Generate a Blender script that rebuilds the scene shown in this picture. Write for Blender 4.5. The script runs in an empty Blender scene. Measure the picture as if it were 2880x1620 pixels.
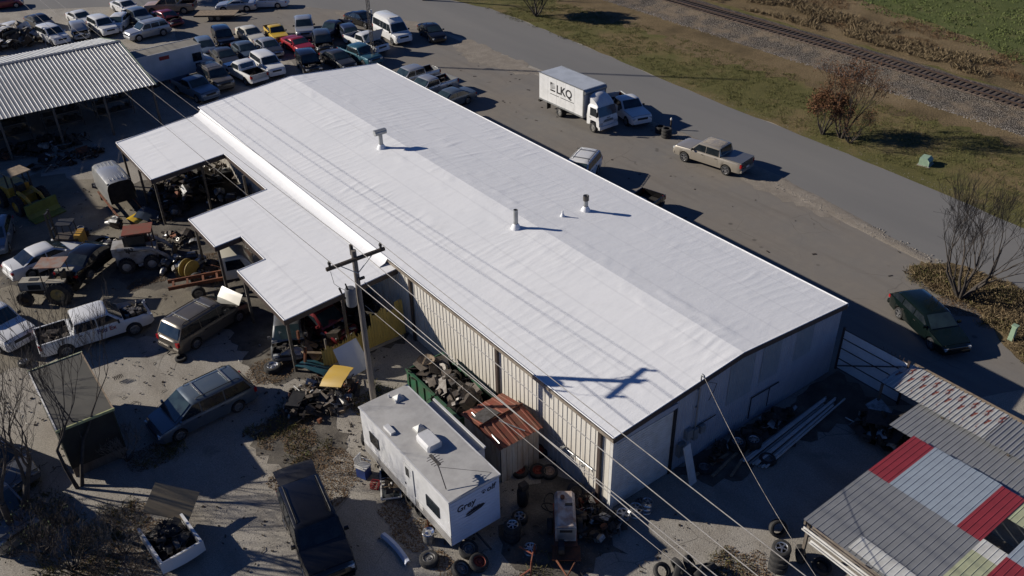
import bpy, bmesh, math, random
from mathutils import Vector, Matrix, noise
R = math.radians
sc = bpy.context.scene
COL = sc.collection
rnd = random.Random(7)

# ------------------------------------------------------------------ camera
cam_d = bpy.data.cameras.new('camera')
cam = bpy.data.objects.new('camera', cam_d); COL.objects.link(cam)
cam.location = (-18.8794, -18.8883, 28.7125)
YAW, PITCH, ROLL, FPX = 0.935463, 0.578151, -0.021310, 2470.83
_f = Vector((math.cos(PITCH)*math.cos(YAW), math.cos(PITCH)*math.sin(YAW), -math.sin(PITCH)))
_r = _f.cross(Vector((0, 0, 1))).normalized(); _u = _r.cross(_f)
_r2 = math.cos(ROLL)*_r + math.sin(ROLL)*_u; _u2 = -math.sin(ROLL)*_r + math.cos(ROLL)*_u
cam.rotation_euler = Matrix((_r2, _u2, -_f)).transposed().to_euler()
cam_d.sensor_fit = 'HORIZONTAL'; cam_d.sensor_width = 36.0; cam_d.lens = 36.0*FPX/2880.0
cam_d.clip_start = 0.5; cam_d.clip_end = 2000
sc.camera = cam

# ------------------------------------------------------------------ sky, sun, exposure
LIGHT = Vector((1.5, -1.6, -1.0)).normalized()
wd = bpy.data.worlds.new('World'); sc.world = wd; wd.use_nodes = True
wn = wd.node_tree.nodes; wl = wd.node_tree.links
sky = wn.new('ShaderNodeTexSky'); sky.sky_type = 'NISHITA'; sky.sun_disc = False
sky.sun_elevation = math.asin(-LIGHT.z); sky.sun_rotation = math.atan2(-LIGHT.x, -LIGHT.y)
sky.air_density = 0.6; sky.dust_density = 0.0; sky.ozone_density = 6.0
tint = wn.new('ShaderNodeMix'); tint.data_type = 'RGBA'; tint.blend_type = 'MULTIPLY'; tint.inputs[0].default_value = 1.0
tint.inputs[7].default_value = (0.84, 0.97, 1.24, 1)          # white balance of the clear winter sky
wl.new(sky.outputs['Color'], tint.inputs[6]); wl.new(tint.outputs[2], wn['Background'].inputs['Color'])
wn['Background'].inputs['Strength'].default_value = 0.05
sd = bpy.data.lights.new('sun', 'SUN'); sd.energy = 5.0; sd.angle = R(0.55); sd.color = (1.0, 0.93, 0.83)
so = bpy.data.objects.new('sun', sd); COL.objects.link(so)
so.rotation_euler = LIGHT.to_track_quat('-Z', 'Y').to_euler(); so.location = (-60, 70, 60)
sc.view_settings.view_transform = 'Standard'; sc.view_settings.look = 'None'
sc.view_settings.exposure = 0.3; sc.view_settings.gamma = 1.0

# ------------------------------------------------------------------ materials
MATS = {}
def hexc(h):
    h = h.lstrip('#'); c = [int(h[i:i+2], 16)/255 for i in (0, 2, 4)]
    return tuple(((x+0.055)/1.055)**2.4 if x > 0.04045 else x/12.92 for x in c)
class NT:
    def __init__(s, name):
        s.m = bpy.data.materials.new(name); s.m.use_nodes = True
        s.n = s.m.node_tree.nodes; s.l = s.m.node_tree.links
        s.b = s.n['Principled BSDF']; s.tc = s.n.new('ShaderNodeTexCoord')
        s.co = s.tc.outputs['Object']
    def map(s, scale=(1, 1, 1), rot=(0, 0, 0), loc=(0, 0, 0)):
        k = s.n.new('ShaderNodeMapping'); k.inputs['Scale'].default_value = scale
        k.inputs['Rotation'].default_value = rot; k.inputs['Location'].default_value = loc
        s.l.new(s.co, k.inputs['Vector']); return k.outputs[0]
    def noise(s, scale, detail=5, rough=.55, vec=None, dist=0):
        k = s.n.new('ShaderNodeTexNoise'); k.inputs['Scale'].default_value = scale
        k.inputs['Detail'].default_value = detail; k.inputs['Roughness'].default_value = rough
        k.inputs['Distortion'].default_value = dist
        s.l.new(vec or s.co, k.inputs['Vector']); return k.outputs['Fac']
    def vor(s, scale, feat='F1', vec=None, out='Distance', rand=1):
        k = s.n.new('ShaderNodeTexVoronoi'); k.feature = feat; k.inputs['Scale'].default_value = scale
        k.inputs['Randomness'].default_value = rand
        s.l.new(vec or s.co, k.inputs['Vector']); return k.outputs[out]
    def ramp(s, fac, stops):
        k = s.n.new('ShaderNodeValToRGB'); e = k.color_ramp.elements
        while len(e) < len(stops): e.new(0.5)
        for i, (p, c) in enumerate(stops):
            e[i].position = p; e[i].color = (*c, 1) if len(c) == 3 else c
        s.l.new(fac, k.inputs['Fac']); return k.outputs['Color']
    def step(s, fac, a, b):
        return s.ramp(fac, [(a, (0, 0, 0)), (b, (1, 1, 1))])
    def mix(s, fac, a, b, mode='MIX'):
        k = s.n.new('ShaderNodeMix'); k.data_type = 'RGBA'; k.blend_type = mode
        for v, i in ((fac, 0), (a, 6), (b, 7)):
            if isinstance(v, (int, float)): k.inputs[i].default_value = v
            elif isinstance(v, tuple): k.inputs[i].default_value = (*v, 1) if len(v) == 3 else v
            else: s.l.new(v, k.inputs[i])
        return k.outputs[2]
    def math(s, op, a, b=0.0):
        k = s.n.new('ShaderNodeMath'); k.operation = op
        for v, i in ((a, 0), (b, 1)):
            if isinstance(v, (int, float)): k.inputs[i].default_value = v
            else: s.l.new(v, k.inputs[i])
        return k.outputs[0]
    def color(s, c):
        if isinstance(c, tuple): s.b.inputs['Base Color'].default_value = (*c, 1)
        else: s.l.new(c, s.b.inputs['Base Color'])
    def set(s, rough=.6, metal=0, spec=.5, coat=0):
        if isinstance(rough, (int, float)): s.b.inputs['Roughness'].default_value = rough
        else: s.l.new(rough, s.b.inputs['Roughness'])
        s.b.inputs['Metallic'].default_value = metal
        s.b.inputs['Specular IOR Level'].default_value = spec
        s.b.inputs['Coat Weight'].default_value = coat; s.b.inputs['Coat Roughness'].default_value = .08
    def bump(s, h, strength=.4, dist=.02):
        k = s.n.new('ShaderNodeBump'); k.inputs['Strength'].default_value = strength
        k.inputs['Distance'].default_value = dist
        s.l.new(h, k.inputs['Height']); s.l.new(k.outputs[0], s.b.inputs['Normal'])
def pm(name, c, c2=None, scale=3.0, rough=.6, metal=0.0, bump=0.0, bscale=30, spec=.4, coat=0.0, lo=.4, hi=.65, detail=6, stretch=(1, 1, 1)):
    """general worn surface: two colours mixed by noise, optional fine relief"""
    if name in MATS: return MATS[name]
    t = NT(name)
    if c2 is None: c2 = tuple(x*.72 for x in c)
    v = t.map(scale=stretch)
    f = t.step(t.noise(scale, detail, .6, v), lo, hi)
    g = t.noise(scale*7, 3, .6, v)
    col = t.mix(f, c, c2); col = t.mix(t.math('MULTIPLY', g, .35), col, tuple(x*.55 for x in c))
    t.color(col); t.set(rough, metal, spec, coat)
    if bump: t.bump(t.noise(bscale, 5, .6, v), bump, .02)
    MATS[name] = t.m; return t.m
def paint(key, c, dirt=.25, metal=.15, rough=.28):
    """car paint under yard dust"""
    name = 'paint_'+key
    if name in MATS: return MATS[name]
    t = NT(name)
    n1 = t.step(t.noise(1.6, 6, .65), .42, .8); n2 = t.noise(22, 3, .6)
    d = t.math('MULTIPLY', t.math('ADD', t.math('MULTIPLY', n1, .8), t.math('MULTIPLY', n2, .45)), dirt)
    dust = tuple(.5*x+.5*y for x, y in zip((.22, .19, .15), c))
    t.color(t.mix(d, c, dust))
    t.set(t.math('ADD', t.math('MULTIPLY', d, .5), rough), metal, .5, .45)
    MATS[name] = t.m; return t.m
M = {}
def build_mats():
    M['glass'] = pm('window_glass', (.010, .014, .018), (.025, .03, .034), 2, .06, 0, spec=.6)
    M['glass2'] = pm('windscreen_glass', (.03, .05, .055), (.015, .022, .028), 1.5, .05, 0, spec=.7)
    M['rubber'] = pm('tyre_rubber', (.018, .018, .019), (.05, .047, .042), 5, .85, bump=.25, bscale=40)
    M['black'] = pm('black_trim', (.012, .012, .013), (.03, .028, .026), 4, .55)
    M['under'] = pm('underbody', (.012, .011, .010), (.03, .026, .02), 3, .9)
    M['rim'] = pm('rim_alloy', (.55, .56, .58), (.3, .29, .28), 9, .3, .85)
    M['steel_rim'] = pm('rim_steel', (.2, .2, .2), (.1, .09, .08), 9, .5, .5)
    M['lamp'] = pm('headlamp', (.62, .64, .64), (.35, .37, .38), 12, .12, .2, spec=.8)
    M['tail'] = pm('tail_lamp', (.35, .012, .015), (.2, .01, .01), 9, .2)
    M['chrome'] = pm('chrome', (.7, .71, .73), (.4, .4, .41), 6, .15, .95)
    M['rust'] = pm('rust', (.18, .062, .028), (.09, .04, .024), 4, .85, .1, .4, 30)
    M['rust_red'] = pm('rust_red', (.20, .052, .03), (.155, .075, .045), 2.2, .75, .1, .2, 30)
    M['dark_iron'] = pm('dark_iron', (.045, .040, .036), (.10, .075, .055), 6, .65, .45, .4, 25)
    M['mid_iron'] = pm('mid_iron', (.14, .13, .12), (.07, .06, .05), 5, .5, .6, .3, 30)
    M['alu'] = pm('cast_alu', (.42, .42, .41), (.2, .19, .17), 5, .45, .7, .3, 25)
    M['galv'] = pm('galvanised', (.36, .37, .37), (.26, .265, .265), 2.5, .42, .55)
    M['wood'] = pm('old_wood', (.15, .125, .10), (.085, .07, .058), 6, .85, 0, .4, 20, stretch=(1, 1, .15))
    M['plank'] = pm('plank', (.28, .21, .14), (.15, .115, .08), 4, .85, 0, .3, 20)
    M['pole'] = pm('pole_wood', (.20, .175, .15), (.10, .087, .075), 9, .9, 0, .6, 22, stretch=(1, 1, .12))
    M['white'] = pm('white_metal', (.62, .61, .58), (.50, .48, .44), 2.2, .45, 0)
    M['beige'] = pm('beige_metal', (.55, .52, .45), (.42, .38, .32), 1.6, .5, 0, stretch=(1, 1, .3))
    M['brown_trim'] = pm('brown_trim', (.075, .055, .046), (.05, .038, .033), 3, .5)
    M['gutter'] = pm('gutter_metal', (.30, .26, .21), (.19, .15, .12), 2, .5, .1)
    M['yellow'] = pm('yellow_paint', (.52, .29, .03), (.30, .16, .03), 2.5, .5)
    M['red'] = pm('red_paint', (.34, .02, .025), (.2, .02, .02), 3, .5)
    M['green'] = pm('green_paint', (.025, .10, .05), (.05, .065, .04), 2.5, .55)
    M['blue'] = pm('blue_paint', (.03, .06, .22), (.03, .05, .12), 3, .4)
    M['wire'] = pm('wire_alu', (.42, .40, .37), (.3, .28, .26), 4, .45, .5)
    M['concrete'] = pm('concrete', (.34, .31, .27), (.24, .21, .18), 1.5, .9, 0, .3, 40)
    M['bark'] = pm('bark', (.07, .058, .048), (.035, .03, .026), 5, .95, 0, .5, 20)
    M['twig'] = pm('twig_bark', (.07, .057, .046), (.04, .033, .028), 5, .95)
    M['ink'] = pm('print_black', (.012, .012, .014), (.02, .02, .022), 6, .6)
build_mats()

# ------------------------------------------------------------------ mesh builder
class MB:
    def __init__(s): s.v = []; s.f = []
    def add(s, vs, fs):
        o = len(s.v); s.v += [tuple(p) for p in vs]; s.f += [tuple(i+o for i in f) for f in fs]; return s
    def box(s, c, d, rz=0, rx=0, ry=0, taper=1.0):
        x, y, z = (k/2 for k in d)
        vs = [Vector((sx*x*(taper if sz > 0 else 1), sy*y*(taper if sz > 0 else 1), sz*z)) for sz in (-1, 1) for sy in (-1, 1) for sx in (-1, 1)]
        if rz or rx or ry:
            m = Matrix.Rotation(rz, 3, 'Z') @ Matrix.Rotation(ry, 3, 'Y') @ Matrix.Rotation(rx, 3, 'X'); vs = [m @ p for p in vs]
        c = Vector(c); vs = [p+c for p in vs]
        return s.add(vs, [(0, 2, 3, 1), (4, 5, 7, 6), (0, 1, 5, 4), (2, 6, 7, 3), (0, 4, 6, 2), (1, 3, 7, 5)])
    def cyl(s, p0, p1, r0, r1=None, n=10, cap=True):
        p0 = Vector(p0); p1 = Vector(p1); r1 = r0 if r1 is None else r1
        d = (p1-p0); d = d.normalized() if d.length > 1e-6 else Vector((0, 0, 1))
        a = d.orthogonal().normalized(); b = d.cross(a)
        vs = []
        for p, r in ((p0, r0), (p1, r1)):
            for i in range(n):
                t = 2*math.pi*i/n; vs.append(p+(a*math.cos(t)+b*math.sin(t))*r)
        fs = [(i, (i+1) % n, n+(i+1) % n, n+i) for i in range(n)]
        if cap: fs += [tuple(range(n-1, -1, -1)), tuple(range(n, 2*n))]
        return s.add(vs, fs)
    def tube(s, pts, r, n=6):
        pts = [Vector(p) for p in pts]; rs = r if isinstance(r, (list, tuple)) else [r]*len(pts)
        vs = []; a = None
        for k, p in enumerate(pts):
            d = (pts[min(k+1, len(pts)-1)]-pts[max(k-1, 0)]).normalized()
            a = d.orthogonal().normalized() if a is None else (a-d*a.dot(d)).normalized()
            b = d.cross(a)
            for i in range(n):
                t = 2*math.pi*i/n; vs.append(p+(a*math.cos(t)+b*math.sin(t))*rs[k])
        fs = [(k*n+i, k*n+(i+1) % n, (k+1)*n+(i+1) % n, (k+1)*n+i) for k in range(len(pts)-1) for i in range(n)]
        fs += [tuple(range(n-1, -1, -1)), tuple((len(pts)-1)*n+i for i in range(n))]
        return s.add(vs, fs)
    def lathe(s, prof, n=20, axis='Z', c=(0, 0, 0), closed=False):
        """prof: (radius, height) list"""
        vs = []
        for r, h in prof:
            for i in range(n):
                t = 2*math.pi*i/n; x, y = r*math.cos(t), r*math.sin(t)
                p = (x, y, h) if axis == 'Z' else ((x, h, y) if axis == 'Y' else (h, x, y))
                vs.append((p[0]+c[0], p[1]+c[1], p[2]+c[2]))
        m = len(prof); K = m if closed else m-1
        fs = [(k*n+i, k*n+(i+1) % n, ((k+1) % m)*n+(i+1) % n, ((k+1) % m)*n+i) for k in range(K) for i in range(n)]
        return s.add(vs, fs)
    def loft(s, secs, cap0=True, cap1=True, closed=False, skip=None):
        n = len(secs[0]); vs = [p for q in secs for p in q]; m = n if closed else n-1
        fs = []
        for k in range(len(secs)-1):
            for i in range(m):
                if skip and skip(k, i): continue
                j = (i+1) % n; fs.append((k*n+i, k*n+j, (k+1)*n+j, (k+1)*n+i))
        if cap0: fs.append(tuple(range(n-1, -1, -1)))
        if cap1: fs.append(tuple((len(secs)-1)*n+i for i in range(n)))
        return s.add(vs, fs)
    def prism(s, poly, z0, z1):
        n = len(poly); vs = [(x, y, z0) for x, y in poly]+[(x, y, z1) for x, y in poly]
        fs = [tuple(range(n-1, -1, -1)), tuple(range(n, 2*n))]+[(i, (i+1) % n, n+(i+1) % n, n+i) for i in range(n)]
        return s.add(vs, fs)
    def plate(s, poly3, th, nrm):
        """flat outline of 3D points given a thickness along nrm"""
        d = Vector(nrm).normalized()*th; n = len(poly3)
        vs = [Vector(p) for p in poly3]+[Vector(p)+d for p in poly3]
        fs = [tuple(range(n-1, -1, -1)), tuple(range(n, 2*n))]+[(i, (i+1) % n, n+(i+1) % n, n+i) for i in range(n)]
        return s.add(vs, fs)
    def mesh(s, name, smooth=None):
        me = bpy.data.meshes.new(name); me.from_pydata(s.v, [], s.f)
        bm = bmesh.new(); bm.from_mesh(me); bmesh.ops.recalc_face_normals(bm, faces=bm.faces); bm.to_mesh(me); bm.free()
        if smooth is not None:
            me.shade_smooth(); me.set_sharp_from_angle(angle=R(smooth))
        me.update(); return me
    def build(s, name, mat, parent=None, loc=None, rz=0, smooth=None):
        return mobj(name, s.mesh(name, smooth), mat, parent, loc, rz)
def mobj(name, me, mat, parent=None, loc=None, rz=0):
    o = bpy.data.objects.new(name, me); COL.objects.link(o)
    if mat is not None:
        if not me.materials: me.materials.append(mat)
        if me.materials[0] != mat:
            o.material_slots[0].link = 'OBJECT'; o.material_slots[0].material = mat
    if parent: o.parent = parent
    if loc is not None: o.location = loc
    if rz: o.rotation_euler.z = rz
    return o
def tag(o, label=None, cat=None, group=None, kind=None):
    if label: o['label'] = label
    if cat: o['category'] = cat
    if group: o['group'] = group
    if kind: o['kind'] = kind
    return o
def thing(name, label, cat, loc=(0, 0, 0), rz=0, group=None):
    o = bpy.data.objects.new(name, None); COL.objects.link(o); o.empty_display_size = .3
    o.location = loc; o.rotation_euler.z = rz
    return tag(o, label, cat, group)
def grid_sheet(poly, z, step, jit=0.0, amp=0.0, seed=0):
    """a flat sheet with the outline poly (2D), edges subdivided and ragged"""
    rr = random.Random(seed); out = []
    n = len(poly)
    for i in range(n):
        a = Vector(poly[i][:2]); b = Vector(poly[(i+1) % n][:2]); k = max(1, int((b-a).length/step))
        d = (b-a); nn = Vector((-d.y, d.x)).normalized() if d.length else Vector((0, 0))
        for j in range(k):
            p = a+d*(j/k)
            p = p+nn*(rr.uniform(-jit, jit)+jit*1.5*noise.noise((p.x*.3, p.y*.3, seed)))
            out.append((p.x, p.y, z))
    mb = MB(); mb.add(out, [tuple(range(len(out)))]); return mb

# ------------------------------------------------------------------ ground, road, lot, verge, railway
def ground_mats():
    t = NT('yard_gravel')
    big = t.step(t.noise(.11, 6, .62), .40, .62); mid = t.noise(.7, 6, .65); fine = t.noise(9, 4, .7); grit = t.vor(16)
    c = t.mix(big, (.40, .355, .285), (.375, .355, .315))
    c = t.mix(t.step(mid, .35, .75), c, (.27, .24, .20))
    c = t.mix(t.math('MULTIPLY', t.step(t.noise(13, 3, .8), .42, .62), .65), c, (.46, .425, .37))
    c = t.mix(t.math('MULTIPLY', t.step(t.noise(17, 3, .8, t.map(loc=(3, 3, 3))), .52, .66), .7), c, (.10, .09, .075))
    c = t.mix(t.math('MULTIPLY', t.step(grit, .05, .5), .35), c, (.13, .118, .10))
    wv = t.n.new('ShaderNodeMix'); wv.data_type = 'VECTOR'; wv.inputs[0].default_value = .22
    nz = t.n.new('ShaderNodeTexNoise'); nz.inputs['Scale'].default_value = .9; nz.inputs['Detail'].default_value = 6; t.l.new(t.co, nz.inputs['Vector'])
    t.l.new(t.map(loc=(3, 1, 0)), wv.inputs[4]); t.l.new(nz.outputs['Color'], wv.inputs[5])
    cr = t.step(t.vor(.4, 'DISTANCE_TO_EDGE', wv.outputs[1]), .0, .006)
    crm = t.math('MULTIPLY', t.step(t.noise(.11, 3), .56, .62), .8)
    c = t.mix(t.math('MULTIPLY', t.math('SUBTRACT', 1.0, cr), crm), c, (.045, .04, .035))
    st = t.step(t.noise(.45, 4, .5, t.map(loc=(9, 4, 0))), .62, .74)
    c = t.mix(t.math('MULTIPLY', st, .6), c, (.05, .045, .04))
    rut = t.step(t.noise(.45, 5, .6, t.map(scale=(1.6, .3, 1), rot=(0, 0, -.5))), .48, .68)
    c = t.mix(t.math('MULTIPLY', rut, .4), c, (.14, .122, .10))
    pale = t.step(t.noise(.28, 5, .65, t.map(loc=(7, 3, 0))), .52, .66)
    c = t.mix(t.math('MULTIPLY', pale, .3), c, (.36, .335, .305))
    t.color(c); t.set(.95, 0, .2); t.bump(t.math('ADD', t.noise(20, 6, .8), t.math('MULTIPLY', grit, .35)), .6, .035)
    M['yard'] = t.m
    t = NT('lot_asphalt')
    big = t.step(t.noise(.13, 6, .6), .38, .66); mid = t.noise(1.1, 6, .65); fine = t.noise(24, 3, .7)
    c = t.mix(big, (.185, .163, .138), (.165, .155, .142))
    c = t.mix(t.math('MULTIPLY', t.step(mid, .45, .8), .6), c, (.215, .192, .16))
    c = t.mix(t.math('MULTIPLY', t.step(fine, .4, .8), .4), c, (.11, .10, .088))
    st = t.step(t.noise(.8, 4, .5, t.map(loc=(5, 2, 0))), .70, .76)
    c = t.mix(t.math('MULTIPLY', st, .55), c, (.05, .045, .04))
    crv = t.map(loc=(1.3, 7, 0)); wv = t.n.new('ShaderNodeMix'); wv.data_type = 'VECTOR'; wv.inputs[0].default_value = .30
    nz = t.n.new('ShaderNodeTexNoise'); nz.inputs['Scale'].default_value = 1.1; t.l.new(t.co, nz.inputs['Vector'])
    t.l.new(crv, wv.inputs[4]); t.l.new(nz.outputs['Color'], wv.inputs[5])
    cr = t.step(t.vor(.30, 'DISTANCE_TO_EDGE', wv.outputs[1]), 0, .005)
    c = t.mix(t.math('MULTIPLY', t.math('SUBTRACT', 1.0, cr), t.math('MULTIPLY', t.step(t.noise(.21, 4), .5, .6), .55)), c, (.06, .053, .047))
    sp = t.step(t.vor(.55, 'F1', t.map(loc=(2, 8, 0))), .05, .11)
    c = t.mix(t.math('MULTIPLY', t.math('SUBTRACT', 1.0, sp), .6), c, (.045, .04, .036))
    tr2 = t.step(t.noise(.5, 5, .6, t.map(scale=(2.6, .22, 1), rot=(0, 0, .2))), .5, .72)
    c = t.mix(t.math('MULTIPLY', tr2, .35), c, (.11, .096, .082))
    t.color(c); t.set(.93, 0, .25); t.bump(t.noise(30, 4, .7), .35, .02)
    M['lot'] = t.m
    t = NT('road_asphalt')
    big = t.noise(.2, 5, .6, t.map(scale=(1, .18, 1))); fine = t.noise(30, 3, .7)
    c = t.ramp(big, [(.3, (.148, .145, .140)), (.55, (.168, .163, .155)), (.75, (.185, .178, .166))])
    c = t.mix(t.math('MULTIPLY', t.step(fine, .35, .8), .35), c, (.10, .095, .087))
    t.color(c); t.set(.9, 0, .3); t.bump(fine, .3, .015)
    M['road'] = t.m
    t = NT('broken_concrete')
    mid = t.noise(.9, 7, .7); fine = t.noise(14, 4, .7)
    c = t.ramp(mid, [(.28, (.185, .160, .13)), (.5, (.235, .205, .168)), (.72, (.30, .265, .22))])
    c = t.mix(t.math('MULTIPLY', t.step(fine, .4, .75), .5), c, (.12, .105, .085))
    t.color(c); t.set(.95, 0, .2); t.bump(t.math('ADD', fine, mid), .8, .05)
    M['rubble'] = t.m
    t = NT('verge_grass')
    big = t.noise(.12, 6, .65); mid = t.noise(.9, 6, .7); fine = t.noise(9, 4, .75)
    c = t.ramp(big, [(.34, (.135, .12, .046)), (.48, (.145, .132, .05)), (.60, (.21, .155, .078)), (.75, (.25, .18, .098))])
    c = t.mix(t.math('MULTIPLY', t.step(mid, .4, .7), .55), c, (.07, .078, .026))
    c = t.mix(t.math('MULTIPLY', t.step(fine, .4, .72), .6), c, (.035, .034, .016))
    t.color(c); t.set(1, 0, .1); t.bump(t.math('ADD', fine, t.math('MULTIPLY', mid, .7)), 1.0, .12)
    M['verge'] = t.m
    t = NT('dry_grass_ground')
    big = t.noise(.16, 6, .65); fine = t.noise(6, 5, .75)
    c = t.ramp(big, [(.34, (.11, .083, .045)), (.5, (.19, .14, .077)), (.7, (.24, .18, .105))])
    c = t.mix(t.math('MULTIPLY', t.step(fine, .4, .7), .6), c, (.045, .034, .018))
    t.color(c); t.set(1, 0, .1); t.bump(fine, 1.0, .15)
    M['drygrass'] = t.m
    t = NT('field_grass')
    big = t.noise(.3, 6, .65); fine = t.noise(7, 5, .75)
    c = t.ramp(big, [(.32, (.085, .10, .034)), (.5, (.105, .12, .042)), (.7, (.14, .135, .058))])
    c = t.mix(t.math('MULTIPLY', t.step(fine, .4, .72), .6), c, (.02, .036, .01))
    t.color(c); t.set(1, 0, .1); t.bump(fine, 1.0, .12)
    M['field'] = t.m
    t = NT('ballast')
    v = t.vor(11, 'F1', None, 'Color'); fine = t.noise(22, 3, .7); d = t.vor(11)
    c = t.mix(t.math('MULTIPLY', v, .9), (.25, .215, .17), (.46, .40, .33))
    c = t.mix(t.step(d, .25, .5), c, (.04, .034, .028))
    c = t.mix(t.math('MULTIPLY', t.step(t.noise(.5, 5), .45, .65), .6), c, (.25, .19, .125))
    t.color(c); t.set(.95, 0, .2); t.bump(t.math('SUBTRACT', 1.0, d), 1.0, .08)
    M['ballast'] = t.m
ground_mats()
def struct(name, mb, mat, smooth=None):
    return tag(mb.build(name, M[mat], smooth=smooth), kind='structure')
struct('ground', MB().add([(-600, -600, 0), (600, -600, 0), (600, 900, 0), (-600, 900, 0)], [(0, 1, 2, 3)]), 'yard')
LOT = [(14, -3), (22.5, -7.5), (24.8, -4.6), (26.6, -1.5), (27.4, 1.6), (28.6, 2.2), (31.5, 1.5), (31.5, 60), (30, 70), (27, 78), (22, 84), (12, 92), (8, 76), (15, 66), (14, 48)]
struct('parking_lot', grid_sheet(LOT, .004, 1.2, .15, seed=1), 'lot')
ROAD = [(28.6, -60), (28.8, -6), (29.6, 2), (30.3, 8), (31.0, 14), (31.6, 22), (32.0, 34), (32.6, 46), (32.6, 58), (31.6, 66), (28.2, 75.5), (23.5, 83), (14, 92), (-5, 104), (-40, 120), (-38, 131), (0, 114), (20, 102), (32, 90), (38.6, 76), (41.2, 66), (41.2, 60), (40.8, 52), (40.3, 44), (39.6, 36), (39.2, 28), (39.0, 20), (38.5, 11), (37.8, 2), (36.5, -10), (36.2, -60)]
struct('road', grid_sheet(ROAD, .008, 1.5, .07, seed=2), 'road')
VERGE = [(36.2, -60), (36.5, -10), (37.8, 2), (38.5, 11), (39.0, 20), (39.2, 28), (39.6, 36), (40.3, 44), (40.8, 52), (41.2, 60), (41.2, 66), (38.6, 76), (32, 90), (20, 102), (0, 114), (0, 260), (150, 260), (150, -60)]
struct('grass_verge', grid_sheet(VERGE, .012, 1.5, .12, seed=3), 'verge')
DRY = [(60.4, -40), (60.8, 8), (62, 20), (62.5, 32), (63, 45), (63.5, 60), (62, 120), (66, 120), (74, 60), (77, 42), (75.5, 33), (71.5, 21.5), (67, 15), (64.5, 5), (63, -40)]
DRY = [(60.2, -40), (60.6, 10), (61.4, 22), (62.2, 34), (62.6, 60), (62, 130), (84, 130), (80, 60), (76.5, 41), (74, 31), (70.8, 21.5), (66.5, 14), (63.5, 5), (62, -40)]
struct('dry_grass_bank', grid_sheet(DRY, .02, 2, .5, seed=4), 'drygrass')
FIELD = [(62, -60), (62, -40), (63.5, 5), (66.5, 14), (70.8, 21.5), (74, 31), (76.5, 41), (80, 60), (84, 130), (300, 200), (300, -60)]
struct('dry_verge', grid_sheet([(48.5, -20), (49.5, 5), (50.0, 14), (47.5, 22), (49, 30), (46.5, 38), (48.5, 46), (48, 56), (51, 70), (57, 70), (56, 40), (54.5, 20), (53.5, -20)], .016, .8, .9, seed=9), 'drygrass')
struct('field', grid_sheet(FIELD, .016, 2, .6, seed=5), 'field')
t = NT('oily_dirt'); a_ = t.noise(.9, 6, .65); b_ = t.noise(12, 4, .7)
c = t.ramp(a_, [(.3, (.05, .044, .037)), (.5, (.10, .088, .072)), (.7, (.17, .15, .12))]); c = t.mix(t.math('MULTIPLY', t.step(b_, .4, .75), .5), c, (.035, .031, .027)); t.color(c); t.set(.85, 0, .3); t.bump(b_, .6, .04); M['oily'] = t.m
t = NT('packed_dirt'); a_ = t.noise(.5, 6, .65); b_ = t.noise(13, 4, .75)
c = t.ramp(a_, [(.3, (.13, .113, .088)), (.5, (.19, .168, .13)), (.7, (.245, .218, .172))]); c = t.mix(t.math('MULTIPLY', t.step(b_, .45, .7), .6), c, (.08, .07, .055)); t.color(c); t.set(.95, 0, .2); t.bump(b_, .6, .04); M['packed'] = t.m
struct('packed_dirt', grid_sheet([(-24, 27), (-14, 26.5), (-8.2, 24.5), (-6.8, 30), (-6.9, 47), (-12, 52), (-24, 54)], .0045, .5, .5, seed=60), 'packed')
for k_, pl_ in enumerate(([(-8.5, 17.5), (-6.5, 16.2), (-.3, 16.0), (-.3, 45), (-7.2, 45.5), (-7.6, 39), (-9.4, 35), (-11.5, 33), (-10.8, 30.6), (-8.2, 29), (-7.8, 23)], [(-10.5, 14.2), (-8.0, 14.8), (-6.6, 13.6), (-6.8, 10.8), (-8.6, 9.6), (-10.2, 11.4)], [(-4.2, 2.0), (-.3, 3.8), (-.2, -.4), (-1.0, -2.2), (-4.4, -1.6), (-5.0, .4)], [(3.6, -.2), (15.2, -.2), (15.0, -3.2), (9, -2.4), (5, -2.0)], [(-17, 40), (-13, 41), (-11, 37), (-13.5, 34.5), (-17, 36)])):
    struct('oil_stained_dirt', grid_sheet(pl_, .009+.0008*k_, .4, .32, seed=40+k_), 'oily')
# raised strip of broken concrete between lot and road
def rubble_strip(cl, wd, seed):
    mb = MB(); secs = []; rr = random.Random(seed)
    pts = []
    for i in range(len(cl)-1):
        a, b = Vector(cl[i]), Vector(cl[i+1]); k = max(2, int((b-a).length/.5))
        pts += [a.lerp(b, j/k) for j in range(k)]
    for i, p in enumerate(pts):
        t = i/(len(pts)-1); w = wd*(.35+.65*math.sin(math.pi*min(1, max(0, t))))*(1+.35*noise.noise((i*.17, seed, 0)))
        q = []
        for j in range(9):
            s = j/8*2-1; h = .012+max(0, (1-s*s))*.05*(.7+.6*noise.noise((p.x*.9+s, p.y*.9, 3))) + (.03*noise.noise((p.x*3+s*2, p.y*3, 8)) if abs(s) < .9 else -.012)
            q.append((p.x+s*w+.12*noise.noise((i*.6, j, seed)), p.y, h if abs(s) < .99 else .0))
        secs.append(q)
    return mb.loft(secs, False, False)
for k_, pl_ in enumerate(([(26.5, 76.5), (28.6, 74.0), (31.6, 67.0), (31.0, 62.5), (28.6, 66.5), (25.5, 71)], [(32.6, 58), (32.7, 50), (32.0, 44.6), (30.2, 45.5), (28.8, 52), (30.4, 57)], [(31.7, 26), (31.2, 19), (30.4, 12), (29.0, 9), (28.6, 14), (29.6, 21)])):
    struct('worn_dirt_patch', grid_sheet(pl_, .0105+.001*k_, .5, .35, seed=20+k_), 'rubble')
struct('concrete_edge', rubble_strip([(31.2, 30), (31.6, 26), (31.0, 20), (30.6, 14), (30.0, 9), (29.4, 5), (29.0, 2.2)], .9, 3), 'rubble', 40)
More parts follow.
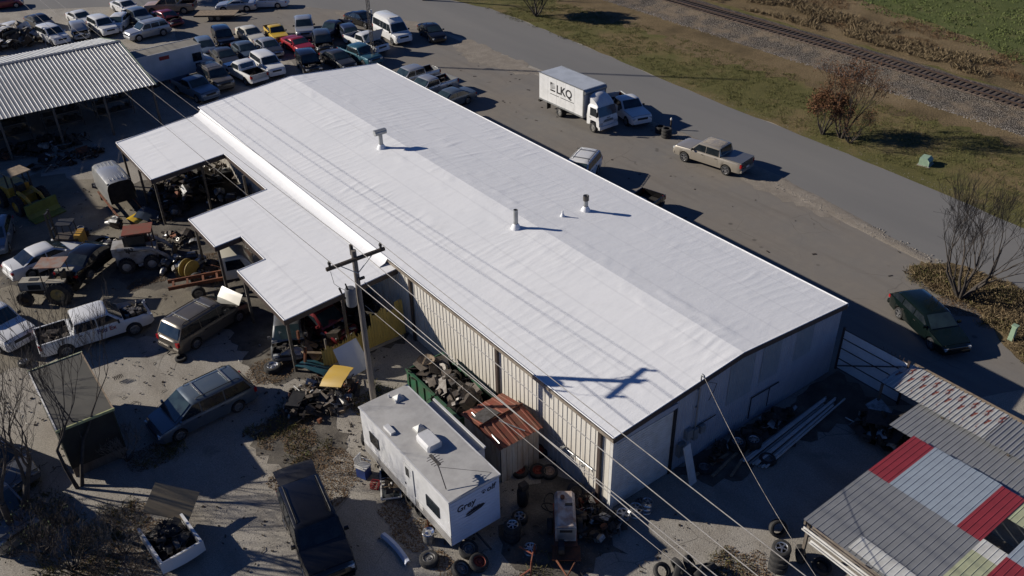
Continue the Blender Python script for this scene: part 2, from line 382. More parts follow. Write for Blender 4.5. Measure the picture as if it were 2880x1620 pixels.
# railway: ballast bed, rails, sleepers
def railx(y): return 58.4 + (y-30)*.040 if y < 30 else 58.4+(y-30)*.022
secs = []
for i in range(0, 130):
    y = -30+i*1.25; x = railx(y); q = []
    for dx, z in ((-5.6, .0), (-4.8, .05), (-3.9, .12), (-3.0, .18), (-2.2, .30), (-1.45, .46), (0, .47), (1.45, .46), (2.2, .28), (2.8, .06), (3.3, 0)):
        q.append((x+dx+.3*noise.noise((dx, y*.3, 1)), y, z+(.06*noise.noise((dx*1.3, y*.8, 2)) if z > .02 else .0)))
    secs.append(q)
struct('ballast_bed', MB().loft(secs, False, False), 'ballast', 60)
t = NT('track_bed'); v = t.vor(10, 'F1', None, 'Color'); c = t.mix(t.math('MULTIPLY', v, .8), (.14, .10, .075), (.25, .20, .155)); t.color(c); t.set(1, 0, .1); t.bump(t.vor(10), .8, .05); M['trackbed'] = t.m
struct('track_bed', MB().loft([[(railx(-30+k*2)+dx, -30+k*2, .50+.03*noise.noise((dx, k, 1))) for dx in (-1.5, -.9, -.3, .3, .9, 1.5)] for k in range(80)], False, False), 'trackbed', 60)
trk = thing('railway_track', 'single railway track with rusty rails and brown wooden sleepers on pale ballast', 'railway', (0, 0, 0))
M['sleeper'] = pm('sleeper_wood', (.075, .055, .043), (.045, .034, .028), 3, .95, 0, .4, 20)
M['rail'] = pm('rail_steel', (.075, .048, .036), (.05, .034, .027), 3, .6, .5)
M['railtop'] = pm('rail_top', (.20, .17, .15), (.12, .10, .09), 3, .4, .7)
sl = MB().box((0, 0, 0), (2.6, .25, .16)).mesh('sleeper')
for i in range(212):
    y = 3.0+i*.56; o = mobj('sleeper', sl, M['sleeper'], trk, (railx(y)+rnd.uniform(-.06, .06), y, .50), rnd.uniform(-.03, .03)+math.pi/2-math.pi/2)
for s in (-.74, .74):
    prof = [(-.07, .55), (.07, .55), (.02, .58), (.02, .66), (.037, .67), (.037, .705), (-.037, .705), (-.037, .67), (-.02, .66), (-.02, .58)]
    ss = [[(railx(-30+k*2)+s+px, -30+k*2, pz) for px, pz in prof] for k in range(80)]
    ra = MB().loft(ss, closed=True).build('rail', M['rail'], trk)
    MB().loft([[(railx(-30+k*2)+s+px, -30+k*2, .7075) for px in (-.03, .03)] for k in range(80)], False, False).build('running_surface', M['railtop'], ra)

# ------------------------------------------------------------------ main building
W, L, H, RZ = 15.24, 45.98, 4.2, .66
def membrane():
    t = NT('roof_membrane')
    big = t.noise(.25, 5, .6); mid = t.noise(1.3, 6, .65)
    st = t.noise(1.0, 5, .7, t.map(scale=(.35, 2.2, 1)))
    c = t.mix(t.step(big, .35, .7), (.70, .70, .70), (.66, .665, .67))
    c = t.mix(t.math('MULTIPLY', t.step(mid, .5, .85), .28), c, (.52, .52, .53))
    c = t.mix(t.math('MULTIPLY', t.step(st, .55, .8), .22), c, (.50, .50, .51))
    seam = t.n.new('ShaderNodeTexWave'); seam.wave_type = 'BANDS'; seam.bands_direction = 'X'
    seam.inputs['Scale'].default_value = .165; seam.inputs['Distortion'].default_value = .15
    t.l.new(t.co, seam.inputs['Vector'])
    c = t.mix(t.math('MULTIPLY', t.step(seam.outputs['Fac'], .985, 1.0), .18), c, (.4, .4, .42))
    sm = t.step(t.noise(.6, 6, .7, t.map(loc=(4, 9, 0))), .60, .78)
    c = t.mix(t.math('MULTIPLY', sm, .25), c, (.46, .45, .43))
    t.color(c); t.set(.62, 0, .35)
    t.bump(t.math('ADD', t.noise(3.0, 6, .7, t.map(scale=(.6, 1.6, 1))), t.math('MULTIPLY', t.noise(11, 4, .7), .35)), .38, .03)
    M['membrane'] = t.m
membrane()
def wrinkle(x, y):
    """height of the loose membrane over the ribs underneath"""
    m = max(0.0, noise.noise((x*.22, y*.16, 4.2))+.25)
    m2 = max(0.0, noise.noise((x*.5+20, y*.1, 9.1))-.05)
    u = y+.35*noise.noise((x*.45, y*.7, 1.7))
    w = .014*m*max(0, math.sin(u*2*math.pi/.61+1.5*noise.noise((x*.3, y*.3, 8))))**3
    w += .032*m2*max(0, noise.noise((x*.35, u*3.2, 6)))*2
    w += .020*max(0, noise.noise((x*.9, y*2.0, 5))-.25)
    w += .012*noise.noise((x*.25, y*.25, 3))
    return w
bld = thing('metal_warehouse', 'large white low-pitched metal warehouse with white membrane roof', 'warehouse', (0, 0, 0))
OV = .12
nx, ny = 44, 520
for x_a, x_b in ((-OV, W/2), (W/2, W+OV)):
  vs, fs = [], []
  for i in range(nx+1):
    x = x_a+(x_b-x_a)*i/nx; d = abs(x-W/2); z = H+RZ*(1-d/(W/2))
    edge = min(1, (x+OV)/.3, (W+OV-x)/.3)
    for j in range(ny+1):
        y = -OV+(L+2*OV)*j/ny; e2 = min(edge, (y+OV)/.3, (L+OV-y)/.3)
        vs.append((x, y, z+.06+wrinkle(x, y)*max(.0, e2) + .05*max(0, noise.noise((x*1.5, y*.9, 2))-.12)*max(0, 1-abs(d-.8)/1.0)*max(0, e2)))
  for i in range(nx):
    for j in range(ny):
        a = i*(ny+1)+j; fs.append((a, a+ny+1, a+ny+2, a+1))
  MB().add(vs, fs).build('roof_slope', M['membrane'], bld, smooth=50)
# roof edge trim (roof thickness) all round
def roofz(x): return H+RZ*(1-abs(x-W/2)/(W/2))
for x0, x1 in ((-OV, W/2), (W/2, W+OV)):
    for y in (-OV-.02, L+OV+.02):
        secs = [[(x, y-.02, roofz(x)-.20), (x, y+.02, roofz(x)-.20), (x, y+.02, roofz(x)+.075), (x, y-.02, roofz(x)+.075)] for x in (x0, x1)]
        MB().loft(secs, closed=True).build('gable_trim', M['brown_trim'], bld)
MB().box((W+OV+.03, L/2, H-.02), (.06, L+.3, .17)).build('eave_trim', M['white'], bld)
# white bead along the roof rim
rb = MB()
for pts in ([(-OV, -OV, H+.07), (W/2, -OV, H+RZ+.07), (W+OV, -OV, H+.07)], [(W+OV, -OV, H+.07), (W+OV, L+OV, H+.07)], [(W+OV, L+OV, H+.07), (W/2, L+OV, H+RZ+.07), (-OV, L+OV, H+.07)], [(-OV, L+OV, H+.07), (-OV, -OV, H+.07)]):
    rb.tube(pts, .028, 6)
rb.build('roof_edge_bead', M['membrane'], bld)
# gutter with brown face on the yard side and downspouts
gp = [(-.04, H-.16), (-.17, H-.16), (-.19, H+.03), (-.175, H+.03), (-.155, H-.145), (-.04, H-.145)]
MB().loft([[(x, y, z) for x, z in gp] for y in (-.16, 17.9)], closed=True).build('gutter', M['gutter'], bld)
for y in (15.66, 7.92, .69):
    MB().box((-.10, y, H/2-.1), (.11, .17, H-.2)).build('downspout', M['brown_trim'], bld)
# ribbed wall panels: one shared mesh, three ribs to a sheet
def panel_mesh(w, h, n, name, depth=.028, rw=.05):
    pts = []; p = w/n
    for k in range(n):
        u = k*p; pts += [(u, 0), (u+p/2-rw*.8, 0), (u+p/2-rw*.4, depth), (u+p/2+rw*.4, depth), (u+p/2+rw*.8, 0)]
    pts += [(w, 0)]
    vs = [(0, u, 0) for u, d in pts]
    mb = MB(); secs = [[(-d, u, z) for u, d in pts] for z in (0, h)]
    mb.loft(secs, False, False); mb.loft([[(.012-d, u, z) for u, d in pts] for z in (0, h)], False, False)
    return mb.mesh(name)
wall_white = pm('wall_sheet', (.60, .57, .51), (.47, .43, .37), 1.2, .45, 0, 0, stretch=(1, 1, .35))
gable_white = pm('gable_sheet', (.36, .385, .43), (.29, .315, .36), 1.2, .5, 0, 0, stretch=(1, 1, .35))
pw = .914
pmesh = panel_mesh(pw, H-.05, 3, 'wall_panel')
for k in range(50):
    y = k*pw+.02
    o = mobj('wall_panel', pmesh, wall_white, bld, (0 + rnd.uniform(-.002, .002), y, .03))
    o.rotation_euler.z = 0
# inner shell so that no light leaks through
MB().box((W/2, L/2, 2.05), (W-.16, L-.16, 4.05)).build('inner_shell', M['under'], bld)
# far wall and road-side wall
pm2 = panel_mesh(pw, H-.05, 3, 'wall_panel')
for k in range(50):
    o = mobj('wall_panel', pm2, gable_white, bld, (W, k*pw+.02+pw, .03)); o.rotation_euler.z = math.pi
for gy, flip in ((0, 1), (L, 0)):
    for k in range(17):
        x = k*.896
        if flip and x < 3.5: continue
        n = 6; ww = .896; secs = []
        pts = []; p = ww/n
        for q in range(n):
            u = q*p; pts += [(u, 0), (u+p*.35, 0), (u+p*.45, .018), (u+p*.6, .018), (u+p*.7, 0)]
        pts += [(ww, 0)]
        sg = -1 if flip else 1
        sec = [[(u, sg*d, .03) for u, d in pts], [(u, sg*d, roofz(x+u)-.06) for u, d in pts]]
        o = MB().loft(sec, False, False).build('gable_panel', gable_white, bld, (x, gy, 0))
# roll-up door
rd = MB(); nsl = 26
for k in range(nsl):
    z = .05+k*3.66/nsl; rd.box((1.80, -.01, z+.068), (3.34, .05, .128))
rdo = rd.build('roll_up_door', M['white'], bld)
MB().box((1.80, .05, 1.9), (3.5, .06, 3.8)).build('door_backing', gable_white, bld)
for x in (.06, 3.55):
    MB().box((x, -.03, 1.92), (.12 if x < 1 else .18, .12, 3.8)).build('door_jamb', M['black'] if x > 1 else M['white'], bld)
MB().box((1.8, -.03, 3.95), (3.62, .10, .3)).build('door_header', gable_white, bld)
MB().box((-.02, -.02, 2.07), (.16, .16, 4.1)).build('corner_trim', M['white'], bld)
# translucent sheets in the gable
trans = pm('fibreglass_sheet', (.28, .315, .34), (.24, .275, .30), 2, .35)
for x0, x1, z0 in ((7.0, 8.75, 2.1), (9.25, 10.6, 2.3), (11.7, 13.1, 2.4)):
    n = int((x1-x0)/.12); pts = []
    for q in range(n): pts += [(x0+q*.12, -.022), (x0+q*.12+.05, -.022), (x0+q*.12+.06, -.038), (x0+q*.12+.1, -.038)]
    MB().loft([[(u, d, z0) for u, d in pts], [(u, d, roofz(u)-.22) for u, d in pts]], False, False).build('skylight_panel', trans, bld)
# service riser with weatherhead, conduit runs, meter boxes
mb = MB(); mb.cyl((4.9, -.12, 1.9), (4.9, -.12, 4.95), .035, n=8); mb.tube([(4.9, -.12, 4.95), (4.9, -.16, 5.06), (4.9, -.24, 5.05), (4.9, -.28, 4.96)], .05, 8)
mb.box((4.9, -.06, 3.2), (.12, .1, .04)); mb.box((4.9, -.06, 4.2), (.12, .1, .04))
mb.build('service_riser', M['galv'], bld)
MB().tube([(4.9, -.30, 4.98), (5.05, -.45, 4.75), (5.5, -.5, 4.5), (5.45, -.45, 4.1), (5.1, -.5, 3.75)], .014, 5).build('drip_loop', M['black'], bld)
cb = MB(); cb.tube([(8.8, -.08, .4), (8.8, -.08, 1.65), (10.8, -.08, 1.62)], .03, 6); cb.tube([(10.13, -.08, 1.6), (10.13, -.08, .5)], .022, 6)
cb.tube([(4.95, -.08, 2.0), (6.3, -.08, 2.0)], .022, 6); cb.build('conduit', M['black'], bld)
for x, z, w, h in ((4.5, 1.9, .35, .5), (4.9, 1.7, .28, .6), (5.35, 1.75, .3, .4), (4.1, 1.2, .4, .7)):
    MB().box((x, -.14, z), (w, .2, h)).build('meter_box', M['galv'], bld)
# hooks bracket along the yard wall
hk = MB(); hk.tube([(-.10, 4.4, 1.55), (-.12, 3.4, 1.5), (-.12, 1.05, 1.62)], .022, 6)
for y in (2.9, 2.2, 1.5): hk.box((-.22, y, 1.58), (.22, .12, .05)); hk.cyl((-.32, y, 1.5), (-.32, y, 1.7), .03, n=6)
hk.build('wall_bracket', M['galv'], bld)
# vents through the roof
def vent(x, y, h, r, cap, curb=.2, lab=None):
    z = roofz(x)+.06
    p = MB(); p.lathe([(r*2.3, -.05), (r*1.9, .12), (r*1.25, .26), (r*1.1, .3)], 16); c = p.build('vent_boot', M['membrane'], bld, (x, y, z), smooth=40)
    q = MB(); q.lathe([(r, .0), (r, h), (r*.85, h), (r*.85, h-.3)], 14, c=(0, 0, .1)); o = q.build('vent_pipe', M['galv'], bld, (x, y, z), smooth=40)
    if cap == 'ring':
        k = MB(); k.lathe([(r*1.08, h-.28), (r*1.35, h-.28), (r*1.35, h+.02), (r*1.0, h+.02), (r*1.0, h-.2)], 14, c=(0, 0, .1)); k.build('vent_collar', M['mid_iron'], o, (0, 0, 0), smooth=40)
    if cap == 'box':
        k = MB(); k.cyl((-.42, 0, h+.18), (.42, 0, h+.18), .19, n=12); k.box((0, 0, h+.3), (.86, .3, .10)); k.build('vent_hood', M['galv'], o, (0, 0, 0))
VB = [(6.67, 15.28, 4.85), (11.32, 14.73, 4.70), (6.33, 29.53, 4.85), (9.67, 14.84, 4.75)]
vent(VB[0][0], VB[0][1], 1.05, .13, None); vent(VB[1][0], VB[1][1], .85, .13, 'ring'); vent(VB[2][0], VB[2][1], .95, .14, 'box')
MB().lathe([(.16, -.04), (.1, .12), (.05, .2), (.05, .34), (.0, .36)], 10).build('vent_stub', M['membrane'], bld, (VB[3][0], VB[3][1], roofz(VB[3][0])+.06), smooth=40)

# ------------------------------------------------------------------ lean-to canopy on the yard side
cno = thing('lean_to_canopy', 'open white membrane-roofed lean-to canopy with two notches on the yard side', 'canopy', (0, 0, 0))
XO, ZI, ZO = -6.65, 3.92, 3.42
def cz(x): return ZI+(ZO-ZI)*(x/XO)
outl = [(-.02, 17.0), (XO, 17.0), (XO, 23.0), (-5.03, 23.0), (-5.03, 26.3), (XO, 26.3), (XO, 30.55), (-1.55, 30.55), (-1.55, 37.5), (XO, 37.5), (XO, 45.2), (-.02, 45.6)]
def inside(x, y):
    if x > -.01 or x < XO or y < 17.0 or y > 45.4: return False
    if 23.0 < y < 26.3 and x < -5.03: return False
    if 30.55 < y < 37.5 and x < -1.55: return False
    return True
xs = sorted(set([XO, -5.03, -1.55, -.02]+[XO+(i+.5)*.33 for i in range(20)])); ys = sorted(set([17.0, 23.0, 26.3, 30.55, 37.5, 45.4]+[17.05+i*.125 for i in range(227)]))
xs = [x for x in xs if x <= -.02]; ys = [y for y in ys if y <= 45.4]
idx = {}; vs = []; fs = []
def vid(i, j):
    if (i, j) not in idx:
        x, y = xs[i], ys[j]; idx[(i, j)] = len(vs); e = min(1, (x-XO)/.3, (y-17)/.3)
        vs.append((x, y, cz(x)+.05+wrinkle(x+40, y)*max(0, e)*1.1))
    return idx[(i, j)]
for i in range(len(xs)-1):
    for j in range(len(ys)-1):
        if inside((xs[i]+xs[i+1])/2, (ys[j]+ys[j+1])/2): fs.append((vid(i, j), vid(i+1, j), vid(i+1, j+1), vid(i, j+1)))
MB().add(vs, fs).build('canopy_roof', M['membrane'], cno, smooth=50)
# white flashing from the canopy up to the main eave
fl = MB(); secs = []
for k in range(115):
    y = 17.75+k*(45.5-17.75)/114
    secs.append([(-OV-.03, y, H+.09), (-.22, y, H+.02+.02*noise.noise((y, 1, 1))), (-.36, y, H-.14+.02*noise.noise((y*1.7, 2, 1))), (-.75+.05*noise.noise((y*.8, 4, 1)), y, cz(-.75)+.075)])
fl.loft(secs, False, False).build('flashing', M['membrane'], cno, smooth=60)
soffit = pm('canopy_soffit', (.05, .045, .04), (.035, .03, .028), 2, .9)
fa = MB(); n = len(outl); un = MB()
for i in range(n-1):
    (x0, y0), (x1, y1) = outl[i], outl[i+1]
    d = Vector((x1-x0, y1-y0)); nn = Vector((d.y, -d.x)).normalized()*.03
    q = []
    for x, y in ((x0, y0), (x1, y1)):
        q.append([(x-nn.x, y-nn.y, cz(x)-.26), (x+nn.x, y+nn.y, cz(x)-.26), (x+nn.x, y+nn.y, cz(x)+.045), (x-nn.x, y-nn.y, cz(x)+.045)])
    MB().loft(q, closed=True).build('fascia', M['brown_trim'], cno)
    e = MB(); e.tube([(x0, y0, cz(x0)+.055), (x1, y1, cz(x1)+.055)], .035, 6); e.build('edge_bead', M['membrane'], cno)
# deck under the membrane with purlins, and posts
for x0, x1, y0, y1 in ((XO, -.1, 17.0, 23.0), (-5.03, -.1, 23.0, 26.3), (XO, -.1, 26.3, 30.55), (-1.55, -.1, 30.55, 37.5), (XO, -.1, 37.5, 45.2)):
    MB().loft([[(x, y0, cz(x)-.02), (x, y1, cz(x)-.02)] for x in (x0, x1)], False, False).build('roof_deck', soffit, cno)
for x in (-6.4, -4.9, -3.2, -1.7):
    for y0, y1 in (((17.1, 22.9), (26.4, 30.5), (37.6, 45.1)) if x < -5 else ((17.1, 30.5), (37.6, 45.1)) if x < -1.6 else ((17.1, 45.1),)):
        MB().box((x, (y0+y1)/2, cz(x)-.14), (.09, y1-y0, .2)).build('purlin', M['brown_trim'], cno)
for x, y in ((-6.45, 17.25), (-6.45, 22.8), (-6.45, 26.5), (-6.45, 30.3), (-6.45, 37.7), (-6.45, 45.0), (-6.45, 41.3), (-3.2, 37.7), (-3.2, 30.3), (-1.7, 34), (-3.3, 17.25)):
    MB().box((x, y, cz(x)/2-.1), (.14, .14, cz(x)-.2)).build('post', M['mid_iron'], cno)

# ------------------------------------------------------------------ vehicles: lofted bodies with separate glass, doors, lamps, wheels
def lerp_prof(pts, x):
    """pts sorted by falling x"""
    if x >= pts[0][0]: return pts[0][1]
    for (x0, z0), (x1, z1) in zip(pts, pts[1:]):
        if x1 <= x <= x0: return z0+(z1-z0)*((x0-x)/(x0-x1) if x0 != x1 else 0)
    return pts[-1][1]
# L, W, front axle x, rear axle x, wheel radius, sill z, top profile, belt z, cabin (windscreen base, roof front, roof rear, rear base), roof z, side windows, bed start
SP = {
 'sedan': dict(L=4.80, W=1.80, fa=1.45, ra=-1.33, R=.325, sill=.24, top=[(2.4, .66), (2.1, .78), (1.15, .93), (.6, .95), (-1.5, 1.0), (-2.25, 1.0), (-2.4, .92)], cab=(1.22, .38, -.85, -1.72), belt=.95, roof=1.43, cuts=(.46,), taper=.11),
 'coupe': dict(L=4.75, W=1.86, fa=1.42, ra=-1.30, R=.34, sill=.22, top=[(2.37, .66), (2.1, .80), (1.0, .95), (-1.3, 1.0), (-2.2, 1.03), (-2.37, .95)], cab=(1.0, .2, -.55, -1.65), belt=.96, roof=1.36, cuts=(.68,), taper=.09),
 'hatch': dict(L=4.35, W=1.74, fa=1.35, ra=-1.25, R=.31, sill=.24, top=[(2.17, .68), (1.9, .82), (1.15, .97), (-1.9, 1.02), (-2.17, .95)], cab=(1.3, .45, -1.35, -2.0), belt=.97, roof=1.48, cuts=(.46, .82), taper=.10),
 'wagon': dict(L=4.85, W=1.78, fa=1.47, ra=-1.30, R=.32, sill=.23, top=[(2.42, .64), (2.1, .76), (1.15, .92), (-2.1, .98), (-2.42, .9)], cab=(1.2, .42, -1.75, -2.3), belt=.94, roof=1.42, cuts=(.37, .70), taper=.12, rake=.2),
 'suv': dict(L=4.70, W=1.86, fa=1.42, ra=-1.33, R=.37, sill=.32, top=[(2.35, .86), (2.15, 1.0), (1.1, 1.10), (-2.0, 1.13), (-2.35, 1.08)], cab=(1.15, .48, -1.85, -2.24), belt=1.10, roof=1.74, cuts=(.36, .68), taper=.08),
 'bigsuv': dict(L=5.15, W=2.0, fa=1.55, ra=-1.42, R=.40, sill=.36, top=[(2.57, .95), (2.35, 1.12), (1.15, 1.2), (-2.3, 1.22), (-2.57, 1.15)], cab=(1.2, .55, -2.15, -2.46), belt=1.2, roof=1.86, cuts=(.34, .64), taper=.07),
 'minivan': dict(L=5.05, W=1.95, fa=1.60, ra=-1.42, R=.34, sill=.24, top=[(2.52, .72), (2.3, .86), (1.6, 1.02), (-2.2, 1.06), (-2.52, .98)], cab=(1.72, .68, -2.05, -2.42), belt=1.03, roof=1.74, cuts=(.30, .63), taper=.09),
 'van': dict(L=5.6, W=2.03, fa=1.75, ra=-1.55, R=.37, sill=.38, top=[(2.8, .98), (2.6, 1.12), (1.85, 1.24), (-2.7, 1.26), (-2.8, 1.2)], cab=(1.95, 1.25, -2.66, -2.76), belt=1.25, roof=2.10, cuts=(.24, .44, .60), taper=.05),
 'pickup': dict(L=5.6, W=1.98, fa=1.72, ra=-1.66, R=.385, sill=.40, top=[(2.8, .92), (2.6, 1.08), (1.1, 1.17), (-.72, 1.2), (-2.8, 1.2)], cab=(1.2, .55, -.55, -.72), belt=1.18, roof=1.80, cuts=(), taper=.06, bed=-.80),
 'crew': dict(L=5.85, W=2.0, fa=1.85, ra=-1.72, R=.395, sill=.42, top=[(2.92, .95), (2.7, 1.12), (1.35, 1.2), (-1.1, 1.22), (-2.92, 1.22)], cab=(1.45, .78, -.98, -1.14), belt=1.2, roof=1.86, cuts=(.5,), taper=.06, bed=-1.22),
}
VC = {}
def halfw(s, x):
    a = abs(x)/(s['L']/2); return s['W']/2*(1-s['taper']*max(0, (a-.5)/.5)**2)
def topz(s, x): return lerp_prof(s['top'], x)
def sec_pts(s, x, zb, nose=0.0):
    w = halfw(s, x); zt = topz(s, x); w *= 1-nose*.07
    zm = max(zb+.04, s['sill']+.42*(zt-s['sill'])); zs = max(zb+.06, zt-.12)
    half = [(w-.05, zb), (w, max(zm, zb+.03)), (w*.988, max(zs, zm+.02, zb+.05)), (w*.935, zt-.02), (w*.55, zt+.025), (0, zt+.035)]
    return [(x, y, z) for y, z in half]+[(x, -y, z) for y, z in half[-2::-1]]
def stations(s, x0, x1):
    """x positions from x0 (front) to x1 (rear) with the bottom edge of the side at each"""
    out = []; Ra = s['R']*1.16; zc = s['R']*1.02
    xs = [x0, x0-.05, x0-.16]; x = x0-.35
    while x > x1+.3: xs.append(x); x -= .3
    xs += [x1+.16, x1+.05, x1]
    for p in s['top']:
        if x1+.02 < p[0] < x0-.02: xs.append(p[0])
    for a in (s['fa'], s['ra']):
        if x1 < a < x0:
            xs = [v for v in xs if abs(v-a) > Ra+.04]
            xs += [a+Ra*math.cos(R(t)) for t in (22, 45, 68, 90, 112, 135, 158)]
            for sg in (-1, 1): xs += [a+sg*Ra, a+sg*(Ra+.012)]
    for x in sorted(set(round(v, 4) for v in xs), reverse=True):
        zb = s['sill']
        for a in (s['fa'], s['ra']):
            if abs(x-a) <= Ra+.002: zb = max(zb, zc+math.sqrt(max(0, Ra*Ra-(x-a)**2)))
        out.append((x, zb))
    return out
def body_mesh(kind, hood_hole=True):
    s = SP[kind]; mb = MB(); x0 = s['L']/2; bed = s.get('bed')
    st = stations(s, x0, -x0); secs = []
    for k, (x, zb) in enumerate(st):
        n = max(0, 1-(x0-abs(x))/.16); q = sec_pts(s, x, zb+(.10 if n > .9 else .03 if n > .5 else 0), n)
        if n > .5: q = [(px, py, pz-(.05 if n > .9 else .015)*(pz > topz(s, x)-.2)) for px, py, pz in q]
        secs.append(q)
    xw = s['cab'][0]
    def skip(k, i):
        xm = (st[k][0]+st[k+1][0])/2
        if 3 <= i <= 6:
            if xm > xw+.02 and xm < x0-.17: return True
            if bed is not None and xm < bed: return True
        return False
    mb.loft(secs, True, True, skip=skip)
    # cabin
    a, f, r, b = s['cab']; be, ro = s['belt'], s['roof']; wb = s['W']/2*.955; wr = s['W']/2*(.80 if ro < 1.6 else .84)
    def hw(z): return wb+(wr-wb)*(z-be)/(ro-be)
    cs = [(a, be), (a+(f-a)*.5, be+(ro-.05-be)*.5), (f, ro-.05), (f-.14, ro-.01), ((f+r)/2, ro+.015), (r+.12, ro-.015), (r, ro-.05), (r+(b-r)*.5, be+(ro-.05-be)*.5), (b, be)]
    q = []
    for x, z in cs:
        h = [(hw(be), be-.04), (hw(max(be, z-.07)), max(be-.01, z-.07)), (hw(z)-.10, z-.005), (hw(z)*.5, z+.018), (0, z+.024)]
        q.append([(x, y, zz) for y, zz in h]+[(x, -y, zz) for y, zz in h[-2::-1]])
    mb.loft(q, True, True)
    return mb
def hwf(s, z):
    be, ro = s['belt'], s['roof']; wb = s['W']/2*.955; wr = s['W']/2*(.80 if ro < 1.6 else .84)
    return wb+(wr-wb)*(z-be)/(ro-be)
def end_glass(s, x0, z0, x1, z1, t0, t1, inset=.10):
    """curved pane between (x0,z0) and (x1,z1), from fraction t0 to t1"""
    d = Vector((x1-x0, 0, z1-z0)).normalized(); n = Vector((-d.z, 0, d.x))
    if n.z < 0: n = -n
    q = []
    for t in (t0, (t0+t1)/2, t1):
        x, z = x0+(x1-x0)*t, z0+(z1-z0)*t; w = hwf(s, z)-inset; row = []
        for u in (-1, -.5, 0, .5, 1):
            p = Vector((x, w*u, z))+n*(.022+.018*(1-u*u)); row.append(p)
        q.append(row)
    return MB().loft(q, False, False)
def side_panes(s, kind):
    a, f, r, b = s['cab']; be, ro = s['belt'], s['roof']; z0, z1 = be+.045, ro-.13
    fz = lambda x0, x1, z: x0+(x1-x0)*(z-be)/(ro-.05-be)
    fr0, fr1 = fz(a, f, z0)-.20, fz(a, f, z1)-.12; re0, re1 = fz(b, r, z0)+.14, fz(b, r, z1)+.10
    if s.get('bed') is not None: re0, re1 = b+.14, r+.02
    cuts = [0]+list(s['cuts'])+[1]; out = []
    for c0, c1 in zip(cuts, cuts[1:]):
        g0 = .035 if c0 > 0 else 0; g1 = .035 if c1 < 1 else 0
        xa0 = fr0+(re0-fr0)*c0-g0; xa1 = (fr1 if c0 == 0 else min(fr1, xa0)); xb0 = fr0+(re0-fr0)*c1+g1; xb1 = (re1 if c1 == 1 else max(re1, xb0))
        if c0 > 0: xa1 = min(xa0, fr1)
        out.append([(xa0, z0), (xb0, z0), (xb1, z1), (xa1, z1)])
    return out
def wheel_meshes(Rr, kind='alloy'):
    key = ('wheel', round(Rr, 3), kind)
    if key in VC: return VC[key]
    w = .11*Rr/.33
    prof = [(Rr*.66, -w), (Rr*.80, -w*1.05), (Rr*.95, -w*.92), (Rr, -w*.6), (Rr, w*.6), (Rr*.95, w*.92), (Rr*.80, w*1.05), (Rr*.66, w)]
    ty = MB().lathe(prof, 22, 'Y', closed=True).mesh('wheel', 50)
    rm = MB(); rm.lathe([(Rr*.67, w*.9), (Rr*.67, w*.35), (Rr*.62, w*.3)], 22, 'Y')
    rm.lathe([(Rr*.67, w*.92), (Rr*.60, w*.98), (Rr*.58, w*.6)], 22, 'Y')
    if kind == 'steel':
        rm.lathe([(Rr*.6, w*.55), (Rr*.42, w*.75), (Rr*.22, w*.55), (Rr*.18, w*.85), (0.001, w*.9)], 18, 'Y')
    else:
        n = 5 if kind == 'alloy' else 6
        for i in range(n):
            t = 2*math.pi*i/n
            rm.box((math.cos(t)*Rr*.36, w*.80, math.sin(t)*Rr*.36), (Rr*.56, w*.25, Rr*.15), ry=-t)
        rm.lathe([(Rr*.2, w*.6), (Rr*.2, w*.97), (0.001, w*.98)], 12, 'Y')
        rm.lathe([(Rr*.62, w*.2), (0.001, w*.15)], 18, 'Y')
    VC[key] = (ty, rm.mesh('rim', 40)); return VC[key]
def engine_bay(L0, L1, wd, z, seed, parent, n=9):
    """hoses, block and battery of an opened engine bay, one part"""
    rr = random.Random(seed); mb = MB()
    mb.box(((L0+L1)/2, 0, z-.18), (abs(L1-L0)*.5, wd*.45, .26)); mb.box(((L0+L1)/2-.1, .05, z-.02), (abs(L1-L0)*.35, wd*.25, .12))
    for i in range(n):
        mb.box((rr.uniform(min(L0, L1)+.15, max(L0, L1)-.12), rr.uniform(-.42, .42)*wd, z-rr.uniform(.02, .16)), (rr.uniform(.1, .3), rr.uniform(.1, .3), rr.uniform(.1, .25)), rz=rr.uniform(0, 3), rx=rr.uniform(-.4, .4))
    for i in range(4):
        p = Vector((rr.uniform(min(L0, L1)+.2, max(L0, L1)-.2), rr.uniform(-.4, .4)*wd, z-.05)); mb.tube([p, p+Vector((.1, .2, .08)), p+Vector((.05, .4, -.02))], .03, 6)
    return tag(mb.build('engine', M['mid_iron'], parent), kind='stuff')
def get(kind, part, fn, smooth=45):
    k = (kind, part)
    if k not in VC: VC[k] = fn().mesh(part, smooth)
    return VC[k]
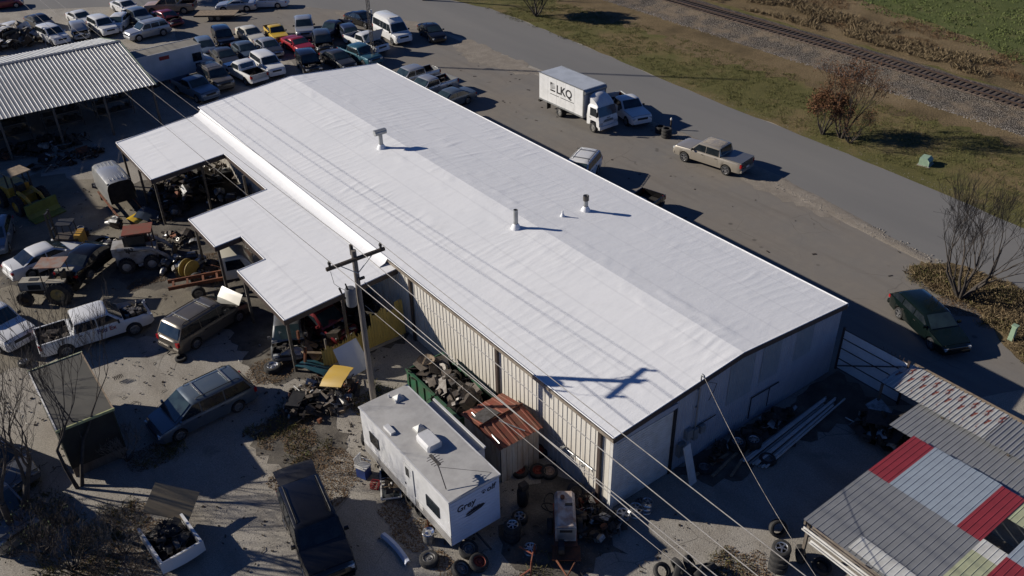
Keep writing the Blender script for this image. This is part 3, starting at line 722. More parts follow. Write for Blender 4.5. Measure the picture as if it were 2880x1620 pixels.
def vehicle(kind, name, label, cat, C, F, mat, hood='closed', crush=0.0, seed=1, group=None, wheels='alloy', rack=False, detail=1, glass=True, bumper=None, z=0.0, hoodmat=None, liner=None, wheelset=(1, 1, 1, 1), roofmat=None, scale=1.0, front=True, litter=0, doors=True, tilt=None, screen='glass2'):
    s = SP[kind]; C = Vector(C); F = Vector(F); rz = math.atan2(F.y-C.y, F.x-C.x)
    t = thing(name, label, cat, (C.x, C.y, z), rz, group)
    if scale != 1.0: t.scale = (scale,)*3
    if tilt: t.rotation_euler = (tilt[0], tilt[1], rz)
    x0 = s['L']/2; a, f, r, b = s['cab']; be, ro = s['belt'], s['roof']; bed = s.get('bed')
    def dent(v):
        if not crush: return v
        g = []
        for p in v:
            x, y, zz = p; k = crush*max(0, min(1, (x-(a-.5))/(x0-a+.5)))
            d = noise.noise_vector((x*2.1+seed*3.7, y*2.1, zz*2.3+seed))*.42*k
            kk = crush*.05; e = noise.noise_vector((x*1.3+seed, y*1.5, zz*1.6))*kk
            g.append((x+d.x-.25*k*abs(noise.noise((y, seed, 1))), y+d.y*.7+e.y, max(.2, zz+d.z*.8+e.z)))
        return g
    if crush:
        mb = body_mesh(kind); mb.v = dent(mb.v); bm_ = mb.mesh('body', 45)
    else: bm_ = get(kind, 'body', lambda: body_mesh(kind))
    body = mobj('body', bm_, mat, t)
    und = get(kind, 'underbody', lambda: MB().box((0, 0, s['sill']+.16), (s['L']-.25, s['W']-.52, .5)), None)
    mobj('underbody', und, M['under'], t)
    # hood
    xs = [x0-.17, x0-.3, (a+x0)/2, a+.3, a+.0]
    hm = MB().loft([[(x, y*halfw(s, x)*.94, topz(s, x)+(.012 if abs(y) > .9 else .034 if abs(y) > .4 else .042)) for y in (-1, -.55, 0, .55, 1)] for x in xs], False, False)
    if hood == 'closed':
        hm.v = dent(hm.v); mobj('hood', hm.mesh('hood', 50), hoodmat or mat, t)
    elif hood == 'open':
        rot = Matrix.Rotation(R(-62), 3, 'Y'); pv = Vector((a+.05, 0, topz(s, a)))
        hm.v = [tuple(rot @ (Vector(p)-pv)+pv+Vector((0, 0, .06))) for p in hm.v]; mobj('hood', hm.mesh('hood', 50), hoodmat or mat, t)
    if hood != 'closed':
        MB().box(((a+x0)/2-.05, 0, topz(s, a)-.30), (x0-a-.2, s['W']-.45, .06)).build('bay_floor', M['under'], t)
        engine_bay(a+.05, x0-.2, s['W']-.5, topz(s, (a+x0)/2)-.05, seed, t)
    # glass
    if glass:
        mobj('windscreen', get(kind, 'windscreen', lambda: end_glass(s, a, be, f, ro-.05, .06, .95)), M[screen], t)
    if bed is not None:
        mobj('rear_window', get(kind, 'rear_window', lambda: MB().box(((r+b)/2-.035, 0, (be+ro)/2+.03), (.02, s['W']*.66, ro-be-.22), ry=math.atan2(r-b, ro-be))), M['glass'], t)
    else:
        mobj('rear_window', get(kind, 'rear_window', lambda: end_glass(s, b, be, r, ro-.05, .10, .92)), M['glass'], t)
    panes = side_panes(s, kind)
    for sg in (1, -1):
        for k, pl in enumerate(panes):
            me = get(kind, 'side_window%d%d' % (k, sg), lambda: MB().plate([(x, sg*(hwf(s, zz)+.004), zz) for x, zz in pl], .012, (0, sg, .25)), None)
            mobj('side_window', me, M['glass'], t)
    if bed is not None and 'cuts' in s and kind == 'van': pass
    # doors follow the body side between sill and belt
    if doors and detail:
        edges = [a-.12]
        for k, pl in enumerate(panes[:2]): edges.append(pl[1][0]-.02 if k < len(panes)-1 or bed is not None else pl[1][0]-.02)
        for sg in (1, -1):
            for k in range(len(edges)-1):
                def mk():
                    q = []
                    for x in [edges[k]-.015+(edges[k+1]+.03-edges[k])*i/5 for i in range(6)]:
                        zb = s['sill']+.05
                        for ax in (s['fa'], s['ra']):
                            if abs(x-ax) < s['R']*1.2: zb = max(zb, s['R']*1.06+math.sqrt(max(0, (s['R']*1.22)**2-(x-ax)**2)))
                        sp = sec_pts(s, x, zb); q.append([(p[0], sg*(p[1]+.007), p[2]) for p in sp[:3]])
                    return MB().loft(q, False, False)
                d = mobj('door', get(kind, 'door%d%d' % (k, sg), mk), mat, t)
                hx = edges[k+1]+.2; mobj('handle', get(kind, 'handle%d%d' % (k, sg), lambda: MB().box((hx, sg*(halfw(s, hx)+.01), be-.14), (.16, .03, .035)), None), M['black'], d)
    # pickup bed
    if bed is not None:
        def tub():
            w = s['W']/2-.09; mb = MB(); z0, z1 = .66, topz(s, -2)-.0; xf, xr = bed-.02, -x0+.06
            mb.add([(xf, w, z0), (xf, -w, z0), (xr, -w, z0), (xr, w, z0)], [(0, 1, 2, 3)])
            for (xa, ya), (xb, yb) in (((xf, w), (xr, w)), ((xf, -w), (xr, -w)), ((xf, w), (xf, -w)), ((xr, w), (xr, -w))):
                mb.add([(xa, ya, z0), (xb, yb, z0), (xb, yb, z1), (xa, ya, z1)], [(0, 1, 2, 3)])
            for sg in (-1, 1): mb.box((s['ra'], sg*(w-.12), .76), (.75, .22, .2))
            return mb
        mobj('bed_liner', get(kind, 'bed_liner', tub, None), liner or M['under'], t)
        def rails():
            mb = MB(); w = s['W']/2; z1 = topz(s, -2)-.005
            for sg in (-1, 1): mb.box(((bed-x0)/2, sg*(w-.075), z1), (-bed*0+abs(-x0-bed)-.06, .08, .035))
            mb.box((bed-.04, 0, z1), (.06, s['W']-.2, .035)); return mb
        mobj('bed_rail', get(kind, 'bed_rail', rails, None), mat if liner is None else M['black'], t)
        mobj('tailgate', get(kind, 'tailgate', lambda: MB().box((-x0+.035, 0, .94), (.07, s['W']*.83, .5)), None), mat, t)
    # lamps, grille, bumpers, mirrors
    zl = topz(s, x0-.1)-.12; wn_ = halfw(s, x0-.12)
    if front:
        for sg in (1, -1):
            mobj('headlight', get(kind, 'headlight%d' % sg, lambda: MB().box((x0-.09, sg*(wn_-.24), zl), (.16, .34, .14), rz=-sg*.28)), M['lamp'], t)
        mobj('grille', get(kind, 'grille', lambda: MB().box((x0-.005, 0, zl-.02), (.05, wn_*1.0, .16)), None), M['black'] if bumper is None else bumper, t)
        mobj('front_bumper', get(kind, 'front_bumper', lambda: MB().loft([[(x0-.16+dx, y, z_) for y in (-wn_-.01, -wn_*.6, 0, wn_*.6, wn_+.01) for dx in (0,)] for z_ in (s['sill']+.08, s['sill']+.32)], False, False).box((x0-.015, 0, s['sill']+.17), (.13, wn_*1.72, .2)), None), bumper or mat, t)
    zt = be-.12
    for sg in (1, -1):
        mobj('tail_light', get(kind, 'tail_light%d' % sg, lambda: MB().box((-x0+.06, sg*(halfw(s, -x0+.1)-.10), zt-.08), (.14, .2, .26 if ro > 1.6 else .16))), M['tail'], t)
        if detail: mobj('mirror', get(kind, 'mirror%d' % sg, lambda: MB().box((a-.28, sg*(s['W']/2+.09), be+.09), (.10, .2, .15), taper=.8)), mat if kind not in ('pickup', 'crew', 'van') else M['black'], t)
    mobj('rear_bumper', get(kind, 'rear_bumper', lambda: MB().box((-x0+.02, 0, s['sill']+.17), (.14, s['W']*.88, .2)), None), bumper or mat, t)
    # wheels
    ty, rm = wheel_meshes(s['R'], wheels); i = 0
    for ax in (s['fa'], s['ra']):
        for sg in (1, -1):
            if wheelset[i]:
                w = mobj('wheel', ty, M['rubber'], t, (ax, sg*(s['W']/2-.13), s['R']))
                k = mobj('rim', rm, M['rim'] if wheels != 'steel' else M['steel_rim'], w)
                if sg < 0: w.rotation_euler.z = math.pi
            i += 1
    if rack:
        for sg in (1, -1):
            mobj('roof_rail', get(kind, 'roof_rail%d' % sg, lambda: MB().tube([(f-.25, sg*(hwf(s, ro)-.13), ro+.0), (f-.35, sg*(hwf(s, ro)-.13), ro+.07), (r+.35, sg*(hwf(s, ro)-.13), ro+.07), (r+.2, sg*(hwf(s, ro)-.13), ro+.0)], .022, 6)), M['black'], t)
        for x in ((f-.6, r+.65) if rack != 'rails' else ()):
            mobj('roof_bar', get(kind, 'roof_bar%.1f' % x, lambda: MB().box((x, 0, ro+.075), (.07, 2*hwf(s, ro)-.26, .03)), None), M['alu'], t)
    if litter:
        mb = MB(); rr = random.Random(seed+50)
        for i in range(litter):
            sz = rr.uniform(.08, .35); mb.box((rr.uniform(-x0+.3, bed-.15), rr.uniform(-.65, .65), .68+sz*.4+rr.uniform(0, .25)), (sz*rr.uniform(.6, 1.6), sz, sz*rr.uniform(.4, 1)), rz=rr.uniform(0, 3), rx=rr.uniform(-.6, .6))
        tag(mb.build('scrap_load', M['dark_iron'], t), kind='stuff')
    return t

# ------------------------------------------------------------------ the vehicles in the lot and the yard
P = dict(white=paint('white', (.62, .62, .61), .22, 0), cream=paint('cream', (.58, .55, .46), .25, 0), silver=paint('silver', (.40, .41, .42), .3, .55), grey=paint('grey', (.16, .165, .17), .35, .5),
  champagne=paint('champagne', (.40, .36, .30), .3, .5), black=paint('black', (.008, .008, .009), .04, .2, .16), charcoal=paint('charcoal', (.045, .047, .05), .25, .4), navy=paint('navy', (.018, .028, .06), .25, .3),
  red=paint('red', (.30, .012, .022), .22, .2), maroon=paint('maroon', (.16, .012, .02), .25, .2), yellow=paint('yellow', (.55, .36, .03), .25, 0), teal=paint('teal', (.03, .11, .15), .25, .3), blue=paint('blue', (.13, .17, .22), .25, .3),
  green=paint('green', (.003, .008, .007), .03, .2, .12), tan=paint('tan', (.40, .27, .16), .25, 0), slate=paint('slate', (.09, .12, .15), .3, .4), bronze=paint('bronze', (.13, .115, .095), .3, .45), purple=paint('dusk', (.05, .06, .10), .25, .4))
LG = 'salvage cars parked in rows in the lot'
def V(kind, name, label, C, F, col, **k):
    cat = k.pop('cat', {'sedan': 'car', 'coupe': 'car', 'hatch': 'car', 'wagon': 'car', 'suv': 'car', 'bigsuv': 'car', 'minivan': 'van', 'van': 'van', 'pickup': 'pickup', 'crew': 'pickup'}[kind])
    return vehicle(kind, name, label, cat, C, F, P[col], **k)
# far rows
V('sedan', 'sedan', 'black saloon parked at the road edge left of the white conversion van', (26.68, 69.82, 0.70), (27.08, 67.35, 0.70), 'black', group=LG)
cv = V('van', 'conversion_van', 'white high-roof conversion van parked between two black saloons', (26.54, 63.10, 1.00), (26.30, 59.47, 1.00), 'white', group=LG)
V('sedan', 'sedan', 'black saloon alone at the right end of the back row', (30.00, 60.80, 0.70), (29.40, 58.10, 0.70), 'black', group=LG)
V('crew', 'pickup_truck', 'silver pickup facing the warehouse in the middle of the back row', (20.16, 71.01, 0.90), (18.69, 67.63, 0.90), 'silver', group=LG)
V('pickup', 'pickup_truck', 'dark blue small pickup with open bed beside the silver pickup', (22.29, 68.27, 0.80), (20.32, 67.15, 0.80), 'navy', group=LG, scale=.9)
V('hatch', 'wrecked_car', 'dark navy wrecked hatchback with crushed side behind the white pickup', (22.91, 65.86, 0.70), (22.34, 63.48, 0.70), 'navy', crush=.5, seed=4, group=LG)
V('pickup', 'pickup_truck', 'yellow pickup with a red-brown bed', (16.95, 71.17, 0.80), (16.39, 68.11, 0.80), 'yellow', group=LG, scale=.86, liner=pm('red_liner', (.13, .03, .02), (.07, .02, .015), 3, .8))
V('sedan', 'sedan', 'cream white saloon left of the yellow pickup', (14.69, 72.70, 0.70), (14.63, 69.71, 0.70), 'cream', group=LG)
V('suv', 'suv', 'black off-roader at the left end of the back row', (11.89, 73.10, 0.90), (11.13, 69.10, 0.90), 'black', group=LG)
V('coupe', 'sedan', 'bright red coupe in the middle row', (17.07, 66.10, 0.70), (17.11, 62.93, 0.70), 'red', group=LG)
V('suv', 'wrecked_car', 'charcoal off-roader without its bonnet right of the red coupe', (19.24, 64.76, 0.80), (18.29, 62.26, 0.80), 'charcoal', hood='missing', crush=.5, seed=6, group=LG)
V('sedan', 'sedan', 'silver saloon left of the red coupe', (14.42, 67.44, 0.70), (14.14, 64.00, 0.70), 'silver', hood='closed', hoodmat=P['charcoal'], group=LG)
V('pickup', 'pickup_truck', 'white pickup with its bonnet standing open behind the teal pickup', (22.72, 61.86, 0.90), (23.07, 58.99, 0.90), 'white', hood='open', seed=8, group=LG)
V('crew', 'pickup_truck', 'teal pickup with a crumpled front beside the lattice mast', (20.37, 58.95, 0.90), (20.76, 55.82, 0.90), 'teal', hood='closed', crush=.25, seed=9, group=LG, scale=.92)
V('sedan', 'sedan', 'slate blue saloon in the middle row behind the white off-roader', (12.11, 67.89, 0.70), (11.83, 64.40, 0.70), 'slate', group=LG)
V('sedan', 'wrecked_car', 'dark grey wrecked saloon with a smashed flank behind the stripped white pickup', (9.70, 67.32, 0.70), (9.52, 64.14, 0.70), 'charcoal', crush=.35, seed=11, group=LG)
V('hatch', 'wrecked_car', 'light blue wrecked hatchback behind the white box truck cab', (9.36, 71.72, 0.70), (8.76, 68.11, 0.70), 'blue', crush=.4, seed=12, group=LG)
V('bigsuv', 'suv', 'white off-roader with dented flank next to the stripped white pickup', (11.89, 61.92, 0.90), (11.75, 58.38, 0.90), 'white', group=LG, scale=.95)
V('pickup', 'wrecked_pickup', 'white pickup with torn-off tail facing away between two light off-roaders', (9.44, 61.60, 0.90), (9.03, 65.15, 0.90), 'white', crush=0, seed=14, group=LG, litter=12)
V('bigsuv', 'suv', 'tan off-roader with white pillars in the row nearest the warehouse', (6.60, 61.68, 0.90), (6.65, 58.21, 0.90), 'bronze', rack=True, group=LG, scale=.95)
V('suv', 'wrecked_car', 'black wrecked off-roader with crushed front close to the roof edge', (15.27, 59.90, 0.90), (14.60, 57.01, 0.90), 'black', hood='missing', crush=.8, seed=16, group=LG)
V('sedan', 'sedan', 'black-green saloon close to the roof edge left of the mast', (18.12, 59.37, 0.70), (18.16, 56.88, 0.70), 'charcoal', group=LG)
V('pickup', 'pickup_truck', 'pale blue pickup in the shade beside the white box truck', (4.09, 60.23, 0.90), (4.63, 57.11, 0.90), 'blue', group=LG)
# top left group
V('coupe', 'coupe', 'silver sports coupe parked sideways behind the flatbed trailer', (18.10, 84.79, 0.70), (16.26, 85.98, 0.70), 'silver', group=LG)
V('sedan', 'sedan', 'white saloon at the top edge right of the silver sports coupe', (21.50, 83.67, 0.70), (20.13, 84.66, 0.70), 'white', group=LG)
V('crew', 'pickup_truck', 'tan and cream old pickup behind the red crashed car', (11.67, 88.97, 0.90), (9.82, 90.18, 0.90), 'tan', group=LG)
V('sedan', 'sedan', 'white saloon in the far row left of the blue extended cab pickup', (7.57, 92.69, 0.70), (8.07, 89.52, 0.70), 'white', group=LG)
V('crew', 'pickup_truck', 'blue extended-cab pickup left of the red crashed car', (7.42, 87.26, 0.90), (7.82, 83.30, 0.90), 'blue', group=LG, scale=.9)
V('sedan', 'wrecked_car', 'crashed red saloon with crumpled front right of the blue pickup', (9.91, 84.93, 0.70), (10.35, 81.32, 0.70), 'maroon', hood='missing', crush=.7, seed=21, group=LG)
V('suv', 'crossover', 'silver crossover standing crosswise in front of the far rows', (6.46, 81.11, 0.80), (4.09, 80.80, 0.80), 'silver', group=LG)
V('sedan', 'sedan', 'white saloon second from left in the far row', (2.12, 91.25, 0.70), (2.50, 88.04, 0.70), 'white', group=LG)
V('suv', 'suv', 'white off-roader in the far row beside a crumpled wreck', (3.12, 86.01, 0.80), (3.49, 82.30, 0.80), 'white', group=LG)
V('hatch', 'wrecked_car', 'small white wreck with a rounded nose behind the silver crossover', (5.03, 86.58, 0.70), (4.16, 85.21, 0.70), 'white', crush=.5, seed=25, group=LG)
V('suv', 'suv', 'white off-roader beside the barn ridge', (-2.07, 86.04, 0.80), (-1.29, 82.18, 0.80), 'white', group=LG)
V('hatch', 'wrecked_car', 'crumpled bare-metal wreck between two white off-roaders', (0.72, 86.44, 0.70), (0.23, 82.89, 0.70), 'silver', crush=1.0, seed=27, hood='missing', glass=False, group=LG)
V('sedan', 'sedan', 'white saloon in the tree shade at the left edge of the far lot', (-4.80, 91.49, 0.70), (-3.58, 88.42, 0.70), 'white', group=LG)
V('sedan', 'sedan', 'dark saloon in deep shade behind the white off-roaders', (-1.85, 92.83, 0.70), (-1.30, 89.88, 0.70), 'charcoal', group=LG)
V('hatch', 'sedan', 'red car cut by the top left corner', (-3.40, 104.59, 0.70), (-2.17, 104.36, 0.70), 'maroon', group=LG)
# road side of the warehouse
RG = 'vehicles parked against the road side of the warehouse'
V('crew', 'pickup_truck', 'silver crew-cab pickup with empty bed behind the roof corner', (20.88, 49.97, 0.90), (18.92, 49.88, 0.90), 'silver', group=RG, scale=.92)
V('pickup', 'pickup_truck', 'silver pickup with a loaded bed second from the roof corner', (20.51, 46.53, 0.90), (18.70, 46.31, 0.90), 'silver', group=RG, litter=14, seed=31)
V('sedan', 'sedan', 'dark teal saloon third from the roof corner', (20.69, 43.31, 0.70), (19.06, 43.14, 0.70), 'slate', group=RG)
V('bigsuv', 'suv', 'white off-roader with roof rails half hidden by the roof edge', (19.84, 24.93, 1.75), (18.38, 24.12, 1.75), 'white', group=RG, rack=True, scale=.94)
BP = (20.89, 18.63, 1.20)
V('pickup', 'pickup_truck', 'black pickup showing only its bed past the roof edge', (BP[0]-2.5, BP[1]-.6), (BP[0]-5, BP[1]-1.2), 'black', group=RG)
V('wagon', 'station_wagon', 'dark green station wagon parked beside the bare tree', (22.47, -1.05, 0.60), (21.45, -3.24, 0.60), 'green', scale=1.06)
V('pickup', 'pickup_truck', 'white pickup in the shadow of the box truck', (30.79, 31.69, 0.90), (30.04, 28.88, 0.90), 'white')
sil = V('crew', 'pickup_truck', 'champagne crew-cab pickup with bed cover on the lot edge by the road', (29.29, 20.72, 0.90), (28.82, 23.28, 0.90), 'champagne')
MB().box((-2.07, 0, 1.245), (1.66, 1.86, .05)).build('bed_cover', P['grey'], sil)
for k in range(6): MB().box((-.1, -.5+k*.2, 1.895), (1.5, .05, .025)).build('roof_rib', P['champagne'], sil)
MB().box((-2.95, 0, .78), (.02, .4, .14)).build('licence_plate', M['white'], sil)
# yard
fx = V('crew', 'pickup_truck', 'white crew-cab delivery pickup with scrap in its bed and no bonnet', (-13.87, 26.90, 0.85), (-10.70, 26.68, 0.85), 'white', hood='missing', crush=.3, seed=41, litter=60, wheelset=(1, 1, 0, 1))
V('pickup', 'pickup_truck', 'white pickup nose cut by the left edge of the photo', (-18.24, 30.72, 0.90), (-17.31, 28.14, 0.90), 'white')
V('minivan', 'minivan', 'dark bronze minivan with its pale bonnet raised under the canopy edge', (-8.80, 23.74, 0.80), (-6.87, 24.41, 0.80), 'bronze', hood='open', hoodmat=P['cream'], rack=True, seed=43)
V('minivan', 'minivan', 'dark blue-grey minivan with dusty roof and its side door open', (-11.59, 16.78, 0.80), (-13.85, 16.57, 0.80), 'slate', rack=True, seed=44)
sv = V('bigsuv', 'suv', 'black long off-roader with its tailgate raised at the bottom of the yard', (-10.78, 6.07, 0.90), (-11.22, 3.65, 0.90), 'black', rack='rails', seed=45, screen='glass')
mb = MB(); mb.loft([[(x, y*w_, z-.05*y*y) for y in (-1, -.5, 0, .5, 1)] for x, z, w_ in ((-2.02, 1.88, .80), (-2.45, 1.93, .84), (-2.85, 1.93, .86), (-3.05, 1.84, .86), (-3.10, 1.70, .84))], False, False); mb.build('tailgate', paint('tailgate_black', (.012, .012, .014), .1, .1, .45), sv)
for sg in (-1, 1): MB().tube([(-2.35, sg*.68, 1.5), (-2.75, sg*.68, 1.84)], .018, 6).build('gas_strut', M['mid_iron'], sv)
V('sedan', 'sedan', 'white saloon with sunroof behind the tractor', (-14.11, 36.94, 0.80), (-12.61, 37.21, 0.80), 'white')
V('hatch', 'hatchback', 'blue car cut by the left edge of the photo', (-16.02, 42.02, 0.80), (-16.96, 39.01, 0.80), 'blue')
bc = V('sedan', 'car_shell', 'black car shell standing behind the tractor canopy', (-11.93, 34.43, 1.00), (-10.78, 35.30, 1.00), 'black', crush=.3, seed=47, hood='missing', z=.35, wheelset=(0, 0, 1, 1))

# ------------------------------------------------------------------ text helper
def text_mesh(body, size, ext=.004, italic=0.0):
    cu = bpy.data.curves.new('txt', 'FONT'); cu.body = body; cu.size = size; cu.extrude = ext; cu.shear = italic; cu.offset = size*.022
    cu.align_x = 'CENTER'; cu.align_y = 'CENTER'; cu.resolution_u = 3
    ob = bpy.data.objects.new('txt', cu); COL.objects.link(ob)
    me = bpy.data.meshes.new_from_object(ob.evaluated_get(bpy.context.evaluated_depsgraph_get()))
    bpy.data.objects.remove(ob); bpy.data.curves.remove(cu); return me
def lettering(body, size, mat, parent, loc, rot, name='lettering', italic=0.0, sx=1.0):
    o = mobj(name, text_mesh(body, size, italic=italic), mat, parent, loc); o.rotation_euler = rot; o.scale.x = sx; return o

def rib_sheet(w, l, n, depth=.03, rw=.035, name='roof_sheet'):
    """ribbed steel sheet: width w along Y, length l along X, ribs along X"""
    pts = []; p = w/n
    for k in range(n):
        u = k*p; pts += [(u, 0), (u+p/2-rw*1.3, 0), (u+p/2-rw*.6, depth), (u+p/2+rw*.6, depth), (u+p/2+rw*1.3, 0)]
    pts.append((w, 0))
    return MB().loft([[(x, u, d) for u, d in pts] for x in (0, l)], False, False).mesh(name)

# ------------------------------------------------------------------ barn with ribbed steel roof
barn = thing('metal_barn', 'open-sided pole barn with weathered ribbed grey steel roof', 'barn', (0, 0, 0))
M['barn_roof'] = pm('barn_steel', (.42, .42, .405), (.33, .33, .315), 1.1, .45, .35, 0, stretch=(1, .25, 1))
YE, YR, YB, ZE, ZRr = 55.4, 64.1, 71.8, 3.5, 5.05
def barn_sheet(y0, z0, y1, z1):
    pts = []; w = .914
    for k in range(3):
        u = k*w/3; pts += [(u, 0), (u+.10, 0), (u+.12, .030), (u+.18, .030), (u+.20, 0)]
    pts.append((w, 0))
    d = Vector((0, y1-y0, z1-z0)); 
    return MB().loft([[(u, 0, h) for u, h in pts], [(u, d.y, h+d.z) for u, h in pts]], False, False).mesh('roof_sheet')
fs_ = barn_sheet(YE, ZE, YR, ZRr); bs_ = barn_sheet(YR, ZRr, YB, ZE)
for k in range(22):
    mobj('roof_sheet', fs_, M['barn_roof'], barn, (-.4-.914*(k+1), YE, ZE+rnd.uniform(0, .012)))
    mobj('roof_sheet', bs_, M['barn_roof'], barn, (-.4-.914*(k+1), YR, ZRr+rnd.uniform(0, .012)))
mb = MB(); mb.loft([[(x, YR-.25, ZRr+.02), (x, YR, ZRr+.10), (x, YR+.25, ZRr+.02)] for x in (-.38, -20.5)], False, False); mb.build('ridge_cap', M['galv'], barn)
gt = pm('barn_trim', (.12, .17, .11), (.08, .10, .07), 3, .6)
for (y0, z0), (y1, z1) in (((YE, ZE), (YR, ZRr)), ((YR, ZRr), (YB, ZE))):
    MB().loft([[(-.41, y, z-.12), (-.36, y, z-.12), (-.36, y, z+.06), (-.41, y, z+.06)] for y, z in ((y0, z0), (y1, z1))], closed=True).build('rake_trim', gt, barn)
for k in range(6):
    x = -.7-k*3.9
    for y, h in ((YE+.4, ZE), (YR, ZRr-.1), (YB-.4, ZE)):
        MB().box((x, y, h/2), (.16, .16, h)).build('post', M['wood'], barn)
    MB().loft([[(x-.05, y, z-.3), (x+.05, y, z-.3), (x+.05, y, z-.03), (x-.05, y, z-.03)] for y, z in ((YE+.2, ZE), (YR, ZRr), (YB-.2, ZE))], closed=True).build('rafter', M['wood'], barn)
MB().box((-10.4, YB-.25, 1.7), (20, .06, 3.4)).build('rear_wall', M['barn_roof'], barn)
# shelving racks inside, barely lit
for k in range(4):
    rk = thing('pallet_rack', 'tall dark storage rack under the barn, number %s from its right end' % ('one', 'two', 'three', 'four', 'five')[k], 'rack', (-3.2-k*4.2, 60.2, 0), 0, 'storage racks under the barn')
    for x in (-1.5, 1.5):
        for y in (-.5, .5): MB().box((x, y, 1.4), (.08, .08, 2.8)).build('upright', M['mid_iron'], rk)
    for z in (.5, 1.4, 2.3): MB().box((0, 0, z), (3.0, 1.1, .06)).build('shelf', M['wood'], rk)
    mb = MB(); rr = random.Random(k)
    for i in range(16): mb.box((rr.uniform(-1.3, 1.3), rr.uniform(-.35, .35), rr.choice((.5, 1.4, 2.3))+.2), (rr.uniform(.2, .5), .4, rr.uniform(.15, .35)), rz=rr.uniform(0, 1))
    tag(mb.build('shelf_parts', M['dark_iron'], rk), kind='stuff')

# ------------------------------------------------------------------ white panel gate
gate = thing('panel_gate', 'white sheet-metal gate with dark rails and diagonal brace at the warehouse corner', 'gate', (15.75, -.05, 0), 0)
for k in range(4):
    MB().box((0, -.5-k*.88, 1.28), (.03, .87, 2.4)).build('gate_panel', pm('gate_white', (.80, .80, .80), (.72, .72, .72), 1.5, .5), gate)
for z in (.12, .72, 1.38, 1.98, 2.52): MB().box((-.04, -1.78, z), (.04, 3.6, .035)).build('gate_rail', M['brown_trim'], gate)
MB().tube([(-.09, -.05, .25), (-.09, -3.5, 2.3)], .03, 6).build('diagonal_brace', M['brown_trim'], gate)
for y in (.0, -3.58): MB().box((0, y, 1.32), (.1, .1, 2.64)).build('gate_post', M['brown_trim'], gate)
for k in range(7): MB().box((-.03, -2.2-k*.22, 2.63), (.015, .015, .16)).build('top_wire_stay', M['brown_trim'], gate)

# ------------------------------------------------------------------ patchwork shed (near) and rusty-roofed shed behind it
shed = thing('patchwork_shed', 'low shed roofed with grey, red, blue and white ribbed sheets', 'shed', (0, 0, 0))
SC = dict(grey=pm('sheet_grey', (.25, .255, .26), (.20, .205, .21), 1.2, .45, .2), lblue=pm('sheet_blue', (.33, .38, .43), (.27, .31, .355), 1.2, .45, .15), red=pm('sheet_red', (.25, .032, .042), (.19, .028, .034), 1.4, .5), white=pm('sheet_white', (.55, .55, .52), (.42, .41, .38), 1.5, .5), cream=pm('sheet_cream', (.40, .42, .27), (.30, .31, .20), 1.5, .55))
SH = .96
def shed_sheet(x0, x1, j, col, dz=0.0, n=4, w=SH):
    me = rib_sheet(w, x1-x0, n, .014, .014)
    y = -6.52-(j+1)*SH
    o = mobj('roof_sheet', me, SC[col], shed, (x0, y, 2.30+.012*j+dz)); o.rotation_euler = (0, -.012, 0); return o
for j, far, near in ((0, 'red', 'grey'), (1, 'lblue', 'grey'), (2, 'lblue', 'grey'), (3, 'lblue', 'grey'), (4, 'red', 'grey')):
    shed_sheet(8.15, 11.62+rnd.uniform(-.05, .08), j, far, .045); shed_sheet(4.08, 8.3, j, near, 0)
shed_sheet(4.2, 5.06, 2, 'white', .06); shed_sheet(4.15, 5.03, 3, 'white', .06); shed_sheet(4.15, 5.0, 4, 'white', .06)
for j, a in ((5, 'cream'), (6, 'lblue'), (7, 'grey')):
    shed_sheet(4.0, 8.35, j, a if j < 6 else 'red', .0); shed_sheet(8.3, 12.0, j, a if j > 5 else 'cream', .05) if j > 5 else None
shed_sheet(7.7, 8.5, 5, 'white', .05)
for j, (x0, x1) in ((5, (10.2, 11.8)),): shed_sheet(x0, x1, j, 'cream', .03)
for x in (4.3, 8.0, 11.4):
    for y in (-6.7, -10.4, -13.8): MB().box((x, y, 1.12), (.12, .12, 2.24)).build('post', M['wood'], shed)
    MB().box((x, -10.3, 2.2), (.1, 7.5, .14)).build('beam', M['wood'], shed)
for y in (-6.6, -14.2): MB().box((7.9, y, 2.16), (7.6, .08, .2)).build('edge_board', M['wood'], shed)
MB().box((11.55, -10.3, 1.1), (.05, 7.4, 2.1)).build('back_wall', M['galv'], shed)
gut = thing('loose_gutters', 'bundle of white gutter lengths lying along the patchwork shed edge', 'gutter', (4.0, -6.6, 0))
for k, (dx, dz, l, c) in enumerate(((-.25, 2.2, 4.4, 'white'), (-.05, 2.28, 4.8, 'gutter'), (-.42, 2.0, 3.6, 'white'))):
    mb = MB(); pr_ = [(-.07, .08), (-.06, 0), (.06, 0), (.07, .1), (.05, .1), (.045, .02), (-.045, .02), (-.055, .08)]
    mb.loft([[(dx+p, -.15-k*.25-t*l, dz+q-t*.1) for p, q in pr_] for t in (0, .5, 1)], closed=True).build('gutter_length', M[c], gut)
sh2 = thing('rusty_shed', 'long low shed with corrugated grey sheets and blistered red rust patches behind the gate', 'shed', (0, 0, 0))
t = NT('rust_patch_sheet'); nn = t.noise(1.0, 5, .65, t.map(scale=(.9, 1.8, 1))); n2 = t.noise(2.2, 4, .6)
c = t.mix(t.step(n2, .35, .7), (.40, .40, .38), (.29, .285, .27)); c = t.mix(t.step(nn, .54, .58), c, (.19, .05, .032)); t.color(c); t.set(.55, .1, .4); M['rustsheet'] = t.m
rs_ = [rib_sheet(.62, 2.25, 3, .026, .03), ]
for k in range(11):
    o = mobj('roof_sheet', rs_[0], M['rustsheet'] if k < 8 else SC['grey'], sh2, (13.9, -3.4-.62*(k+1), 2.2+rnd.uniform(0, .02))); o.rotation_euler = (rnd.uniform(-.01, .01), -.03, 0)
for k in range(12):
    o = mobj('roof_sheet', rib_sheet(.7, 2.4, 3, .016, .018) if k == 0 else gsh, SC['grey'], sh2, (11.75, -5.3-.7*(k+1), 2.06)); gsh = o.data
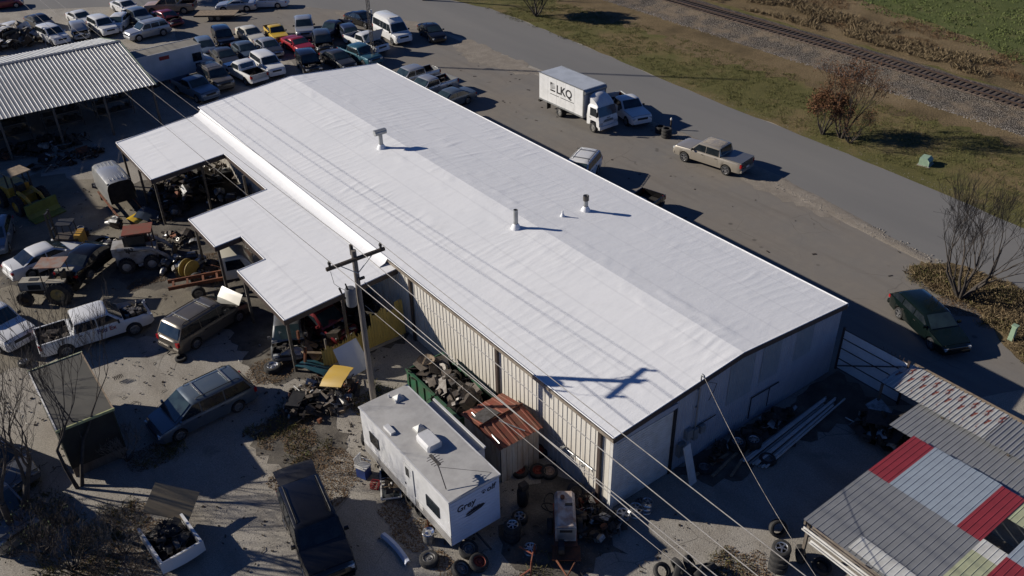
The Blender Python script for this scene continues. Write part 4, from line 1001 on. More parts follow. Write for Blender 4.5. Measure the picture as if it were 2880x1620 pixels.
MB().box((16.22, -7.6, 2.22), (.22, 8.6, .12)).build('ridge_board', M['plank'], sh2)
MB().box((16.25, -7.6, 1.05), (.05, 8.5, 2.1)).build('back_wall', M['white'], sh2)
for y in (-3.5, -6.5, -9.5): MB().box((13.95, y, 1.05), (.1, .1, 2.1)).build('post', M['wood'], sh2)

# ------------------------------------------------------------------ yellow ribbed fence with torn top under the canopy
fen = thing('yellow_fence', 'faded yellow ribbed sheet fence with torn ragged top below the canopy', 'fence', (0, 0, 0))
M['fence_yellow'] = pm('fence_sheet', (.52, .37, .10), (.36, .26, .08), 1.4, .6, 0, 0, stretch=(1, 1, .3))
rr = random.Random(5); tops = [2.35, 2.0, 2.25, 2.2, 1.5, 1.35, 1.5, 1.3, 1.25, 1.3]
for k in range(10):
    w = .5; n = 3; pts = []; p = w/n
    for q in range(n): u = q*p; pts += [(u, 0), (u+p*.55, 0), (u+p*.7, -.025), (u+p*.85, -.025)]
    pts.append((w, 0)); tp = [tops[k]+rr.uniform(-.14, .14) for _ in pts]
    MB().loft([[(u, d, .18) for u, d in pts], [(u, d+.05*max(0, z-1), z) for (u, d), z in zip(pts, tp)]], False, False).build('fence_sheet', M['fence_yellow'], fen, (-.75-.5*(k), 16.35+.06*k*0, 0)).location.x -= .0
MB().box((-2.9, 16.38, .09), (5.0, .2, .18)).build('plinth', M['concrete'], fen)
for x in (-.5, -2.6, -4.9): MB().box((x, 16.5, .9), (.09, .09, 1.8)).build('post', M['wood'], fen)

# ------------------------------------------------------------------ rusty red roofed tool shed against the wall
rsd = thing('rusty_tool_shed', 'small tool shed with rusty red ribbed gable roof against the warehouse wall', 'shed', (-1.68, 5.48, 0))
wm = pm('shed_wall', (.42, .40, .36), (.26, .17, .10), 1.6, .6, 0, 0, stretch=(1, 1, .25))
for sx, n_, rot in ((-1.08, 9, 0), (1.08, 9, 0)):
    for k in range(9): MB().box((sx, -1.35+k*.3+.15, 1.05), (.03, .28, 2.1)).build('wall_board', wm, rsd)
for sy in (-1.38, 1.38):
    for k in range(7): MB().box((-1.05+k*.3+.15, sy, 1.05), (.28, .03, 2.1)).build('wall_board', wm, rsd)
MB().box((0, 0, 1.0), (2.05, 2.65, 2.0)).build('inner_lining', M['under'], rsd)
for sg in (-1, 1):
    for k in range(6):
        x0 = -1.2+k*.4; pts = [(x0, 0), (x0+.15, 0), (x0+.18, .03), (x0+.24, .03), (x0+.27, 0), (x0+.4, 0)]
        MB().loft([[(x, 0, 2.46+h) for x, h in pts], [(x, sg*1.52, 2.14+h) for x, h in pts]], False, False).build('roof_sheet', M['rust_red'], rsd)
MB().tube([(-1.22, 0, 2.50), (1.22, 0, 2.50)], .04, 6).build('ridge_cap', M['rust'], rsd)
for sy in (-1, 1): MB().add([(sy*1.08, -1.4, 2.1), (sy*1.08, 1.4, 2.1), (sy*1.08, 0, 2.43)], [(0, 1, 2)]).build('gable_end', M['rust_red'], rsd)
pl = thing('loose_roof_sheet', 'grey-brown flat sheet lying on the rusty tool shed roof', 'sheet', (-2.2, 5.95, 2.46), .1)
o = MB().box((0, 0, 0), (1.0, .9, .02), rx=-.21).build('sheet', M['mid_iron'], pl)
for k, (a, b) in enumerate((((-2.0, 5.2, 2.53), (-1.35, 4.15, 2.30)), ((-2.55, 6.5, 2.40), (-2.7, 4.2, 2.30)))):
    o = MB().tube([a, b], .03, 6).build('metal_pipe', M['alu'] if k == 0 else M['galv']); tag(o, ('pale pipe lying across the rusty tool shed roof', 'thin pipe along the left eave of the rusty tool shed')[k], 'pipe')

# ------------------------------------------------------------------ storage box with flat grey roof, lower left
stb = thing('storage_box', 'flat grey-roofed storage box with pale edges and dark sides', 'storage box', (-16.62, 18.7, .62))
mk = pm('felt_roof', (.085, .080, .068), (.06, .057, .05), .8, .9, 0, .3, 30)
MB().box((0, 0, 2.36), (2.38, 5.2, .06)).build('roof', mk, stb)
for sx in (-1, 1): MB().box((sx*1.2, 0, 2.38), (.06, 5.3, .09)).build('roof_edge', M['plank'] if sx > 0 else M['white'], stb)
lime = pm('lime_edge', (.40, .42, .20), (.28, .28, .14), 3, .6)
for sy, m_ in ((-1, lime), (1, M['cream'] if 'cream' in M else SC['cream'])): MB().box((0, sy*2.65, 2.38), (2.5, .07, .12)).build('roof_edge', m_, stb)
for sx in (-1, 1):
    for k in range(8): MB().box((sx*1.16, -2.27+k*.65, 1.2), (.05, .63, 2.3)).build('side_board', pm('box_olive', (.045, .047, .03), (.03, .03, .02), 2, .8), stb)
MB().box((0, 2.55, 1.2), (2.3, .05, 2.3)).build('rear_wall', M['green'], stb)
MB().box((0, -2.52, 1.2), (2.3, .05, 2.3)).build('door', pm('box_door', (.03, .028, .022), (.02, .018, .015), 2, .8), stb)

# ------------------------------------------------------------------ steel lattice mast
mast = thing('lattice_mast', 'tall thin steel lattice radio mast behind the warehouse roof', 'mast', (20.9, 57.2, 0))
hs = .17; legs = [(hs, 0), (-hs*.5, hs*.87), (-hs*.5, -hs*.87)]
for x, y in legs: MB().cyl((x, y, 0), (x, y, 16.5), .034, n=6).build('leg', M['mid_iron'], mast)
mb = MB()
for k in range(44):
    z = .2+k*.37
    for i in range(3):
        a, b = legs[i], legs[(i+1) % 3]; mb.cyl((*a, z), (*b, z), .014, n=4); mb.cyl((*a, z), (*b, z+.37), .014, n=4)
tag(mb.build('lattice_bracing', M['mid_iron'], mast), kind='stuff')
for k, z in enumerate((5.2, 8.4)): MB().box((.25, 0, z), (.2, .2, .3)).build('antenna_box', M['white'], mast)

# ------------------------------------------------------------------ utility pole and lines
PX, PY = -5.4, 10.5
up = thing('utility_pole', 'grey wooden utility pole with crossarm and transformer behind the camper', 'utility pole', (PX, PY, 0))
MB().tube([(0, 0, -.1), (.0, 0, 4), (.0, 0, 10.1)], [.155, .135, .115], 14).build('pole', M['pole'], up)
MB().box((0, -.14, 9.75), (2.75, .12, .14)).build('crossarm', M['dark_iron'], up)
MB().box((.0, .17, 10.05), (.12, .12, .5)).build('pole_top_pin', M['dark_iron'], up)
for sg in (-1, 1):
    MB().tube([(sg*.75, -.18, 9.7), (0, -.16, 9.05)], .022, 6).build('arm_brace', M['galv'], up)
    MB().lathe([(.05, 0), (.06, .08), (.03, .1), (.075, .13), (.08, .2), (.04, .26), (0, .27)], 10, c=(sg*1.2, -.14, 9.83)).build('insulator', M['black'], up)
MB().lathe([(.0, 7.55), (.22, 7.55), (.235, 7.6), (.235, 8.35), (.2, 8.42), (0, 8.45)], 16, c=(-.42, -.05, 0)).build('transformer', pm('transformer_grey', (.16, .165, .17), (.12, .12, .125), 3, .5), up, smooth=40)
MB().tube([(-.55, -.1, 8.42), (-.62, -.12, 8.75)], [.045, .03], 8).build('bushing', M['black'], up)
MB().tube([(-.95, -.2, 8.7), (-.85, -.2, 8.3), (-.75, -.2, 8.1)], [.05, .03, .05], 8).build('cutout_fuse', M['black'], up)
MB().tube([(-1.2, -.14, 9.6), (-1.15, -.2, 9.0), (-.95, -.22, 8.75), (-.7, -.2, 8.5)], .01, 5).build('jumper', M['black'], up)
MB().box((.12, -.16, 8.75), (.3, .1, .1)).build('secondary_rack', M['black'], up)
def wire(name, label, a, b, sag, r, mat='wire', n=40):
    a = Vector(a); b = Vector(b); pts = []
    for k in range(n+1):
        t_ = k/n; p = a.lerp(b, t_); p.z -= sag*4*t_*(1-t_); pts.append(p)
    tag(MB().tube(pts, r, 5).build(name, M[mat]), label, 'power line', 'overhead lines along the yard')
for dx, dz, r, nm in ((-1.2, 10.1, .012, 'left end of the crossarm'), (0, 10.35, .012, 'pole top'), (1.2, 10.1, .012, 'right end of the crossarm')):
    wire('power_line', 'thin overhead wire running away over the barn from the %s' % nm, (PX+dx, PY-.14+(.3 if dx == 0 else 0), dz), (PX+dx-.2, 116, dz), 1.1, r, 'mid_iron')
for p0, x1, z1, sag, r, nm in (((PX+1.2, PY-.14, 10.1), -3.6, 10.6, .5, .016, 'leaving the right end of the crossarm'), ((PX, PY+.16, 10.35), -4.7, 10.9, .5, .016, 'leaving the pole top'), ((PX-1.2, PY-.14, 10.1), -4.2, 10.4, .4, .016, 'leaving the left end of the crossarm'), ((PX+.25, PY-.15, 8.5), -4.3, 8.8, .5, .017, 'leaving the pole below the crossarm')):
    wire('power_line', 'pale overhead wire crossing the yard towards the camera, %s' % nm, p0, (x1, -52, z1), sag, r)
wire('service_drop', 'thin twisted service cable from the pole past the warehouse wall', (PX+.1, PY-.2, 7.4), (-2.6, -40, 7.0), .5, .010)
sd_ = thing('service_cable', 'banded service cable slanting from the gable weatherhead towards the patchwork shed', 'cable', (0, 0, 0))
ca, cb_ = Vector((4.9, -.28, 4.98)), Vector((0.6, -9.5, 4.2))
MB().tube([ca.lerp(cb_, k/14)-Vector((0, 0, .4*4*(k/14)*(1-k/14))) for k in range(15)], .013, 6).build('cable', M['mid_iron'], sd_)

# ------------------------------------------------------------------ pedestal and small fixed things by the road
ped = thing('utility_cabinet', 'pale green utility cabinet on the grass verge', 'cabinet', (41.59, 10.73, 0.00), R(12)); ped.scale = (.82, .82, .72)
mb = MB(); mb.add([(-.55, -.45, 0), (.55, -.45, 0), (.55, .45, 0), (-.55, .45, 0), (-.55, -.45, .55), (.55, -.45, .55), (.55, .45, .8), (-.55, .45, .8), (-.5, -.2, .85), (.5, -.2, .85)], [(0, 1, 5, 4), (1, 2, 6, 9, 5), (2, 3, 7, 6), (3, 0, 4, 8, 7), (4, 5, 9, 8), (8, 9, 6, 7), (0, 3, 2, 1)])
pg = pm('cabinet_green', (.26, .36, .25), (.21, .29, .21), 3, .5); mb.build('cabinet_shell', pg, ped)
MB().box((0, -.47, .3), (.12, .02, .18)).build('warning_plate', M['black'], ped); MB().box((0, 0, .03), (1.3, 1.1, .07)).build('base_slab', M['concrete'], ped)
cbx = thing('telecom_pedestal', 'slim pale green telecom pedestal in the grass beside the green wagon', 'pedestal', (25.16, -4.35, 0.00))
MB().box((0, 0, .45), (.26, .26, .9), taper=.85).build('pedestal_shell', pg, cbx); MB().box((0, 0, .93), (.3, .3, .07)).build('pedestal_cap', pg, cbx)
sgp = thing('sign_post', 'dark square sign post leaning among the bare tree branches', 'post', (29.95, -0.64, 0.00), 0)
MB().tube([(0, 0, 0), (.1, .02, 1.9)], .035, 6).build('post', M['dark_iron'], sgp); MB().box((.1, .02, 1.95), (.16, .06, .3)).build('sign_plate', M['dark_iron'], sgp)

# pad and legs under the storage box, so that it stands on timbers
for sy in (-2.2, 0, 2.2): MB().box((0, sy, -.30), (2.3, .3, .62)).build('timber_support', M['wood'], stb)
# tall neighbouring building beyond the left edge; its shade falls over the loader and the barn yard
nb = thing('neighbour_building', 'tall grey metal building beyond the left edge of the yard', 'building', (-32.6, 65.4, 0))
for sx in (-1, 1): 
    for k in range(8): MB().box((sx*6.5, -6.8+k*1.95, 5.5), (.08, 1.94, 11)).build('wall_panel', M['galv'], nb)
for sy in (-1, 1): MB().box((0, sy*7.75, 5.5), (13, .08, 11)).build('end_wall', M['galv'], nb)
for sx in (-1, 1): MB().loft([[(0, y, 12.0), (sx*6.7, y, 11.0)] for y in (-7.9, 7.9)], False, False).build('roof_slope', M['barn_roof'], nb)
MB().box((0, -7.82, 2.2), (4.0, .06, 4.4)).build('sliding_door', M['brown_trim'], nb)

# ------------------------------------------------------------------ box truck on the lot (faces -Y); local +x is forward
bt = thing('box_truck', 'white cab-over box truck with black lettering parked on the lot', 'truck', (27.45, 33.4, 0), -math.pi/2)
bw = M['white']; truck_white = pm('truck_white', (.66, .66, .65), (.56, .56, .55), 1.2, .35, 0)
bx0, bx1, bz0, bz1, hw_ = -4.35, 1.35, .95, 3.3, 1.2
MB().box(((bx0+bx1)/2, 0, (bz0+bz1)/2), (bx1-bx0, 2*hw_, bz1-bz0)).build('cargo_box', truck_white, bt)
for sy in (-1, 1):
    for k in range(5): MB().box((bx0+.6+k*1.14, sy*(hw_+.006), 2.12), (1.12, .012, 2.2)).build('box_panel', truck_white, bt)
    MB().box(((bx0+bx1)/2, sy*(hw_+.01), bz0+.06), (bx1-bx0, .05, .14)).build('bottom_rail', M['galv'], bt)
    MB().box(((bx0+bx1)/2, sy*(hw_-.0), bz1+.0), (bx1-bx0, .07, .07)).build('top_rail', M['galv'], bt)
    MB().box((bx1-.0, sy*(hw_-.02), 2.12), (.09, .1, 2.36)).build('corner_post', M['galv'], bt)
MB().box(((bx0+bx1)/2, 0, bz1+.012), (bx1-bx0-.1, 2*hw_-.12, .02)).build('box_roof', pm('box_roof', (.42, .45, .49), (.35, .375, .41), 1.2, .5), bt)
MB().loft([[(bx1+.06, y, z-.02), (bx1+.2, y, z-.14), (bx1+.2, y, z-.3), (bx1+.02, y, z-.45)] for y, z in ((-1.18, bz1), (1.18, bz1))], True, True).build('nose_cap', M['galv'], bt)
MB().box((bx0-.03, 0, 2.1), (.06, 2.2, 2.1)).build('roller_door', truck_white, bt)
MB().box((bx0-.12, 0, .72), (.22, 2.3, .16)).build('rear_step', M['dark_iron'], bt)
for sy in (-1, 1): MB().box((-1.2, sy*.42, .78), (6.6, .09, .22)).build('chassis_rail', M['black'], bt)
# cab
cabm = MB(); cs = [(1.62, 2.15, 0), (1.75, 2.25, 0), (2.5, 2.28, 0), (2.78, 2.18, .0), (3.05, 1.35, .0), (3.12, 1.2, 0), (3.12, .5, 0)]
def csec(x, zt, zb): return [(x, 1.0, zb), (x, 1.02, min(zt-.02, 1.3)), (x, .96, max(zt-.12, zb+.1)), (x, .85, zt), (x, 0, zt+.03), (x, -.85, zt), (x, -.96, max(zt-.12, zb+.1)), (x, -1.02, min(zt-.02, 1.3)), (x, -1.0, zb)]
zb_ = lambda x: .5 if (x < 1.9 or x > 2.95) else .95
cabm.loft([csec(x, z, b) for x, z, b in ((1.62, 2.15, .55), (1.78, 2.26, .55), (2.0, 2.27, .62), (2.06, 2.27, .98), (2.5, 2.28, 1.02), (2.74, 2.2, .98), (2.8, 2.05, .62), (3.03, 1.36, .5), (3.10, 1.2, .48), (3.12, .95, .46))], True, True)
cabm.build('cab', truck_white, bt, smooth=40)
wsx = [(2.775, 2.14), (3.035, 1.42)]
MB().loft([[(x+.03+.02*(1-u*u), u*.93, z) for u in (-1, -.5, 0, .5, 1)] for x, z in wsx], False, False).build('windscreen', M['glass2'], bt)
for sy in (-1, 1):
    MB().plate([(2.0, sy*.995, 1.38), (2.82, sy*.995, 1.38), (2.66, sy*.985, 2.05), (2.0, sy*.985, 2.05)], .03, (0, sy, .1)).build('side_window', M['glass'], bt)
    d = MB().plate([(1.95, sy*1.008, 1.02), (2.86, sy*1.008, 1.02), (2.86, sy*1.012, 1.33), (1.95, sy*1.012, 1.33)], .012, (0, sy, 0)).build('door', truck_white, bt); MB().box((2.05, sy*1.035, 1.22), (.16, .03, .04)).build('handle', M['black'], d)
    MB().box((3.12, sy*.78, .82), (.06, .34, .2)).build('headlight', M['lamp'], bt)
    MB().tube([(2.95, sy*.98, 2.1), (3.05, sy*1.18, 2.05), (3.05, sy*1.18, 1.5)], .02, 6).build('mirror_arm', M['black'], bt); MB().box((3.05, sy*1.2, 1.72), (.08, .2, .42)).build('mirror', M['black'], bt)
    MB().box((-3.3, sy*1.0, .62), (.03, .42, .6)).build('mudflap', M['black'], bt)
    MB().box((bx0-.02, sy*1.0, 1.02), (.08, .22, .1)).build('tail_light', M['tail'], bt)
MB().box((3.14, 0, .52), (.16, 2.0, .26)).build('front_bumper', truck_white, bt)
for k in range(3): MB().box((3.135, 0, .98+k*.07), (.03, 1.1-.1*k, .03)).build('grille_slot', M['black'], bt)
fr_ = MB(); fr_.loft([[(x, y, 2.24+h*(1-.35*(abs(y)/.85)**3)) for y in (-.85, -.6, -.3, 0, .3, .6, .85)] for x, h in ((1.68, .80), (1.9, .78), (2.2, .62), (2.5, .36), (2.68, .12), (2.76, .0))], False, False)
fr_.loft([[(x, sy*.85, 2.24) for x in (1.68, 1.9, 2.2, 2.5, 2.68, 2.76)] for sy in (1,)]+[[(x, .85, 2.24+h*.65) for x, h in ((1.68, .80), (1.9, .78), (2.2, .62), (2.5, .36), (2.68, .12), (2.76, .0))]], False, False)
fr_.loft([[(x, -.85, 2.24) for x in (1.68, 1.9, 2.2, 2.5, 2.68, 2.76)], [(x, -.85, 2.24+h*.65) for x, h in ((1.68, .80), (1.9, .78), (2.2, .62), (2.5, .36), (2.68, .12), (2.76, .0))]], False, False)
fr_.build('roof_fairing', truck_white, bt, smooth=45)
MB().box((1.5, .6, 1.5), (.16, .3, 1.2)).build('exhaust_stack', M['dark_iron'], bt)
ty, rm = wheel_meshes(.40, 'steel')
for ax in (2.42, -1.85):
    for sy in (1, -1):
        for k in ((0,) if ax > 0 else (0, 1)):
            w = mobj('wheel', ty, M['rubber'], bt, (ax, sy*(.93-.28*k), .40)); mobj('rim', rm, M['alu'], w)
            if sy < 0: w.rotation_euler.z = math.pi
# lettering on the yard-facing side (local -y)
lettering('LKQ', .98, M['ink'], bt, (-1.05, -hw_-.02, 2.42), (R(90), 0, 0), sx=1.05)
lg = MB()
lg.add([(-2.85, 0, 2.12), (-2.2, 0, 2.12), (-2.2, 0, 2.25), (-2.85, 0, 2.25)], [(0, 1, 2, 3)])
for k in range(5):
    a0, a1 = R(20+k*14), R(32+k*14)
    lg.add([(-2.85, 0, 2.3+k*.1), (-2.6+.02*k, 0, 2.33+k*.11), (-2.2, 0, 2.42+k*.1), (-2.2, 0, 2.46+k*.09), (-2.6+.02*k, 0, 2.38+k*.11), (-2.85, 0, 2.35+k*.1)], [(0, 1, 2, 3, 4, 5)])
lg.add([(-2.85, 0, 2.62), (-2.55, 0, 2.86), (-2.85, 0, 2.86)], [(0, 1, 2)])
lo = lg.build('emblem', M['ink'], bt, (0, -hw_-.022, 0))
for x0, x1 in ((-2.85, -1.7), (-1.5, .2)):
    MB().box(((x0+x1)/2, -hw_-.02, 1.86), (x1-x0, .006, .05)).build('caption_strip', M['ink'], bt)
lettering('ISUZU', .13, M['ink'], bt, (3.14, 0, 1.26), (R(90), 0, R(90)), 'front_badge')

# ------------------------------------------------------------------ white step van beside the barn
stv = thing('step_van', 'long white step van with red sign and dented cab beside the barn', 'van', (3.9, 66.0, 0), R(4))
step_white = pm('step_white', (.50, .52, .55), (.42, .44, .46), 1.0, .5)
MB().box((-.2, 0, 1.75), (6.2, 2.2, 2.5)).build('body', step_white, stv)
MB().box((-.2, 0, 3.02), (6.2, 2.24, .06)).build('roof', pm('step_roof', (.22, .205, .175), (.17, .155, .13), 1, .8), stv)
for sy in (-1, 1): MB().box((-.2, sy*1.12, 3.03), (6.24, .07, .12)).build('roof_rail', M['white'], stv)
MB().loft([[(x, y, z) for y, z in ((-1.0, .6), (-1.02, zt), (1.02, zt), (1.0, .6))] for x, zt in ((2.9, 2.2), (3.3, 1.5), (4.0, 1.35), (4.15, 1.0))], True, True).build('bonnet', step_white, stv)
MB().box((3.0, 0, 2.1), (.06, 1.8, .75), ry=-.2).build('windscreen', M['glass'], stv)
MB().box((2.35, -1.11, 1.95), (.9, .03, .8)).build('side_window', M['glass'], stv); MB().box((2.3, -1.11, 1.2), (.5, .03, .35)).build('side_vent', M['black'], stv)
MB().box((-.75, -1.115, 2.55), (.95, .03, .34)).build('red_sign', M['red'], stv)
for ax in (3.0, -2.0):
    for sy in (1, -1):
        w = mobj('wheel', ty, M['rubber'], stv, (ax, sy*.95, .40)); mobj('rim', rm, M['steel_rim'], w)
        if sy < 0: w.rotation_euler.z = math.pi
MB().box((0, 0, .48), (6.0, 1.5, .2)).build('chassis', M['under'], stv)

# conversion van extras: raised roof, stripe
MB().loft([[(x, y, z) for y, z in ((-.82, 2.05), (-.78, zt-.08), (-.6, zt), (0, zt+.03), (.6, zt), (.78, zt-.08), (.82, 2.05))] for x, zt in ((1.2, 2.12), (.75, 2.42), (.3, 2.48), (-2.3, 2.48), (-2.6, 2.3))], True, True).build('raised_roof', P['white'], cv, smooth=40)
MB().box((.55, 0, 2.47), (.35, 1.1, .06)).build('roof_vent', M['white'], cv)
# lettering on the delivery pickup door
lettering('Fed', .36, pm('print_purple', (.09, .05, .16), (.06, .04, .1), 5, .6), fx, (.25, -1.02, .97), (R(90), 0, 0)); lettering('Ex', .36, pm('print_red', (.30, .05, .05), (.2, .05, .05), 5, .6), fx, (.80, -1.02, .97), (R(90), 0, 0))

# ------------------------------------------------------------------ camper trailer (front faces -Y)
rv = thing('camper_trailer', 'white travel trailer with grey roof parked beside the warehouse wall', 'camper', (-5.5, 5.62, 0))
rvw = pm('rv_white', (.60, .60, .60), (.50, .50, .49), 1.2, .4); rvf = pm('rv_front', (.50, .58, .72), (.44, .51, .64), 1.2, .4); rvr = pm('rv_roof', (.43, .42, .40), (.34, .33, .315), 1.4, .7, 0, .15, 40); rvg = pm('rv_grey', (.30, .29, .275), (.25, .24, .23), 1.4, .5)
X, Y0, Y1, Z0, Z1 = 1.22, -3.55, 3.58, .58, 3.12
MB().loft([[(x, Y0+.06*(z < 1), z) for z in (0,)] and [(sx*X, y, Z0) for sx in (1,)]+[(X, y, Z1-.12), (X-.12, y, Z1), (-X+.12, y, Z1), (-X, y, Z1-.12), (-X, y, Z0)] for y in (Y0, Y1)], True, True).build('body', rvw, rv)
mb = MB(); n = 24; q = []
for i in range(n+1):
    y = Y0-.03+(Y1-Y0+.06)*i/n; q.append([(u*(X+.03), y, Z1+.02+.03*(1-u*u)+.012*noise.noise((u*2, y, 3))) for u in (-1, -.75, -.5, -.25, 0, .25, .5, .75, 1)])
mb.loft(q, False, False).build('roof', rvr, rv, smooth=60)
for sx in (-1, 1): MB().box((sx*(X+.02), 0, Z1-.01), (.06, Y1-Y0+.1, .07)).build('roof_trim', rvw, rv)
MB().box((0, Y0-.02, Z1-.03), (2*X, .07, .1)).build('front_trim', rvw, rv)
for k in range(4): MB().box((-X-.012, 0, .66+k*.16), (.02, Y1-Y0-.02, .13)).build('lower_siding', rvg if k < 3 else rvw, rv)
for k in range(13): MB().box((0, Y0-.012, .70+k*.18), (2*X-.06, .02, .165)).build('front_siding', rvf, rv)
for y, z, w, h in ((2.45, 1.95, .75, .62), (-2.3, 1.85, .95, .62), (-.42, 2.3, .3, .5)): MB().box((-X-.02, y, z), (.05, w, h)).build('side_window', M['glass'], rv)
d = MB().box((-X-.025, -.5, 1.7), (.035, .72, 2.0)).build('door', rvw, rv); MB().box((-X-.05, -.2, 1.5), (.03, .05, .12)).build('handle', M['black'], d)
MB().box((-X-.015, -1.3, .95), (.03, .3, .25)).build('hatch', M['white'], rv)
# slide-out on the wall side
MB().box((X+.3, .3, 1.75), (.66, 3.9, 2.0)).build('slide_out', rvw, rv); MB().box((X+.32, .3, 2.77), (.62, 3.9, .03)).build('slide_out_roof', rvr, rv); MB().box((X+.62, .3, 2.82), (.09, 4.0, .1)).build('slide_out_topper', rvw, rv)
# roof fittings
a = MB(); a.loft([[(x*s_, y, z) for x, z in ((-.36, 0), (-.36, .22), (-.28, .33), (.28, .33), (.36, .22), (.36, 0))] for y, s_ in ((-.5, .82), (-.42, 1), (.3, 1), (.5, .9))], True, True)
a.build('air_conditioner', rvw, rv, (-.05, -.35, Z1+.04), smooth=30)
for x, y in ((.08, .66), (.42, 2.95)):
    v_ = MB(); v_.box((0, 0, .04), (.42, .42, .07)); v_.add([(-.2, -.2, .08), (.2, -.2, .08), (.2, .2, .08), (-.2, .2, .08), (0, 0, .24)], [(0, 1, 4), (1, 2, 4), (2, 3, 4), (3, 0, 4)]); v_.build('roof_vent', SC['white'], rv, (x, y, Z1+.04))
MB().loft([[(x, y, z) for x, z in ((-.13, 0), (-.11, .12), (.11, .12), (.13, 0))] for y in (-.32, .32)], True, True).build('fridge_vent', rvw, rv, (-.95, 1.38, Z1+.03))
for x, y in ((.18, 2.75), (.14, 3.3)): MB().cyl((0, 0, 0), (0, 0, .2), .045, n=8).build('plumbing_vent', rvw, rv, (x, y, Z1+.02))
an = MB(); an.tube([(-.95, -3.0, .05), (-.86, -2.4, .75), (-.80, -1.85, .95)], .022, 6); an.tube([(-.86, -2.4, .75), (1.0, -3.3, .02)], .008, 4)
for dy, l in ((-.25, .9), (-.12, 1.1), (0, .9), (.15, 1.2), (.28, .8)): an.cyl((-.82-l*.25, -2.1+dy, .86), (-.82+l*.25, -2.1+dy, .86), .014, n=5)
an.box((-.82, -2.08, .87), (.12, .7, .06)); an.build('tv_antenna', M['mid_iron'], rv, (0, 0, Z1+.02))
# front lettering and pine silhouette
ink = pm('print_navy', (.025, .03, .05), (.04, .045, .06), 5, .6)
lettering('Grey', .44, ink, rv, (-.45, Y0-.03, 2.42), (R(90), 0, 0), italic=.15); lettering('olf', .40, ink, rv, (.78, Y0-.03, 2.68), (R(90), 0, 0), italic=.15)
pw_ = MB()
for dx, dz, r_ in ((0, 0, .06), (-.08, .08, .03), (-.02, .12, .03), (.05, .11, .03), (.1, .06, .028)): pw_.cyl((dx, 0, dz), (dx, -.005, dz), r_, n=8)
pw_.build('paw_mark', ink, rv, (.42, Y0-.025, 2.62))
tr_ = MB(); rr = random.Random(3)
for k in range(26):
    x = -.42+k*.034; h = .05+.16*max(0, math.sin((k+2)/28*math.pi))*rr.uniform(.5, 1.1); tr_.add([(x-.035, 0, -.02), (x+.035, 0, -.02), (x+.01, 0, h), (x-.005, 0, h)], [(0, 1, 2, 3)])
tr_.add([(-.55, 0, -.05), (.55, 0, -.01), (.3, 0, -.12), (-.3, 0, -.15)], [(0, 1, 2, 3)])
o = tr_.build('forest_print', ink, rv, (-.02, Y0-.027, 1.95)); o.rotation_euler.y = -.12
ty2, rm2 = wheel_meshes(.34, 'steel')
for y in (-.1, -.85):
    for sx in (-1, 1):
        w = mobj('wheel', ty2, M['rubber'], rv, (sx*1.08, y, .34), math.pi/2*sx); mobj('rim', rm2, M['steel_rim'], w)
MB().box((0, 0, .5), (1.6, 6.8, .14)).build('chassis', M['under'], rv)
MB().tube([(0, Y0, .5), (0, Y0-1.0, .45)], .05, 6).build('tow_tongue', M['black'], rv)
for sx in (-1, 1): MB().tube([(sx*1.05, Y0+.7, .55), (sx*1.15, Y0+.7, 0.02)], .035, 6).build('corner_jack', M['dark_iron'], rv)
prop = thing('prop_stand', 'rusty steel prop leaning against the camper front corner', 'prop', (-6.68, 3.98, 0.00)); MB().tube([(0, 0, 0), (.05, .1, 1.35)], .04, 6).build('upright', M['rust'], prop); MB().box((.25, -.1, .03), (.9, .08, .06), rz=-.3).build('foot', M['rust'], prop)

# ------------------------------------------------------------------ flatbed trailer far left
ft = thing('flatbed_trailer', 'low flatbed car trailer with wooden deck behind the parked rows', 'trailer', (*(14.96, 82.92, 0.60)[:2], 0), R(-38))
for k in range(9): MB().box((0, -.95+k*.238, .66), (4.6, .225, .06)).build('deck_plank', M['plank'], ft)
for sy in (-1, 1): MB().box((0, sy*1.1, .6), (4.7, .08, .16)).build('side_rail', M['dark_iron'], ft)
MB().tube([(2.3, .8, .5), (3.5, 0, .5), (2.3, -.8, .5)], .05, 6).build('drawbar', M['dark_iron'], ft)
for x in (-.4, .4):
    for sy in (-1, 1):
        w = mobj('wheel', ty2, M['rubber'], ft, (x, sy*1.0, .34)); mobj('rim', rm2, M['steel_rim'], w)
        if sy < 0: w.rotation_euler.z = math.pi

# ------------------------------------------------------------------ loose tyres and rims
TYC = {}
def tyre_mesh(Rr, w):
    k = ('t', round(Rr, 2), round(w, 2))
    if k not in TYC: TYC[k] = MB().lathe([(Rr*.62, -w*.8), (Rr*.66, -w), (Rr*.84, -w*1.06), (Rr*.97, -w*.85), (Rr, -w*.5), (Rr, w*.5), (Rr*.97, w*.85), (Rr*.84, w*1.06), (Rr*.66, w), (Rr*.62, w*.8), (Rr*.8, 0)], 24, closed=True).mesh('tyre', 40)
    return TYC[k]
def rim_mesh(Rr, w, spokes):
    k = ('r', round(Rr, 2), round(w, 2), spokes)
    if k not in TYC:
        m = MB(); m.lathe([(Rr*.64, -w*.9), (Rr*.58, -w*.6), (Rr*.56, 0), (Rr*.58, w*.6), (Rr*.65, w*.95), (Rr*.62, w*1.0), (Rr*.55, w*.7)], 22)
        if spokes:
            for i in range(spokes):
                t = 2*math.pi*i/spokes; m.box((math.cos(t)*Rr*.36, math.sin(t)*Rr*.36, w*.72), (Rr*.50, Rr*.15, w*.22), rz=t)
            m.lathe([(Rr*.17, w*.5), (Rr*.16, w*.9), (.001, w*.92)], 12)
        else: m.lathe([(Rr*.56, w*.4), (Rr*.4, w*.62), (Rr*.24, w*.4), (Rr*.18, w*.7), (.001, w*.75)], 18)
        TYC[k] = m.mesh('rim', 35)
    return TYC[k]
